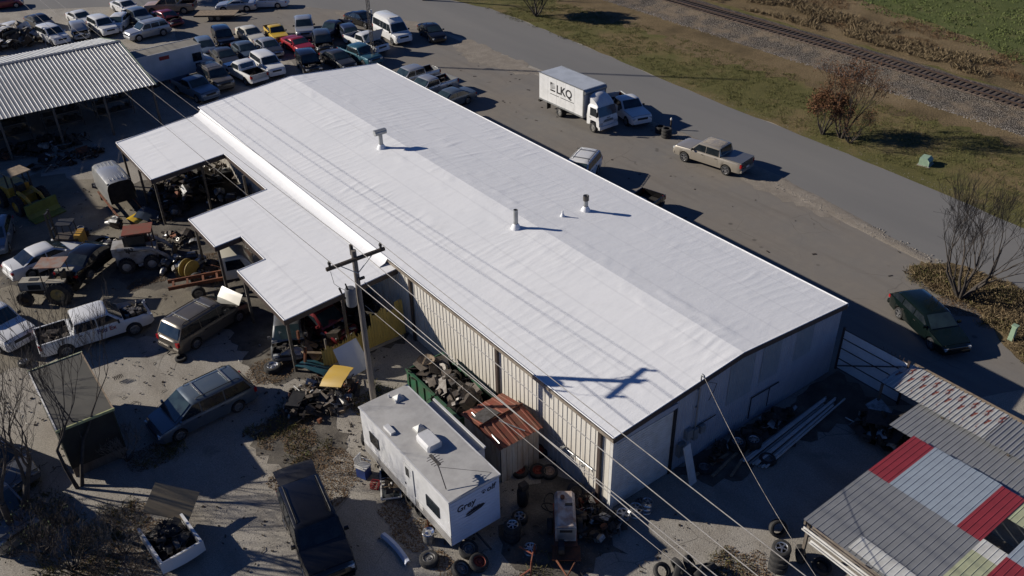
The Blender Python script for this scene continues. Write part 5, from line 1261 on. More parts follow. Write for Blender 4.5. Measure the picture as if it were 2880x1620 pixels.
def tyre(label, p, Rr=.34, w=.11, rim=None, spokes=5, z=None, rot=(0, 0, 0), group=None, name='used_tyre', bare=False, cat='tyre'):
    z = w*1.05 if z is None else z
    if bare:
        o = mobj('alloy_rim', rim_mesh(Rr, w, spokes), M[rim or 'rim']); o.location = (p[0], p[1], z*.9); o.rotation_euler = rot
        return tag(o, label, 'wheel rim', group)
    o = mobj(name, tyre_mesh(Rr, w), M['rubber']); o.location = (p[0], p[1], z); o.rotation_euler = rot; tag(o, label, cat, group)
    if rim: mobj('rim', rim_mesh(Rr, w, spokes), M[rim], o)
    return o
M['redrim'] = pm('rim_red', (.25, .04, .025), (.13, .03, .02), 6, .6, .2); M['tanrim'] = pm('rim_tan', (.42, .30, .22), (.28, .17, .11), 6, .6, .2)
TG = 'loose tyres about the yard'
tyre('large off-road tyre with pale steel hub lying in the weeds near the yellow bonnet', (-7.36, 18.09, 0.00), .46, .16, 'rim', 0, group=TG)
tyre('small empty tyre lying on the gravel behind the bronze minivan', (-10.91, 21.99, 0.00), .31, .09, None, group=TG)
tyre('bright alloy wheel lying beside the storage box', (-17.70, 26.86, 0.00), .33, .11, 'rim', 5, group=TG)
for k, (x, y) in enumerate(((1051,1093), (1030,1098))):
    tyre(('white-rimmed wheel standing at the foot of the utility pole', 'plain black tyre standing left of the white-rimmed wheel by the utility pole')[k], ((-5.9, 9.9), (-6.3, 10.1))[k], .31, .09, ('rim', None)[k], 8, z=.31, rot=(R(78), 0, R(20+30*k)), group=TG)
for p, r_, lab in (((-0.23, 4.54, 0.00), 'redrim', 'tyre on a red steel rim nearest the tool shed wall'), ((-1.72, 4.09, 0.00), 'redrim', 'tyre on a bright red rim, leftmost by the tool shed'), ((-1.09, 3.56, 0.00), 'redrim', 'tyre on a dull red rim between the bright red and tan rims'), ((-0.72, 3.21, 0.00), 'tanrim', 'tyre on a tan steel rim by the tool shed')):
    tyre(lab, p, .38, .13, r_, 0, rot=(R(8), R(-6), 0), group=TG); 
tyre('tyre with silver alloy rim lying behind the tyre stack by the camper nose', (-3.39, 1.91, 0.00), .36, .13, 'rim', 5, group=TG)
SP_ = (-4.24, 1.34, 0.00)
for k in range(3): tyre(('lowest tyre in the stack by the camper nose', 'middle tyre in the stack by the camper nose', 'silver-rimmed tyre topping the stack by the camper nose')[k], (SP_[0]+.02*k, SP_[1]), .37, .13, None if k < 2 else 'rim', 6, z=.13+k*.27, group=TG)
tyre('bare seven-spoke alloy rim on the ground left of the welding machine', (-4.08, 0.32, 0.00), .42, .12, 'rim', 7, bare=True)
for k, p in enumerate(((0.03, -0.77, 0.00), (0.68, -0.87, 0.00), (1.16, -1.04, 0.00), (1.22, -0.62, 0.00))):
    for j in range((2, 2, 3, 1)[k]):
        tyre('bright alloy rim, %s in the %s pile at the warehouse corner' % (('lower', 'upper', 'top')[j] if k < 3 else 'only one', ('left', 'middle', 'right', 'rearmost dark')[k]), (p[0]+.03*j, p[1]), .44 if k < 2 else .36, .11, 'rim' if k < 3 else 'steel_rim', 6 if k % 2 else 5, z=.13+.2*j, bare=True, rot=(R(6*j), 0, k), group='bare alloy rims at the warehouse corner')
for k, (p, lab) in enumerate((((-6.12, 1.80, 0.00), 'tyre in front of the camper nose with dark rim'), ((-6.17, 1.00, 0.00), 'tyre with reddish rim in front of the camper nose'), ((-6.93, 1.15, 0.00), 'tyre cut by the bottom edge in front of the camper'))):
    tyre(lab, p, .40, .14, ('steel_rim', 'redrim', 'steel_rim')[k], 0, z=.2, rot=(R(20), R(10*k), 0), group=TG)
tyre('wide tyre lying flat between the chrome can and the camper nose', (-7.64, 2.41, 0.00), .40, .14, 'steel_rim', 0, group=TG)
tyre('tyre against the wall behind the welding machine', (-0.67, 1.43, 0.00), .42, .13, None, z=.35, rot=(R(55), 0, R(-40)), group=TG)
for k, p in enumerate(((-0.70, -3.83, 0.00), (0.35, -4.30, 0.00), (-0.14, -4.14, 0.00), (0.84, -4.77, 0.00), (0.27, -4.81, 0.00), (-0.48, -4.37, 0.00))):
    tyre('used tyre in the heap at the bottom edge, %s from the left' % ('first', 'second', 'third', 'fourth', 'fifth', 'sixth')[(0, 3, 2, 5, 4, 1)[k]], p, .36, .11, None, z=.24+.1*(k % 3), rot=(R(30+22*(k % 3)), R(12*k), R(40*k)), group='tyre heap at the bottom edge')
for k in range(4): tyre('%s tyre in the tall stack at the patchwork shed corner' % ('bottom', 'second', 'third', 'top silver-rimmed')[k], (3.2+.05*k, -6.4+.03*k), .38, .13, None if k < 3 else 'rim', 5, z=.13+.265*k, rot=(R(2*k), R(-3*k), 0), group='tyre stack at the patchwork shed')
for p, lab, rt in (((4.24, -6.66, 0.00), 'tyre leaning upright at the patchwork shed front', (R(70), 0, R(30))), ((4.52, -7.50, 0.00), 'tyre beside the leaning one at the patchwork shed front', (R(10), 0, 0)), ((4.60, -5.26, 0.00), 'tyre half hidden left of the tall stack by the patchwork shed', (R(60), 0, R(-30)))): tyre(lab, p, .38, .13, None, z=.3 if rt[0] > 1 else .14, rot=rt, group=TG)
tyre('flat tyre alone in the deep shade in front of the gable', (7.59, -2.28, 0.00), .38, .12, 'steel_rim', 0, group=TG)
for k, p in enumerate(((7.15, -0.87, 0.00), (7.83, -1.25, 0.00))):
    for j in range(2): tyre('%s wheel in the %s pair lying in shade at the pipe ends' % (('lower', 'upper silver-rimmed')[j], ('left', 'right')[k]), p, .38, .12, 'rim' if j else None, 8, z=.125+.25*j, group='wheels in the shade of the gable')
tyre('tyre lying at the foot of the gable meter boxes', (4.93, -0.88, 0.00), .36, .11, 'steel_rim', 0, group=TG)
for k, (p, n) in enumerate((((30.65, 27.52, 0.00), 2), ((30.33, 26.49, 0.00), 3))):
    for j in range(n): tyre('%s tyre in the %s stack on the lot beside the white pickup' % (('bottom', 'second', 'top')[j], ('rear', 'front')[k]), p, .42, .13, None, z=.13+.26*j, group='tyre stacks on the lot')
hyd = thing('marker_post', 'short dark post with pale cap behind the lot tyre stacks', 'post', (31.68, 27.34, 0.00)); MB().cyl((0, 0, 0), (0, 0, .9), .07, n=8).build('post', M['dark_iron'], hyd); MB().lathe([(.09, .86), (.09, .98), (0, 1.08)], 8).build('cap', M['white'], hyd)

# ------------------------------------------------------------------ scrap helpers
def heap(name, label, cat, c, rx, ry, h, n, seed, size=(.12, .5), mats=('dark_iron', 'alu', 'rust'), share=(10, 2, .7)):
    t = thing(name, label, cat, (c[0], c[1], c[2] if len(c) > 2 else 0)); rr = random.Random(seed); mbs = [MB() for _ in mats]
    for i in range(n):
        a, r = rr.uniform(0, 6.283), math.sqrt(rr.random()); x, y = r*math.cos(a)*rx, r*math.sin(a)*ry
        z = h*max(0, 1-r*r*.9)*rr.random(); s_ = rr.uniform(*size); mb = mbs[rr.choices(range(len(mats)), share)[0]]; k = rr.random()
        if k < .10:
            m3 = Matrix.Rotation(rr.uniform(0, 3.1), 3, 'X') @ Matrix.Rotation(rr.uniform(0, 3.1), 3, 'Y'); r2 = s_*.45; tmp = MB().lathe([(r2, -.05*s_), (r2*1.0, .12*s_), (r2*.72, .12*s_), (r2*.72, -.05*s_)], 12, closed=True); mb.add([m3 @ Vector(p)+Vector((x, y, z+s_*.3)) for p in tmp.v], tmp.f)
        elif k < .18:
            a0 = rr.uniform(0, 6.28); u = Vector((math.cos(a0), math.sin(a0), rr.uniform(-.4, .4)))*s_*.8; v = Vector((-math.sin(a0), math.cos(a0), rr.uniform(-.5, .5)))*s_*.7; c0 = Vector((x, y, z+s_*.25)); bend = Vector((0, 0, s_*rr.uniform(.1, .35)))
            mb.loft([[c0-u-v, c0-u*.3-v*.9+bend, c0+u*.4-v+bend*.8, c0+u-v], [c0-u, c0-u*.3+bend*1.3, c0+u*.4+bend, c0+u*1.1], [c0-u+v, c0-u*.2+v+bend, c0+u*.5+v*.9+bend*.6, c0+u*.9+v]], False, False)
        elif k < .24:
            tmp = MB().lathe([(0.001, 0), (s_*.34, 0), (s_*.38, s_*.15), (s_*.22, s_*.4), (s_*.16, s_*.9), (0.001, s_*.95)], 9); m3 = Matrix.Rotation(rr.uniform(0, 6), 3, 'Z') @ Matrix.Rotation(rr.uniform(.8, 2.2), 3, 'X'); mb.add([m3 @ Vector(p)+Vector((x, y, z+s_*.25)) for p in tmp.v], tmp.f)
        elif k < .42: mb.box((x, y, z+s_*.3), (s_, s_*rr.uniform(.4, 1), s_*rr.uniform(.2, .8)), rz=rr.uniform(0, 3), rx=rr.uniform(-.7, .7), ry=rr.uniform(-.7, .7))
        elif k < .65:
            d = Vector((rr.uniform(-1, 1), rr.uniform(-1, 1), rr.uniform(-.3, .5))).normalized()*s_*2.4; p = Vector((x, y, z+.12)); mb.tube([p-d*.5, p+Vector((rr.uniform(-.1, .1), rr.uniform(-.1, .1), .08)), p+d*.5], s_*.05, 5)
        elif k < .82:
            d = Vector((rr.uniform(-1, 1), rr.uniform(-1, 1), rr.uniform(-.5, .8))).normalized(); p = Vector((x, y, z+s_*.25)); mb.cyl(p, p+d*s_*.25, s_*.38, n=9)
        else: mb.box((x, y, z+s_*.2), (s_*1.7, s_*1.0, .02), rz=rr.uniform(0, 3), rx=rr.uniform(-.8, .8), ry=rr.uniform(-.5, .5))
    for m_, mb in zip(mats, mbs):
        if mb.v: tag(mb.build('scrap_pieces', M[m_], t), kind='stuff')
    return t
def engine(label, p, rz=0, s_=1.0, mat='mid_iron', group='pulled engines in the yard', z=0.0):
    t = thing('engine_block', label, 'engine', (p[0], p[1], z), rz, group); t.scale = (s_,)*3
    MB().box((0, 0, .30), (.62, .42, .36)).box((0, 0, .1), (.5, .3, .14)).build('block', M['dark_iron'], t)
    for sg in (-1, 1): MB().box((0, sg*.2, .54), (.56, .2, .14), rx=-sg*.6).build('cylinder_head', M[mat], t)
    MB().box((0, 0, .62), (.42, .2, .12)).tube([(-.2, .1, .66), (0, .15, .72), (.2, .1, .66)], .05, 6).build('intake_manifold', M['alu'], t)
    for y, z_, r in ((0, .22, .10), (.14, .45, .07), (-.15, .42, .08)): MB().cyl((.31, y, z_), (.38, y, z_), r, n=12).build('pulley', M['mid_iron'], t)
    MB().cyl((-.31, 0, .3), (-.75, 0, .24), .19, .10, n=12).build('gearbox', M['alu'], t)
    return t
def hood_panel(name, label, cat, p, mat, rot, l=1.3, w=1.5, z=.3, crease=True):
    q = []
    for i in range(7):
        x = -l/2+l*i/6; q.append([(x, u*w/2*(1-.08*(i/6)**2), .10*(1-u*u)*(1-.5*(i/6)**2)-.05*(i/6)**2 + (.025 if abs(abs(u)-.5) < .05 and crease else 0)) for u in (-1, -.75, -.5, -.25, 0, .25, .5, .75, 1)])
    mb = MB().loft(q, False, False); mb.loft([[(a, b, c-.025) for a, b, c in r] for r in q], False, False)
    o = mb.build(name, mat, None, (p[0], p[1], z), smooth=40); o.rotation_euler = rot; return tag(o, label, cat)

# engines in the first canopy notch and beyond
eg = [(610, 520), (640, 505), (665, 490), (690, 520), (620, 560), (655, 575), (690, 560), (560, 480), (585, 505), (545, 510)]
E_ = [(-1.41, 41.13, 0.00), (-0.33, 41.93, 0.00), (0.75, 42.64, 0.00), (0.52, 40.32, 0.00), (-2.04, 38.86, 0.00), (-1.63, 37.69, 0.00), (-0.58, 37.96, 0.00), (-1.60, 44.39, 0.00), (-1.53, 42.52, 0.00), (-2.65, 42.66, 0.00)]
en = ('first', 'second', 'third', 'fourth', 'fifth', 'sixth', 'seventh', 'eighth', 'ninth', 'tenth')
for k, p in enumerate(sorted(E_, key=lambda q: q[0])):
    engine('greasy car engine inside the large canopy notch, %s from the left' % en[k], p, k*1.3, 1.15, ('mid_iron', 'alu')[k % 2], 'engines in the canopy notch', z=.25 if k % 3 == 0 else 0)
for k, p in enumerate(((-8.89, 32.84, 0.00), (-8.43, 31.54, 0.00), (-7.69, 31.71, 0.00), (-6.74, 31.50, 0.00), (-6.82, 30.36, 0.00), (-8.00, 30.51, 0.00), (-9.20, 39.28, 0.00), (-11.40, 39.31, 0.00))):
    engine(('engine by the skid loader wheel', 'engine with bright intake left of the small canopy notch', 'engine in the middle of the row left of the small notch', 'engine beneath the yellow drum', 'engine at the end of the stripped truck frame', 'engine at the front of the row left of the small notch', 'engine with chrome covers below the silver van shell', 'engine beside the forklift mast')[k], p, k*.9, 1.1, ('alu', 'mid_iron')[k % 2])
heap('scrap_heap', 'tangled engine scrap filling the back of the large canopy notch', 'scrap', (0.83, 43.38, 0.00), 2.2, 2.4, .9, 150, 3)
heap('scrap_heap', 'dark scrap and axles under the canopy left of the small notch', 'scrap', (-4.2, 29.0, 0), 2.0, 1.6, .9, 120, 4)
heap('scrap_heap', 'low scatter of engine parts in front of the large canopy notch', 'scrap', (-5.83, 39.17, 0.00), 1.6, 1.4, .35, 70, 5)
heap('scrap_heap', 'greasy parts heaped around the skid loader', 'scrap', (-7.34, 34.73, 0.00), 1.8, 1.5, .6, 90, 6)
heap('scrap_heap', 'mixed car parts lying under the canopy end by the yellow fence', 'scrap', (-3.6, 18.6, 0), 2.6, 1.4, .8, 120, 7, (.15, .7))
heap('scrap_heap', 'pile of axles and hubs at the small canopy notch', 'scrap', (-6.27, 29.39, 0.00), 1.0, 1.2, .5, 70, 8)
heap('scrap_heap', 'dark parts heaped behind the yellow fence', 'scrap', (-2.4, 20.8, 0), 2.0, 1.6, 1.1, 90, 9, (.2, .8))
heap('scrap_heap', 'jumble of crushed wrecks beside the barn at the far left', 'scrap', (-5.92, 88.79, 0.00), 4.5, 3.0, 1.6, 260, 10, (.3, 1.2), ('dark_iron', 'alu', 'white'), (6, 3, 2))
heap('scrap_heap', 'dark scrap under the barn eave', 'scrap', (-10.04, 56.55, 0.00), 4.0, 1.5, .8, 120, 11, (.2, .8))
heap('scrap_heap', 'metal scrap spread round the welding machine by the warehouse corner', 'scrap', (-0.99, 0.58, 0.00), .9, 1.0, .55, 110, 12, (.08, .4))
heap('scrap_heap', 'dark car parts beneath the welding machine trailer', 'scrap', (-1.04, -0.62, 0.00), 1.0, .7, .45, 70, 13, (.1, .45))
heap('scrap_heap', 'scrap strewn along the foot of the gable wall', 'scrap', (8.3, -.75, 0), 3.2, .45, .35, 80, 14, (.1, .5))
heap('scrap_heap', 'tyre pieces and metal scrap in the deep shade behind the rusty shed', 'scrap', (13.2, -4.6, 0), 1.0, 1.4, 1.5, 90, 15, (.2, .8), ('dark_iron', 'alu', 'white'), (8, 1, 1))

# junk pile with the yellow bonnet
heap('junk_pile', 'weathered junk pile of boards and radiators beneath the yellow bonnet', 'scrap', (-6.47, 14.28, 0.00), 1.9, 1.7, .6, 190, 21, (.12, .6), ('dark_iron', 'plank', 'alu', 'rust'), (8, 1.5, 1.5, 1))
hood_panel('car_bonnet', 'mustard yellow car bonnet lying on top of the junk pile', 'car bonnet', (-5.48, 14.28, 0.90), paint('bonnet_yellow', (.42, .27, .04), .5, 0, .4), (R(12), R(-14), R(-62)), 1.3, 1.45, 1.05)
hood_panel('car_bonnet', 'white car bonnet with black vent leaning on the yellow fence', 'car bonnet', (-4.05, 15.40, 0.75), P['white'], (R(-8), R(-58), R(100)), 1.7, 1.5, .8)
hood_panel('car_bonnet', 'dark green car bonnet lying left of the white one', 'car bonnet', (-5.60, 16.36, 0.40), P['teal'], (R(6), R(8), R(30)), 1.0, 2.1, .35)
hood_panel('car_bonnet', 'grey-blue bonnet lying among parts by the van shell', 'car bonnet', (-7.14, 38.88, 0.40), P['slate'], (R(20), R(-14), R(40)), 1.2, 1.5, .45)
hood_panel('plastic_cover', 'orange-yellow plastic cover below the silver van shell', 'cover', (-7.94, 39.01, 0.40), P['yellow'], (R(10), R(-10), R(20)), .8, 1.0, .4)
for k in range(5):
    rdz = thing('car_radiator', '%s radiator of the black stack at the junk pile edge' % ('bottom', 'second', 'third', 'fourth', 'top')[k], 'radiator', (*(-7.71, 14.40, 0.00)[:2], .12+k*.13), R(20+6*k), 'radiators stacked at the junk pile')
    MB().box((0, 0, 0), (1.0, .7, .07)).build('core', M['black'], rdz)
    for sx in (-1, 1): MB().box((sx*.53, 0, 0), (.08, .74, .10)).build('end_tank', M['black'], rdz)
for k in range(7): 
    o = MB().box((0, 0, 0), (.9, .16, .12)).build('aluminium_core', M['alu']); o.location = ((-6.22, 13.22, 0.00)[0]+.15*(k % 4), (-6.22, 13.22, 0.00)[1]+.14*(k % 3), .15+.1*(k//2)); o.rotation_euler = (.1*k, .1, R(50+7*k)); tag(o, 'pale aluminium core in the loose heap right of the black radiators', 'radiator core', 'aluminium cores at the junk pile')
for k, (a, b) in enumerate((((-5.06, 19.69, 1.20), (-6.03, 17.42, 0.00)), ((-5.23, 17.89, 1.00), (-6.62, 16.19, 0.00)))):
    o = MB().box((0, 0, 0), (.12, .12, 1.6)).build('timber_post', M['rust']); o.location = (a[0]*.5+b[0]*.5, a[1]*.5+b[1]*.5, .75); o.rotation_euler = (.15*(k+1), -.1, .4); tag(o, ('taller rust-brown post at the left end of the yellow fence', 'shorter rust-brown post leaning before the yellow fence')[k], 'post')
for k, p in enumerate(((-5.34, 17.82, 0.50), (-5.18, 18.45, 0.60), (-5.25, 17.39, 0.55))):
    o = MB().box((0, 0, 0), (.35, 1.3, .04)).build('board', M['plank']); o.location = p; o.rotation_euler = (R(20), R(12*k-10), R(40*k)); tag(o, ('broken pale board left of the yellow fence, lowest one', 'broken pale board left of the yellow fence, upper one', 'broken pale board left of the yellow fence, right one')[k], 'board')
o = MB().box((0, 0, 0), (2.3, 1.1, .03)).build('tarp_sheet', pm('tarp', (.26, .21, .15), (.18, .15, .11), 2, .8)); o.location = (-6.06, 18.83, 0.12); o.rotation_euler = (R(6), R(-6), R(28)); tag(o, 'tan sheet of hardboard on the ground under the canopy corner', 'board')
# crashed front by canopy corner
V('hatch', 'wrecked_car', 'crushed grey car nose sticking out under the canopy corner', (-5.5, 19.9), (-6.5, 18.0), 'grey', hood='missing', crush=1.0, seed=61)
V('hatch', 'wrecked_car', 'dark red car body under the canopy behind the crushed grey nose', (-3.6, 19.9), (-3.2, 17.9), 'maroon', crush=.7, seed=62, hood='missing')

# ------------------------------------------------------------------ green dumpster with scrap
dp = thing('scrap_dumpster', 'dark green open dumpster full of scrap between camper and wall', 'dumpster', (-1.62, 9.75, 0))
dx, dy, dh = 1.05, 2.35, 1.45
MB().box((0, 0, .18), (2*dx, 2*dy, .1)).build('floor', M['green'], dp)
for sx in (-1, 1):
    MB().box((sx*dx, 0, .82), (.06, 2*dy, 1.3)).build('side_wall', M['green'], dp); MB().box((sx*dx, 0, dh), (.12, 2*dy+.1, .1)).build('top_rail', M['green'], dp)
    for k in range(7): MB().box((sx*(dx+.06), -2.1+k*.7, .8), (.07, .09, 1.2)).build('stiffener', M['green'], dp)
for sy in (-1, 1): MB().box((0, sy*dy, .82), (2*dx, .06, 1.3)).build('end_wall', M['green'], dp)
for k, y in enumerate((-1.4, 0, 1.4)): heap('dumpster_load', 'scrap metal heaped in the %s of the green dumpster' % ('near end', 'middle', 'far end')[k], 'scrap', (-1.62, 9.75+y, 1.0), .85, .85, .75, 75, 31+k, (.15, .75), ('dark_iron', 'mid_iron', 'wood'), (6, 3, 1))
cc = thing('toppled_chair', 'tan bowl-shaped seat lying on the scrap in the dumpster', 'seat', (-1.8, 11.6, 1.75)); MB().lathe([(.0, 0), (.3, .05), (.42, .2), (.45, .22), (.3, .12), (0, .06)], 14).build('bowl', M['plank'], cc); MB().box((0, 0, -.04), (1.1, .8, .04)).build('board', M['wood'], cc)

# ------------------------------------------------------------------ welding machine on a trailer
wp = (-2.36, 0.17, 0.00); wt = thing('welding_machine', 'weathered white engine-driven welding machine on an orange trailer frame', 'welder', (wp[0], wp[1], 0), R(52))
wmz = pm('welder_skin', (.48, .45, .41), (.24, .12, .07), 2.6, .6, .1)
MB().loft([[(x, y, z) for y, z in ((-.42, .62), (-.42, 1.35), (-.30, 1.5), (.30, 1.5), (.42, 1.35), (.42, .62))] for x in (-.95, .95)], True, True).build('housing', wmz, wt)
MB().box((-.97, 0, 1.08), (.05, .72, .62)).build('control_panel', M['galv'], wt); MB().box((-1.0, 0, 1.25), (.03, .5, .12)).build('dial_strip', M['black'], wt)
MB().cyl((.55, .1, 1.5), (.55, .1, 1.62), .09, n=10).build('exhaust_cap', M['rust'], wt); MB().box((.2, -.15, 1.51), (.12, .3, .03)).build('filler_plate', M['black'], wt)
MB().box((0, 0, .5), (2.3, .95, .12)).build('trailer_frame', M['rust_red'], wt); MB().box((-1.45, 0, .5), (.75, 1.15, .05)).build('front_deck', M['rust'], wt)
MB().tube([(-1.8, .4, .5), (-2.6, 0, .5), (-1.8, -.4, .5)], .05, 6).build('drawbar', M['rust'], wt)
cr_ = MB(); cr_.lathe([(.28, -.12), (.30, -.12), (.30, .12), (.28, .12)], 14, 'Y'); cr_.lathe([(.2, -.1), (.22, -.1), (.22, .1), (.2, .1)], 14, 'Y'); cr_.build('cable_reel', M['black'], wt, (-1.45, .2, .85))
for sy in (-1, 1):
    w = mobj('wheel', ty2, M['rubber'], wt, (.1, sy*.62, .34)); mobj('rim', rm2, M['steel_rim'], w)
    if sy < 0: w.rotation_euler.z = math.pi
ps = (-2.78, 2.50, 0.00); pump = thing('air_compressor', 'black upright compressor with gauges on the concrete before the tyres', 'compressor', (ps[0], ps[1], 0)); MB().lathe([(0, .05), (.22, .08), (.25, .2), (.25, .85), (.2, .97), (0, 1.0)], 14).build('tank', M['black'], pump, smooth=40); MB().box((.05, 0, 1.12), (.35, .3, .26)).build('motor', M['dark_iron'], pump); MB().box((.24, 0, .5), (.1, .14, .3)).build('regulator', M['mid_iron'], pump)
hs_ = []
for k in range(60): t_ = k/59*math.pi*2*1.6; c0 = (-2.05, 1.93, 0.00); hs_.append((c0[0]+.55*math.cos(t_)+.5*math.sin(t_*.7)+.4*k/59, c0[1]+.45*math.sin(t_)-.5*k/59, .03))
tag(MB().tube(hs_, .018, 5).build('air_hose', M['black']), 'black hose looped on the concrete beside the compressor', 'hose')
o = heap('red_jack', 'small red cloth and hardware beside the welding machine', 'jack', (-0.84, 0.68, 0.00), .25, .2, .3, 10, 44, (.1, .3), ('red',), (1,))

# ------------------------------------------------------------------ things around the camper
ch = thing('plastic_crate_chair', 'white plastic chair set on a blue base left of the camper', 'chair', (*(-7.35, 8.30, 0.00)[:2], 0), R(25))
MB().box((0, 0, .62), (.5, .55, .05)).build('seat', M['white'], ch)
for k in range(5): MB().box((-.2+k*.1, .27, .85), (.055, .04, .45)).build('back_slat', M['white'], ch)
MB().box((0, .27, 1.08), (.5, .05, .07)).build('top_rail', M['white'], ch); MB().box((0, 0, .3), (.46, .5, .55)).build('base', M['blue'], ch)
for sx in (-1, 1): MB().box((sx*.27, 0, .78), (.05, .5, .05)).build('arm', M['white'], ch)
rc = thing('red_crate', 'red plastic milk crate beside the white chair', 'crate', (*(-7.31, 7.38, 0.00)[:2], 0), R(40))
for sx, sy, w, d in ((-.17, 0, .02, .36), (.17, 0, .02, .36), (0, -.17, .36, .02), (0, .17, .36, .02)):
    for z in (.04, .15, .27): MB().box((sx, sy, z), (w, d, .05)).build('slat', M['red'], rc)
fr2 = thing('storm_door', 'white-framed storm door lying on the ground beside the camper', 'door', (*(-6.69, 7.11, 0.00)[:2], .12), R(62))
for sy in (-1, 1): MB().box((0, sy*.42, 0), (2.0, .07, .04)).build('stile', M['white'], fr2)
for x in (-.97, -.1, .12, .3, .97): MB().box((x, 0, 0), (.07 if abs(x) > .5 else .05, .84, .04)).build('rail', M['white'], fr2)
MB().box((-.55, 0, -.01), (.8, .8, .01)).build('pane', M['glass'], fr2); MB().box((.65, 0, -.01), (.6, .8, .01)).build('pane', M['glass'], fr2)
bp = (-8.32, 3.74, 0.20); b0_ = (-8.34, 4.66, 0.20); b1_ = (-8.29, 2.76, 0.20); bpo = thing('plastic_bumper', 'white plastic car bumper lying on the ground below the camper', 'bumper', (bp[0], bp[1], .02), math.atan2(b1_[1]-b0_[1], b1_[0]-b0_[0]))
mb = MB(); secs = []
for i in range(13):
    u = -1+i/6; x = u*.95; yb = -.09*u*u; secs.append([(x, yb-.14, .0), (x, yb-.16, .12), (x, yb-.08, .22), (x, yb+.06, .22), (x, yb+.10, .12), (x, yb+.07, .12), (x, yb+.04, .18), (x, yb-.06, .17), (x, yb-.11, .1), (x, yb-.10, .0)])
mb.loft(secs, closed=True).build('skin', pm('bumper_white', (.55, .58, .66), (.4, .43, .5), 2, .4), bpo)
can = thing('chrome_can', 'shiny metal drum with chrome bowl lid below the camper corner', 'drum', (*(-7.07, 3.31, 0.00)[:2], 0)); MB().lathe([(0, 0), (.24, 0), (.24, .5), (.26, .52), (.26, .56)], 18).build('drum', M['alu'], can, smooth=40); MB().lathe([(.27, .57), (.24, .6), (.14, .54), (.06, .56), (0, .58)], 18).build('bowl', M['chrome'], can, smooth=40)
heap('camper_clutter', 'small household clutter under the camper side', 'clutter', (-6.7, 6.9, 0), .4, .7, .3, 26, 51, (.08, .35), ('dark_iron', 'white', 'plank'), (5, 1, 2))
gp2 = thing('grill_frame', 'rusty red steel frame on legs at the bottom edge near the welder', 'frame', (*(-4.47, -0.50, 0.00)[:2], 0), R(35))
for a, b in (((-.6, 0, .0), (-.5, 0, 1.0)), ((-.5, 0, 1.0), (.6, .2, .7)), ((.6, .2, .7), (.7, .2, 0)), ((-.5, 0, .6), (-.9, .7, 0)), ((0, .1, .85), (.2, .7, .85))): MB().tube([a, b], .035, 6).build('bar', M['rust_red'], gp2)

# ------------------------------------------------------------------ pipes along the gable
for k in range(9):
    a = Vector((6.6+.06*k, -1.55-.13*k, .08+.05*(k % 3))); b = a+Vector((6.8-.25*(k % 4), .35+.04*k, 0)); o = MB().box((0, 0, 0), ((b-a).length, .10 if k % 2 else .07, .07)).build('aluminium_channel', M['white'] if k % 3 else M['galv']); o.location = (a+b)/2; o.rotation_euler.z = math.atan2(b.y-a.y, b.x-a.x); tag(o, 'long pale metal channel along the shaded gable wall, %s counted outward from the wall' % ('first', 'second', 'third', 'fourth', 'fifth', 'sixth', 'seventh', 'eighth', 'ninth')[k], 'metal channel', 'metal channels along the gable wall')
o = MB().box((0, 0, 0), (.5, .06, 1.9)).build('white_panel', M['white']); o.location = (3.95, -.85, .9); o.rotation_euler = (R(-20), R(6), R(10)); tag(o, 'narrow white panel leaning at the roll-up door jamb', 'panel')
for k in range(3):
    o = MB().box((0, 0, 0), (2.2, .12, .08)).build('timber', M['plank']); o.location = (5.4+.6*k, -.9-.35*k, .07); o.rotation_euler.z = .15*k; tag(o, ('short timber nearest the gable wall', 'middle timber at the gable foot', 'outer timber at the gable foot')[k], 'timber')

# ------------------------------------------------------------------ stripped truck bed with engines and a tilted cover
tb = thing('truck_bed', 'cut-off white pickup bed loaded with dark engines at the lower left', 'truck bed', (-15.65, 9.45, 0), R(94)); tb.scale = (1.15, 1.1, .9)
for sy in (-1, 1): MB().loft([[(x, sy*.80, z) for z in (.35, .6, .95, 1.0)] + [(x, sy*.70, z) for z in (1.0, .95, .6, .35)] for x in (-1.05, -.4, .4, 1.05)], True, True).build('side_wall', P['white'], tb)
MB().loft([[(-1.05-.08*(1-u*u), u*.82, z) for u in (-1, -.5, 0, .5, 1)] for z in (.35, .75, 1.0)], False, False).box((-1.03, 0, .68), (.06, 1.5, .62)).build('tailgate', P['white'], tb); MB().box((0, 0, .42), (2.1, 1.4, .06)).build('floor', M['under'], tb)
heap('engine_load', 'black greasy engine parts filling the cut-off truck bed', 'engine parts', (-15.65, 9.5, .45), .62, .95, .85, 130, 61, (.12, .42), ('black', 'dark_iron', 'mid_iron'), (4, 4, 1))
tc = MB(); tc.box((0, 0, 0), (1.9, 1.35, .05)); lid = tc.build('bed_cover', pm('tan_cover', (.26, .20, .12), (.17, .14, .09), 3, .7, 0, .2, 30, stretch=(.2, 3, 1))); lid.location = (-15.0, 10.9, 1.15); lid.rotation_euler = (R(18), R(16), R(-40)); tag(lid, 'tan ribbed bed cover tilted over the engine-filled truck bed', 'cover')
wv = V('van', 'derelict_van', 'derelict pale van behind the bare trees at the lower left', (-21.38, 15.98, 0.90), (-20.58, 13.39, 0.90), 'grey', crush=.3, seed=71)
V('sedan', 'derelict_car', 'derelict grey car overgrown at the left edge below the storage box', (-20.51, 19.09, 0.70), (-19.94, 17.50, 0.70), 'grey', crush=.3, seed=72)

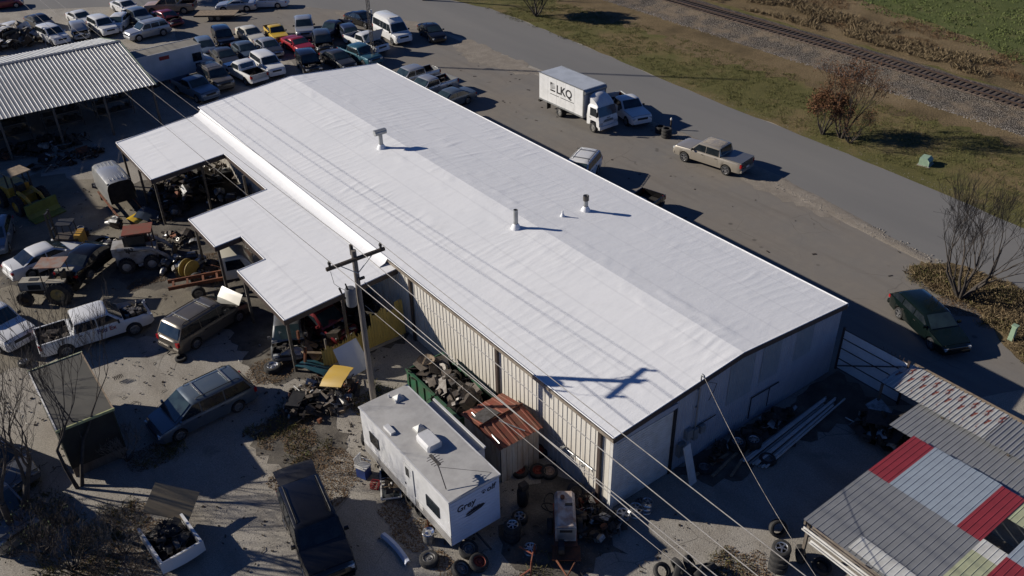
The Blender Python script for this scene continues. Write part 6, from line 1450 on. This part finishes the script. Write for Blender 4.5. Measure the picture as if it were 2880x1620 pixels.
# ------------------------------------------------------------------ silver van shell on stands
vs_ = thing('van_shell', 'silver panel van body without wheels propped on steel rails', 'van body', (-8.0, 42.7, 0), R(-90))
ssec = []
for x, s1, zt in ((-1.95, .94, 2.5), (-1.8, .99, 2.6), (0, 1.0, 2.66), (1.5, 1.0, 2.62), (1.9, .97, 2.5)):
    ssec.append([(x, y*s1, z) for y, z in ((.9, .95), (.93, 1.5), (.90, 2.1), (.80, zt-.12), (.6, zt), (0, zt+.04), (-.6, zt), (-.8, zt-.12), (-.90, 2.1), (-.93, 1.5), (-.9, .95))])
smv = paint('van_silver', (.42, .42, .40), .35, .5)
MB().loft(ssec, True, False).build('shell', smv, vs_, smooth=35)
for k in range(5): MB().box((0, -.5+k*.25, 2.66-.03*abs(k-2)*.5), (3.2, .05, .03)).build('roof_rib', smv, vs_)
MB().box((1.80, 0, 1.75), (.04, 1.6, 1.5)).build('rear_opening', M['under'], vs_); MB().box((0, 0, .98), (3.6, 1.7, .06)).build('floor', M['under'], vs_)
MB().loft([[(-1.97+.1*(1-u*u)*-1, u*.85, z) for u in (-1, -.5, 0, .5, 1)] for z in (1.5, 2.2)], False, False).build('windscreen', M['glass'], vs_)
heap('van_nose_scrap', 'torn front-end metal hanging off the silver van shell', 'scrap', (-8.1, 45.0, .7), .8, .4, 1.1, 40, 81, (.1, .5), ('mid_iron', 'dark_iron', 'alu'), (3, 3, 2))
for sy in (-1, 1): MB().box((.6, sy*.85, .45), (5.2, .1, .12)).build('support_rail', M['rust'], vs_)
for x in (-1.5, 1.6, 2.9):
    for sy in (-1, 1): MB().box((x, sy*.85, .25), (.1, .1, .55)).build('support_leg', M['dark_iron'], vs_)
sw = thing('cable_spool', 'yellow wooden cable spool under the canopy edge at the small notch', 'spool', (-7.5, 29.9, .0), R(25))
for y in (-.25, .25): MB().cyl((0, y-.03, .6), (0, y+.03, .6), .6, n=20).build('flange', pm('spool_yellow', (.33, .24, .06), (.2, .15, .05), 3, .7), sw)
MB().cyl((0, -.25, .6), (0, .25, .6), .26, n=14).build('drum', M['rust_red'], sw)

# ------------------------------------------------------------------ stripped truck with white cab in the small notch (faces +X)
tk = thing('stripped_truck', 'stripped truck chassis with a boxy white cab in the small canopy notch', 'truck', (-6.36, 27.6, 0), R(-17))
for sy in (-1, 1): MB().box((-.4, sy*.42, .8), (5.2, .10, .22)).build('chassis_rail', M['rust'], tk)
for x in (-2.7, -1.9, -1.0, -.2): MB().box((x, 0, .8), (.12, .84, .12)).build('crossmember', M['rust'], tk)
MB().loft([[(x, y, z) for y, z in ((.88, .9), (.9, 1.5), (.78, zt-.1), (.66, zt), (-.66, zt), (-.78, zt-.1), (-.9, 1.5), (-.88, .9))] for x, zt in ((.15, 2.15), (.3, 2.3), (1.3, 2.32), (1.6, 2.2), (2.05, 1.5))], True, True).build('cab', P['cream'], tk, smooth=35)
MB().box((.17, 0, 1.85), (.05, 1.3, .42), ry=-.2).build('rear_window', M['glass'], tk)
for sy in (-1, 1): MB().plate([(.45, sy*.89, 1.52), (1.55, sy*.89, 1.52), (1.3, sy*.83, 2.12), (.45, sy*.83, 2.12)], .02, (0, sy, .1)).build('side_window', M['glass'], tk)
MB().loft([[(x, y, z) for y, z in ((.85, .8), (.85, 1.3), (.6, 1.45), (-.6, 1.45), (-.85, 1.3), (-.85, .8))] for x in (2.0, 2.9)], True, True).build('bonnet', P['cream'], tk)
for ax in (-1.4, 2.4):
    for sy in (-1, 1):
        w = mobj('wheel', ty, M['rubber'], tk, (ax, sy*.85, .40)); mobj('rim', rm, M['steel_rim'], w)
        if sy < 0: w.rotation_euler.z = math.pi

# ------------------------------------------------------------------ tractor
def big_wheel(Rr, w, name):
    m = MB().lathe([(Rr*.55, -w), (Rr*.8, -w*1.05), (Rr*.95, -w*.9), (Rr*.97, -w*.4), (Rr*.97, w*.4), (Rr*.95, w*.9), (Rr*.8, w*1.05), (Rr*.55, w)], 24, 'Y', closed=True)
    for k in range(22):
        t = 2*math.pi*k/22
        for sg in (-1, 1): m.box((math.cos(t)*Rr*.985, sg*w*.5, math.sin(t)*Rr*.985), (.06, w*.9, .07), ry=-t, rz=0)
    return m.mesh(name, 40)
bwm = big_wheel(.72, .2, 'wheel'); brm = MB().lathe([(.40, .19), (.38, .1), (.2, .05), (.12, .14), (0.001, .16)], 18, 'Y').mesh('rim', 40)
swm = big_wheel(.42, .14, 'wheel'); srm = MB().lathe([(.235, .13), (.2, .06), (.08, .1), (.001, .11)], 16, 'Y').mesh('rim', 40)
M['wheelyellow'] = pm('wheel_yellow', (.30, .25, .10), (.18, .15, .08), 4, .7)
tr = thing('tractor', 'old beige tractor with flat sunshade canopy standing before the delivery pickup', 'tractor', (-14.55, 32.6, 0), R(146)); tr.scale = (1.05,)*3
tbm = pm('tractor_beige', (.36, .34, .28), (.24, .20, .15), 2, .6)
MB().box((1.05, 0, 1.0), (1.5, .62, .55)).build('bonnet', tbm, tr); MB().box((1.05, 0, 1.285), (.5, .3, .02)).build('bonnet_grille', M['black'], tr); MB().box((1.82, 0, .92), (.06, .6, .66)).build('front_grille', M['black'], tr)
MB().box((1.0, .32, .95), (.7, .03, .3)).build('side_vent', M['black'], tr); MB().box((1.0, -.32, .95), (.7, .03, .3)).build('side_vent', M['black'], tr)
MB().box((.4, 0, .6), (2.4, .4, .3)).build('chassis', M['dark_iron'], tr); MB().box((1.5, 0, .45), (.16, 1.3, .14)).build('front_axle', M['dark_iron'], tr); MB().box((-.35, 0, .75), (.3, 1.2, .3)).build('rear_axle', M['dark_iron'], tr)
st_ = MB(); st_.box((-.4, 0, 1.2), (.5, .5, .12)); st_.box((-.65, 0, 1.5), (.12, .5, .55), ry=-.15); st_.build('seat', pm('seat_brown', (.10, .075, .04), (.06, .05, .03), 4, .8), tr)
MB().tube([(.25, 0, 1.1), (.1, 0, 1.5)], .025, 6).lathe([(.19, -.012), (.21, 0), (.19, .012)], 14, c=(.1, 0, 1.52), closed=True).build('steering_wheel', M['black'], tr)
for x in (-.75, .35):
    for sy in (-1, 1): MB().tube([(x, sy*.5, .9), (x, sy*.5, 2.28)], .03, 6).build('canopy_post', M['dark_iron'], tr)
MB().box((-.2, 0, 2.31), (1.5, 1.2, .06)).build('canopy', pm('canopy_rusty', (.24, .20, .17), (.25, .10, .05), 2.2, .7), tr)
for sy in (-1, 1):
    w = mobj('wheel', bwm, M['rubber'], tr, (-.45, sy*.72, .72)); mobj('rim', brm, M['wheelyellow'], w); w2 = mobj('wheel', swm, M['rubber'], tr, (1.5, sy*.68, .42)); mobj('rim', srm, M['dark_iron'], w2)
    if sy < 0: w.rotation_euler.z = math.pi; w2.rotation_euler.z = math.pi
    MB().box((-.45, sy*.62, 1.48), (1.0, .4, .05)).build('fender', tbm, tr)
# ------------------------------------------------------------------ skid loader
sk = thing('skid_loader', 'dirty white skid loader with rust-red roof beside the black car shell', 'loader', (-9.3, 33.2, 0), R(-22)); sk.scale = (1.15,)*3
swt = pm('skid_white', (.36, .35, .33), (.16, .13, .10), 2, .6)
MB().box((-.2, 0, .75), (2.1, .95, .75)).build('body', swt, sk); MB().box((-1.0, 0, 1.2), (.7, 1.0, .5)).build('engine_cover', swt, sk)
for sy in (-1, 1):
    for x in (-.5, .75): MB().box((x, sy*.48, 1.6), (.07, .07, 1.1)).build('cage_post', M['dark_iron'], sk)
    MB().tube([(-1.0, sy*.68, 1.5), (.6, sy*.70, 1.35), (1.3, sy*.66, .8), (1.6, sy*.6, .4)], [.11, .11, .10, .08], 8).build('lift_arm', swt, sk)
    MB().box((-.1, sy*.5, 1.6), (1.1, .02, .9)).build('side_screen', M['black'], sk)
MB().box((.12, 0, 2.2), (1.5, 1.15, .07)).build('cage_roof', M['rust_red'], sk)
lettering('963', .3, M['ink'], sk, (-.4, -.82, 1.45), (R(90), 0, 0))
mb = MB(); mb.loft([[(x, y, z) for x, z in ((1.6, .75), (1.65, .15), (2.4, .08), (2.4, .13), (1.72, .2), (1.66, .75))] for y in (-.8, .8)], True, True, closed=True); mb.build('bucket', M['dark_iron'], sk)
for x in (-.75, .55):
    for sy in (-1, 1):
        w = mobj('wheel', swm, M['rubber'], sk, (x, sy*.66, .42)); mobj('rim', srm, swt, w)
        if sy < 0: w.rotation_euler.z = math.pi
hp = (-8.98, 34.13, 1.60); box_ = thing('rusty_cabinet', 'rust-orange steel cabinet standing behind the skid loader', 'cabinet', (hp[0], hp[1], 0), R(-10)); MB().box((0, 0, .8), (1.3, .9, 1.6)).build('shell', M['rust_red'], box_)
for k in range(6): MB().box((-.4+k*.16, -.46, .9), (.06, .03, .7)).build('louvre', M['rust'], box_)
# ------------------------------------------------------------------ forklift
fk = thing('forklift', 'dark old forklift with tall mast behind the white sunroof saloon', 'forklift', (*(-12.39, 38.08, 0.00)[:2], 0), R(150))
MB().box((0, 0, .7), (1.5, 1.0, .7)).build('body', M['dark_iron'], fk); MB().box((-.7, 0, .8), (.4, 1.0, .9)).build('counterweight', M['yellow'], fk)
for sy in (-1, 1): MB().box((.85, sy*.3, 1.5), (.12, .10, 2.7)).build('mast_channel', M['black'], fk); MB().box((1.5, sy*.25, .12), (1.1, .12, .05)).build('fork', M['dark_iron'], fk)
for z in (.6, 1.6, 2.75): MB().box((.85, 0, z), (.10, .62, .10)).build('mast_crossbar', M['black'], fk)
for sy in (-1, 1):
    for x in (-.5, .45): MB().tube([(x, sy*.45, 1.0), (x*.8, sy*.42, 2.0)], .03, 6).build('cage_post', M['black'], fk)
MB().box((-.05, 0, 2.02), (1.0, .95, .05)).build('overhead_guard', M['black'], fk)
for x in (-.5, .55):
    for sy in (-1, 1):
        w = mobj('wheel', wheel_meshes(.30, 'steel')[0], M['rubber'], fk, (x, sy*.48, .30)); mobj('rim', wheel_meshes(.30, 'steel')[1], M['yellow'], w)
        if sy < 0: w.rotation_euler.z = math.pi
# ------------------------------------------------------------------ yellow wheel loader in the barn shade
ld = thing('wheel_loader', 'yellow wheel loader with front bucket standing in the barn shade', 'loader', (-13.4, 46.6, 0), R(-72))
MB().box((-1.2, 0, 1.25), (2.2, 1.5, .8)).build('engine_cover', M['yellow'], ld); MB().box((.1, 0, .9), (1.6, 1.1, .6)).build('chassis', M['yellow'], ld)
for sy in (-1, 1):
    for x in (-.3, .6): MB().box((x, sy*.6, 2.0), (.08, .08, 1.5)).build('cab_post', M['black'], ld)
    MB().tube([(.6, sy*.5, 1.5), (1.6, sy*.5, 1.3), (2.3, sy*.5, .6)], [.13, .12, .09], 8).build('lift_arm', M['yellow'], ld)
    for x in (-1.3, 1.0):
        w = mobj('wheel', bwm, M['rubber'], ld, (x, sy*.95, .72)); mobj('rim', brm, M['yellow'], w)
        if sy < 0: w.rotation_euler.z = math.pi
MB().box((.15, 0, 2.78), (1.4, 1.5, .08)).build('cab_roof', M['plank'], ld); MB().box((.15, 0, 1.6), (.5, .5, .5)).build('seat', M['black'], ld)
bgreen = pm('bucket_olive', (.16, .19, .04), (.10, .12, .03), 2, .6)
MB().loft([[(x, y, z) for x, z in ((2.3, 1.15), (2.25, .4), (2.5, .1), (3.2, .05), (3.2, .12), (2.6, .2), (2.4, .45), (2.4, 1.12))] for y in (-1.15, -.4, .4, 1.15)], True, True, closed=True).build('bucket', bgreen, ld)
# small extras
cr2 = thing('wheel_dolly', 'black bent metal stand leaning at the bronze minivan bumper', 'stand', (*(-10.76, 22.96, 0.00)[:2], 0), R(30)); MB().tube([(-.5, 0, .6), (0, 0, .35), (.45, .1, .02)], .07, 6).build('arm', M['black'], cr2); MB().tube([(-.5, .3, .05), (0, 0, .35), (-.3, -.4, .03)], .04, 6).build('leg_frame', M['black'], cr2); MB().box((.1, 0, .42), (.5, .25, .06), ry=.5).build('pad', M['black'], cr2)
sp2 = thing('coil_spring', 'rusty coil spring and wire on the gravel by the storage box', 'spring', (*(-14.34, 22.29, 0.00)[:2], .1)); MB().tube([(.012*k, .12*math.cos(k*.9), .12+.12*math.sin(k*.9)) for k in range(40)], .014, 5).build('coil', M['dark_iron'], sp2)

heap('scrap_heap', 'stacked car parts under the far end of the canopy', 'scrap', (-3.4, 41.5, 0), 2.4, 3.0, 1.4, 220, 91, (.2, .8))
heap('scrap_heap', 'axles and bumpers stacked under the middle of the canopy', 'scrap', (-2.6, 27.6, 0), 1.8, 2.6, 1.2, 140, 92, (.2, .8))
heap('scrap_heap', 'row of gearboxes in front of the barn eave', 'scrap', (-9.0, 53.0, 0), 3.0, 1.2, .7, 90, 93, (.2, .6))

# ------------------------------------------------------------------ bare trees, shrubs, weeds, litter
def grow(mb, p, d, r, l, lev, rr, tips, spread=.55, up=.12, kids=(2, 3), shrink=.72):
    n = 4 if lev > 2 else 3; pts = [p]; rs = [r]; q = Vector(p); dd = Vector(d)
    for k in range(n):
        dd = (dd+Vector((rr.uniform(-1, 1), rr.uniform(-1, 1), rr.uniform(-.6, .9)+up))*.16).normalized()
        q = q+dd*(l/n); pts.append(q.copy()); rs.append(max(.0065, r*(1-.42*(k+1)/n)))
    mb.tube(pts, rs, 7 if lev > 3 else 5 if lev > 1 else 3)
    if lev <= 0: tips.append((q.copy(), dd.copy())); return
    for k in range(rr.randint(*kids)):
        a = Vector((rr.uniform(-1, 1), rr.uniform(-1, 1), rr.uniform(-.5, .8)+up)); nd = (dd+a*spread).normalized()
        i = n if k == 0 else rr.randint(max(1, n-2), n)
        grow(mb, pts[i], nd, rs[i]*(.86 if k == 0 else .66), l*shrink*rr.uniform(.8, 1.15), lev-1, rr, tips, spread, up, kids, shrink)
def leaf_mesh(mb, c, s_, rr, n=1):
    for _ in range(n):
        a = Vector((rr.uniform(-1, 1), rr.uniform(-1, 1), rr.uniform(-1, 1))).normalized(); b = a.orthogonal().normalized(); c2 = a.cross(b)
        t = rr.uniform(0, 6.28); u = b*math.cos(t)+c2*math.sin(t); v = a.cross(u); k = s_*rr.uniform(.6, 1.3)
        mb.add([c-u*k, c+v*k*.55, c+u*k, c-v*k*.55], [(0, 1, 2, 3)])
def tree(name, label, p, stems, h, r, lev, seed, spread=.5, up=.15, leaves=0, leafmat=None, leafsize=.09, leaffrac=1.0, cat='tree', lean=(0, 0, 0), kids=(2, 3), out=.45, shrink=.72, twigmat='twig'):
    t = thing(name, label, cat, (p[0], p[1], 0)); rr = random.Random(seed); tips = []; tk_ = MB(); br = MB()
    for s_ in range(stems):
        a = 6.283*s_/max(1, stems)+rr.uniform(-.4, .4); d = Vector((math.cos(a)*out*(stems > 1), math.sin(a)*out*(stems > 1), 1))+Vector(lean); d.normalize()
        base = Vector((math.cos(a)*r*1.2*(stems > 1), math.sin(a)*r*1.2*(stems > 1), -.05)); l0 = h*.30
        top = base+d*l0; mid = base+d*l0*.5+Vector((rr.uniform(-.1, .1), rr.uniform(-.1, .1), 0)); tk_.tube([base, mid, top], [r*1.15, r*.9, r*.78], 9)
        for k in range(2+(stems == 1)):
            dd = (d+Vector((rr.uniform(-1, 1), rr.uniform(-1, 1), rr.uniform(0, .6)))*spread).normalized(); grow(br, top-d*.05*k, dd, r*(.7 if k == 0 else .52), h*.24, lev, rr, tips, spread, up, kids, shrink)
    tk_.build('trunk', M['bark'], t, smooth=60); cr = br.build('crown', M[twigmat], t)
    if leaves:
        lm = MB()
        for q, d in tips:
            if rr.random() > leaffrac: continue
            for _ in range(leaves): leaf_mesh(lm, q+Vector((rr.gauss(0, .22), rr.gauss(0, .22), rr.gauss(0, .22))), leafsize, rr)
        tag(lm.build('leaves', leafmat, cr), kind='stuff')
    return t
def leafm(name, a, b):
    t = NT(name); oi = t.noise(3.0, 4); t.color(t.mix(t.step(oi, .35, .65), a, b)); t.set(.8, 0, .2); return t.m
M['brownleaf'] = leafm('brown_leaf', (.16, .075, .035), (.09, .045, .022)); M['everleaf'] = leafm('evergreen_leaf', (.030, .045, .016), (.016, .026, .010))
M['straw'] = leafm('straw', (.20, .15, .085), (.13, .098, .056)); M['weed'] = leafm('weed', (.09, .10, .03), (.14, .11, .045)); M['litter'] = leafm('leaf_litter', (.16, .098, .05), (.09, .057, .032)); M['grassblade'] = leafm('grass_blade', (.12, .115, .04), (.085, .09, .03)); M['greenblade'] = leafm('green_blade', (.11, .13, .042), (.085, .11, .034))
M['greytwig'] = pm('grey_twig', (.19, .17, .14), (.11, .095, .08), 5, .95)

tree('bare_tree', 'leafless multi-stemmed tree beside the dark green station wagon', (26.9, -.5), 7, 6.2, .09, 5, 5, .50, .14, out=.62, shrink=.80, kids=(2, 3))
tree('brown_leaf_tree', 'slender tree with rusty brown leaves left between road and railway', (40.9, 17.6), 5, 6.2, .075, 5, 11, .55, .15, leaves=5, leafmat=M['brownleaf'], leafsize=.06, leaffrac=.8, out=.38)
tree('leafy_sapling', 'low bushy sapling with orange-brown leaves left of the slender brown tree', (40.4, 19.0), 8, 3.8, .05, 4, 12, .6, .1, leaves=7, leafmat=M['brownleaf'], leafsize=.08, leaffrac=.8, out=.5)
tree('leafy_sapling', 'tangled grey-green brush at the foot of the slender brown tree', (40.6, 16.6), 8, 3.2, .04, 4, 13, .7, .1, leaves=3, leafmat=M['brownleaf'], leafsize=.06, leaffrac=.5, out=.7)
tree('bare_tree', 'tall leafless tree with dark trunk in front of the storage box at the lower left', (-20.7, 14.4), 3, 8.6, .17, 5, 21, .5, .18, lean=(.10, .05, 0), out=.28, shrink=.80)
tree('bare_tree', 'thin leafless sapling reaching across the delivery pickup', (-17.8, 15.6), 2, 7.6, .085, 5, 22, .42, .22, lean=(.14, .12, 0), out=.22, shrink=.84, kids=(2, 3))
tree('bare_tree', 'twiggy leafless tree at the left edge beside the storage box', (-21.0, 19.5), 4, 6.4, .10, 5, 23, .6, .12, out=.4, shrink=.80)
tree('bare_bush', 'straggly bare bush behind the engine-filled truck bed', (-17.4, 10.5), 9, 2.4, .022, 4, 24, .6, .1, out=.7, cat='bush', twigmat='greytwig')
tree('bare_bush', 'thorny bare bush at the bottom left corner', (-19.3, 11.0), 10, 3.0, .03, 4, 25, .65, .1, out=.7, cat='bush')
tree('bare_bush', 'thin bare shrub in the grass at the right edge below the pedestal', (21.6, -8.4), 7, 2.4, .02, 4, 26, .55, .2, out=.4, cat='bush', twigmat='greytwig')
tree('bare_bush', 'dry brush below the storage box near edge', (-15.6, 16.0), 8, 2.2, .022, 4, 28, .7, .1, out=.7, cat='bush', twigmat='greytwig')
tree('evergreen_bush', 'dark evergreen bush at the top edge beside the road', (43.37, 59.81, 0.00), 9, 4.6, .07, 4, 27, .6, .2, leaves=16, leafmat=M['everleaf'], leafsize=.15, out=.65, cat='bush')
tree('evergreen_bush', 'small dark evergreen behind the silver sports coupe', (14.5, 92.5), 6, 2.6, .05, 3, 29, .6, .2, leaves=14, leafmat=M['everleaf'], leafsize=.12, out=.65, cat='bush')
tree('bare_tree', 'tall leafless tree beyond the top edge casting branch shadows', (37.5, 74.0), 2, 12.0, .2, 4, 30, .5, .15, out=.25, shrink=.82)
# tall trees just beyond the left edge, the source of the shade over the far left
tree('shade_tree', 'dense dark tree at the far left casting shade over the lot', (-13.0, 92.0), 3, 11.0, .2, 4, 31, .5, .2, leaves=6, leafmat=M['everleaf'], leafsize=.16, out=.3)

def blades(name, label, cat, mat, spots, seed, h=(.2, .5), n=14, rad=.18, wd=.014, kind='stuff', z=0.0):
    """tufts of grass blades at the given (x, y, size) spots, one mass"""
    rr = random.Random(seed); mb = MB()
    for x, y, s_ in spots:
        for _ in range(n):
            a = rr.uniform(0, 6.283); r = rad*s_*math.sqrt(rr.random()); p = Vector((x+r*math.cos(a), y+r*math.sin(a), z)); hh = rr.uniform(*h)*s_
            l = Vector((rr.gauss(0, .35), rr.gauss(0, .35), 1)).normalized()*hh; sd_2 = Vector((math.sin(a*3), math.cos(a*3), 0))*wd*s_
            mb.add([p-sd_2, p+sd_2, p+l*.6+sd_2*.7+Vector((0, 0, .0)), p+l+Vector((l.x*.5, l.y*.5, -abs(l.x)*.2))], [(0, 1, 2), (0, 2, 3)])
    o = mb.build(name, mat); tag(o, label, cat, kind=kind); return o
def scatter(poly_fn, n, box, seed, smin=.6, smax=1.3):
    rr = random.Random(seed); out = []
    while len(out) < n:
        x, y = rr.uniform(box[0], box[1]), rr.uniform(box[2], box[3])
        if poly_fn(x, y): out.append((x, y, rr.uniform(smin, smax)))
    return out
# tall dry grass along the railway
blades('tall_dry_grass', 'tall straw-coloured grass and reeds along the far side of the railway', 'grass', M['straw'], scatter(lambda x, y: 62.0+(y-10)*.03 < x < 66.0+(y-10)*.12 and noise.noise((x*.3, y*.22, 3)) > -.05, 5200, (60, 78, 6, 75), 1, .4, 1.5), 2, (.18, .55), 9, .34, .012)
blades('bank_weeds', 'short brown weeds on the bank beyond the railway', 'weeds', M['litter'], scatter(lambda x, y: 63+(y-10)*.08 < x < 70+(y-10)*.15 and noise.noise((x*.2, y*.2, 7)) > 0, 3000, (60, 82, 6, 75), 3, .5, 1.2), 4, (.12, .35), 8, .34, .012)
blades('verge_tufts', 'olive grass tufts over the roadside verge', 'grass', M['grassblade'], scatter(lambda x, y: 39.8+(y > 30)*.8 < x < 50 and noise.noise((x*.3, y*.3, 1)) > -.3, 4200, (39, 52, 0, 66), 5, .6, 1.2), 6, (.08, .18), 9, .3, .02)
blades('field_tufts', 'green grass tufts of the far field', 'grass', M['greenblade'], scatter(lambda x, y: x > 68+(y-15)*.25, 1500, (66, 95, 8, 48), 7, .8, 1.4), 8, (.10, .22), 9, .45, .05)
def island(x, y): return (x-27.6)**2/7.5+(y+1.0)**2/16 < 1 and not (x < 26.2 and y > -2.5)
def island2(x, y): return 22.5+(-4-y)*-.2+.0 < x < 30 and -9.5 < y < -2.8 and x > 24.9+(y+4.5)*.85
tag(grid_sheet([(27.2, 3.0), (28.8, 3.1), (30.3, 1.6), (30.6, -2), (29.5, -9), (22.5, -9), (23.2, -6.2), (25.0, -3.6), (26.4, -1.6), (26.5, 1.5)], .02, .5, .2, seed=8).build('weedy_island', M['drygrass']), kind='structure')
blades('island_grass', 'dry straw grass on the weedy island round the bare tree', 'grass', M['straw'], scatter(lambda x, y: island(x, y) or island2(x, y), 3200, (22, 31, -9.5, 3.2), 9, .4, 1.3), 10, (.10, .34), 7, .3, .006)
blades('island_weeds', 'green weeds mixed into the island grass', 'weeds', M['weed'], scatter(lambda x, y: (island(x, y) or island2(x, y)) and noise.noise((x*.6, y*.6, 2)) > .05, 900, (22, 31, -9.5, 3.2), 11, .5, 1.2), 12, (.10, .28), 7, .3, .007)
# yard weeds in patches
def patch(cs): return lambda x, y: any(((x-a)/ra)**2+((y-b)/rb)**2 < .5+.6*noise.noise((x*1.1, y*1.1, a)) for a, b, ra, rb in cs)
WP = [(-9.2, 13.8, 1.8, 1.6), (-7.6, 15.0, 1.6, 1.0), (-8.6, 11.6, 1.5, 1.6), (-4.9, 13.2, 1.8, 1.8), (-3.4, 11.0, .6, 2.6), (-19.5, 10.5, 3.2, 2.2), (-17.6, 12.6, 2.0, 2.0), (-20, 15.5, 1.6, 3.0), (-4.2, -.6, 2.2, .8), (1.4, -5.4, 1.6, 1.4), (-14.2, 15.4, 1.6, 1.0)]
blades('yard_weeds', 'straggling green and brown weeds at the edges of the yard', 'weeds', M['weed'], scatter(patch(WP), 900, (-23, 4, -7, 18), 13, .5, 1.1), 14, (.10, .32), 10, .25, .012)
LP_ = [((-8.51, 12.26, 0.00)[0], (-8.51, 12.26, 0.00)[1], 1.3, 1.3), ((-8.44, 10.54, 0.00)[0], (-8.44, 10.54, 0.00)[1], 1.4, 1.2), ((-8.08, 8.96, 0.00)[0], (-8.08, 8.96, 0.00)[1], 1.6, 1.1), ((-7.22, 5.85, 0.00)[0], (-7.22, 5.85, 0.00)[1], .9, 1.6), ((-7.04, 3.82, 0.00)[0], (-7.04, 3.82, 0.00)[1], .7, 1.2), ((-7.49, 18.20, 0.00)[0], (-7.49, 18.20, 0.00)[1], 1.8, 1.4), (-9.0, 13.5, 2.2, 1.8), (-8.6, 10.0, 1.8, 1.6), (-9.0, 8.2, 1.5, 1.2), (-7.6, 4.6, .7, 2.6), (-7.2, 1.8, .7, 1.6), (-10.0, 10.2, 1.6, 1.2), (-4.6, 12.4, 1.4, 1.4), (-17.5, 11, 3, 3), (-14.8, 15.6, 1.8, 1.2), (2.0, -5.6, 1.6, 1.6), (26.5, -1, 2.0, 3.5), (-6.0, 31, 1.5, 1.5), (-10, 31.0, 2, .8)]
def litter_mass(name, label, n, seed, mat, size, fn, box):
    rr = random.Random(seed); mb = MB()
    for x, y, s_ in scatter(fn, n, box, seed):
        a = rr.uniform(0, 6.28); k = size*s_; u = Vector((math.cos(a), math.sin(a), rr.uniform(-.5, .5))).normalized()*k; v = Vector((-math.sin(a), math.cos(a), rr.uniform(-.6, .6)))*k*.55; c = Vector((x, y, .015+rr.random()*.05)); mb.add([c-u, c+v, c+u, c-v], [(0, 1, 2, 3)])
    return tag(mb.build(name, mat), label, 'leaf litter', kind='stuff')
litter_mass('leaf_litter', 'drifts of dry brown leaves on the yard gravel', 24000, 15, M['litter'], .036, patch(LP_), (-23, 32, -9, 34))
litter_mass('dry_stalks', 'pale dry stalks mixed into the leaf drifts', 2200, 16, M['straw'], .04, patch(LP_), (-23, 32, -9, 34))
M['stone'] = pm('loose_stone', (.30, .275, .24), (.18, .16, .14), 6, .95)
def stones(name, label, n, seed, fn, box, size):
    rr = random.Random(seed); mb = MB()
    for x, y, s_ in scatter(fn, n, box, seed): mb.box((x, y, size*s_*.3), (size*s_, size*s_*rr.uniform(.6, 1), size*s_*.7), rz=rr.uniform(0, 3), rx=rr.uniform(-.5, .5), ry=rr.uniform(-.5, .5))
    return tag(mb.build(name, M['stone']), label, 'gravel', kind='stuff')
stones('loose_gravel', 'loose pale gravel stones over the near yard', 9000, 17, lambda x, y: True, (-21, 4, -10, 17), .026)
stones('edge_rubble', 'broken stones along the lot edge', 420, 18, lambda x, y: abs(x-30.2-(y-14)*.06) < 1.3*abs(noise.noise((y*.5, 1, 1)))+.15, (28, 33, 2, 31), .07)
stones('ballast_stones', 'loose ballast stones beside the track', 5200, 19, lambda x, y: railx(y)-5.6 < x < railx(y)-1.5, (46, 62, 2, 62), .08)
stones('bank_stones', 'small stones and litter on the road shoulder', 500, 20, lambda x, y: abs(x-39.6-(y-30)*.03) < .5, (36, 43, 0, 66), .04)
# little pieces of rubbish on the lot
rr = random.Random(33); mb = MB()
for k in range(60): mb.box((rr.uniform(17, 30), rr.uniform(3, 55), .02), (rr.uniform(.06, .3), rr.uniform(.04, .15), .02), rz=rr.uniform(0, 3))
tag(mb.build('lot_debris', M['dark_iron']), 'dark specks of debris on the parking lot', 'debris', kind='stuff')

tree('bare_bush', 'dense thicket of bare twigs at the left edge above the derelict van', (-21.6, 16.6), 10, 3.6, .035, 4, 41, .65, .1, out=.7, cat='bush')
tree('bare_bush', 'bramble thicket along the bottom left corner', (-18.0, 8.6), 10, 2.2, .025, 4, 42, .7, .05, out=.9, cat='bush')
tree('bare_bush', 'dark twiggy thicket beside the derelict van nose', (-19.9, 12.6), 10, 2.8, .03, 4, 43, .7, .1, leaves=1, leafmat=M['everleaf'], leafsize=.05, leaffrac=.4, out=.8, cat='bush')

# small rubbish over the yard: metal bits, plastic, boards
for nm, lb, mt, n_, sd_3, box_3 in (('yard_debris', 'small dark metal bits strewn over the yard', 'dark_iron', 420, 51, (-20, -6.5, 16, 47)), ('pale_debris', 'small pale plastic and alloy bits strewn over the yard', 'alu', 170, 52, (-20, -6.5, 16, 47)), ('near_debris', 'small dark bits strewn around the camper and welder', 'dark_iron', 240, 53, (-14, 3, -4, 12)), ('brown_debris', 'rusty scraps and splinters strewn round the junk pile', 'dark_iron', 160, 54, (-11, -2, 8, 17))):
    rr = random.Random(sd_3); mb = MB()
    for x, y, s_ in scatter(lambda x, y: noise.noise((x*.35, y*.35, sd_3)) > -.08, n_, box_3, sd_3):
        k = rr.random(); z_ = .05*s_
        if k < .5: mb.box((x, y, z_), (rr.uniform(.04, .14), rr.uniform(.02, .07), rr.uniform(.015, .05)), rz=rr.uniform(0, 3), rx=rr.uniform(-.3, .3))
        elif k < .8: a = rr.uniform(0, 6.28); l = rr.uniform(.1, .35); mb.tube([(x, y, .03), (x+l*.5*math.cos(a), y+l*.5*math.sin(a), .05), (x+l*math.cos(a+.4), y+l*math.sin(a+.4), .03)], rr.uniform(.008, .016), 5)
        else: mb.lathe([(.03*s_, 0), (.06*s_, 0), (.06*s_, .03), (.03*s_, .03)], 9, c=(x, y, .01), closed=True)
    tag(mb.build(nm, M[mt]), lb, 'debris', kind='stuff')
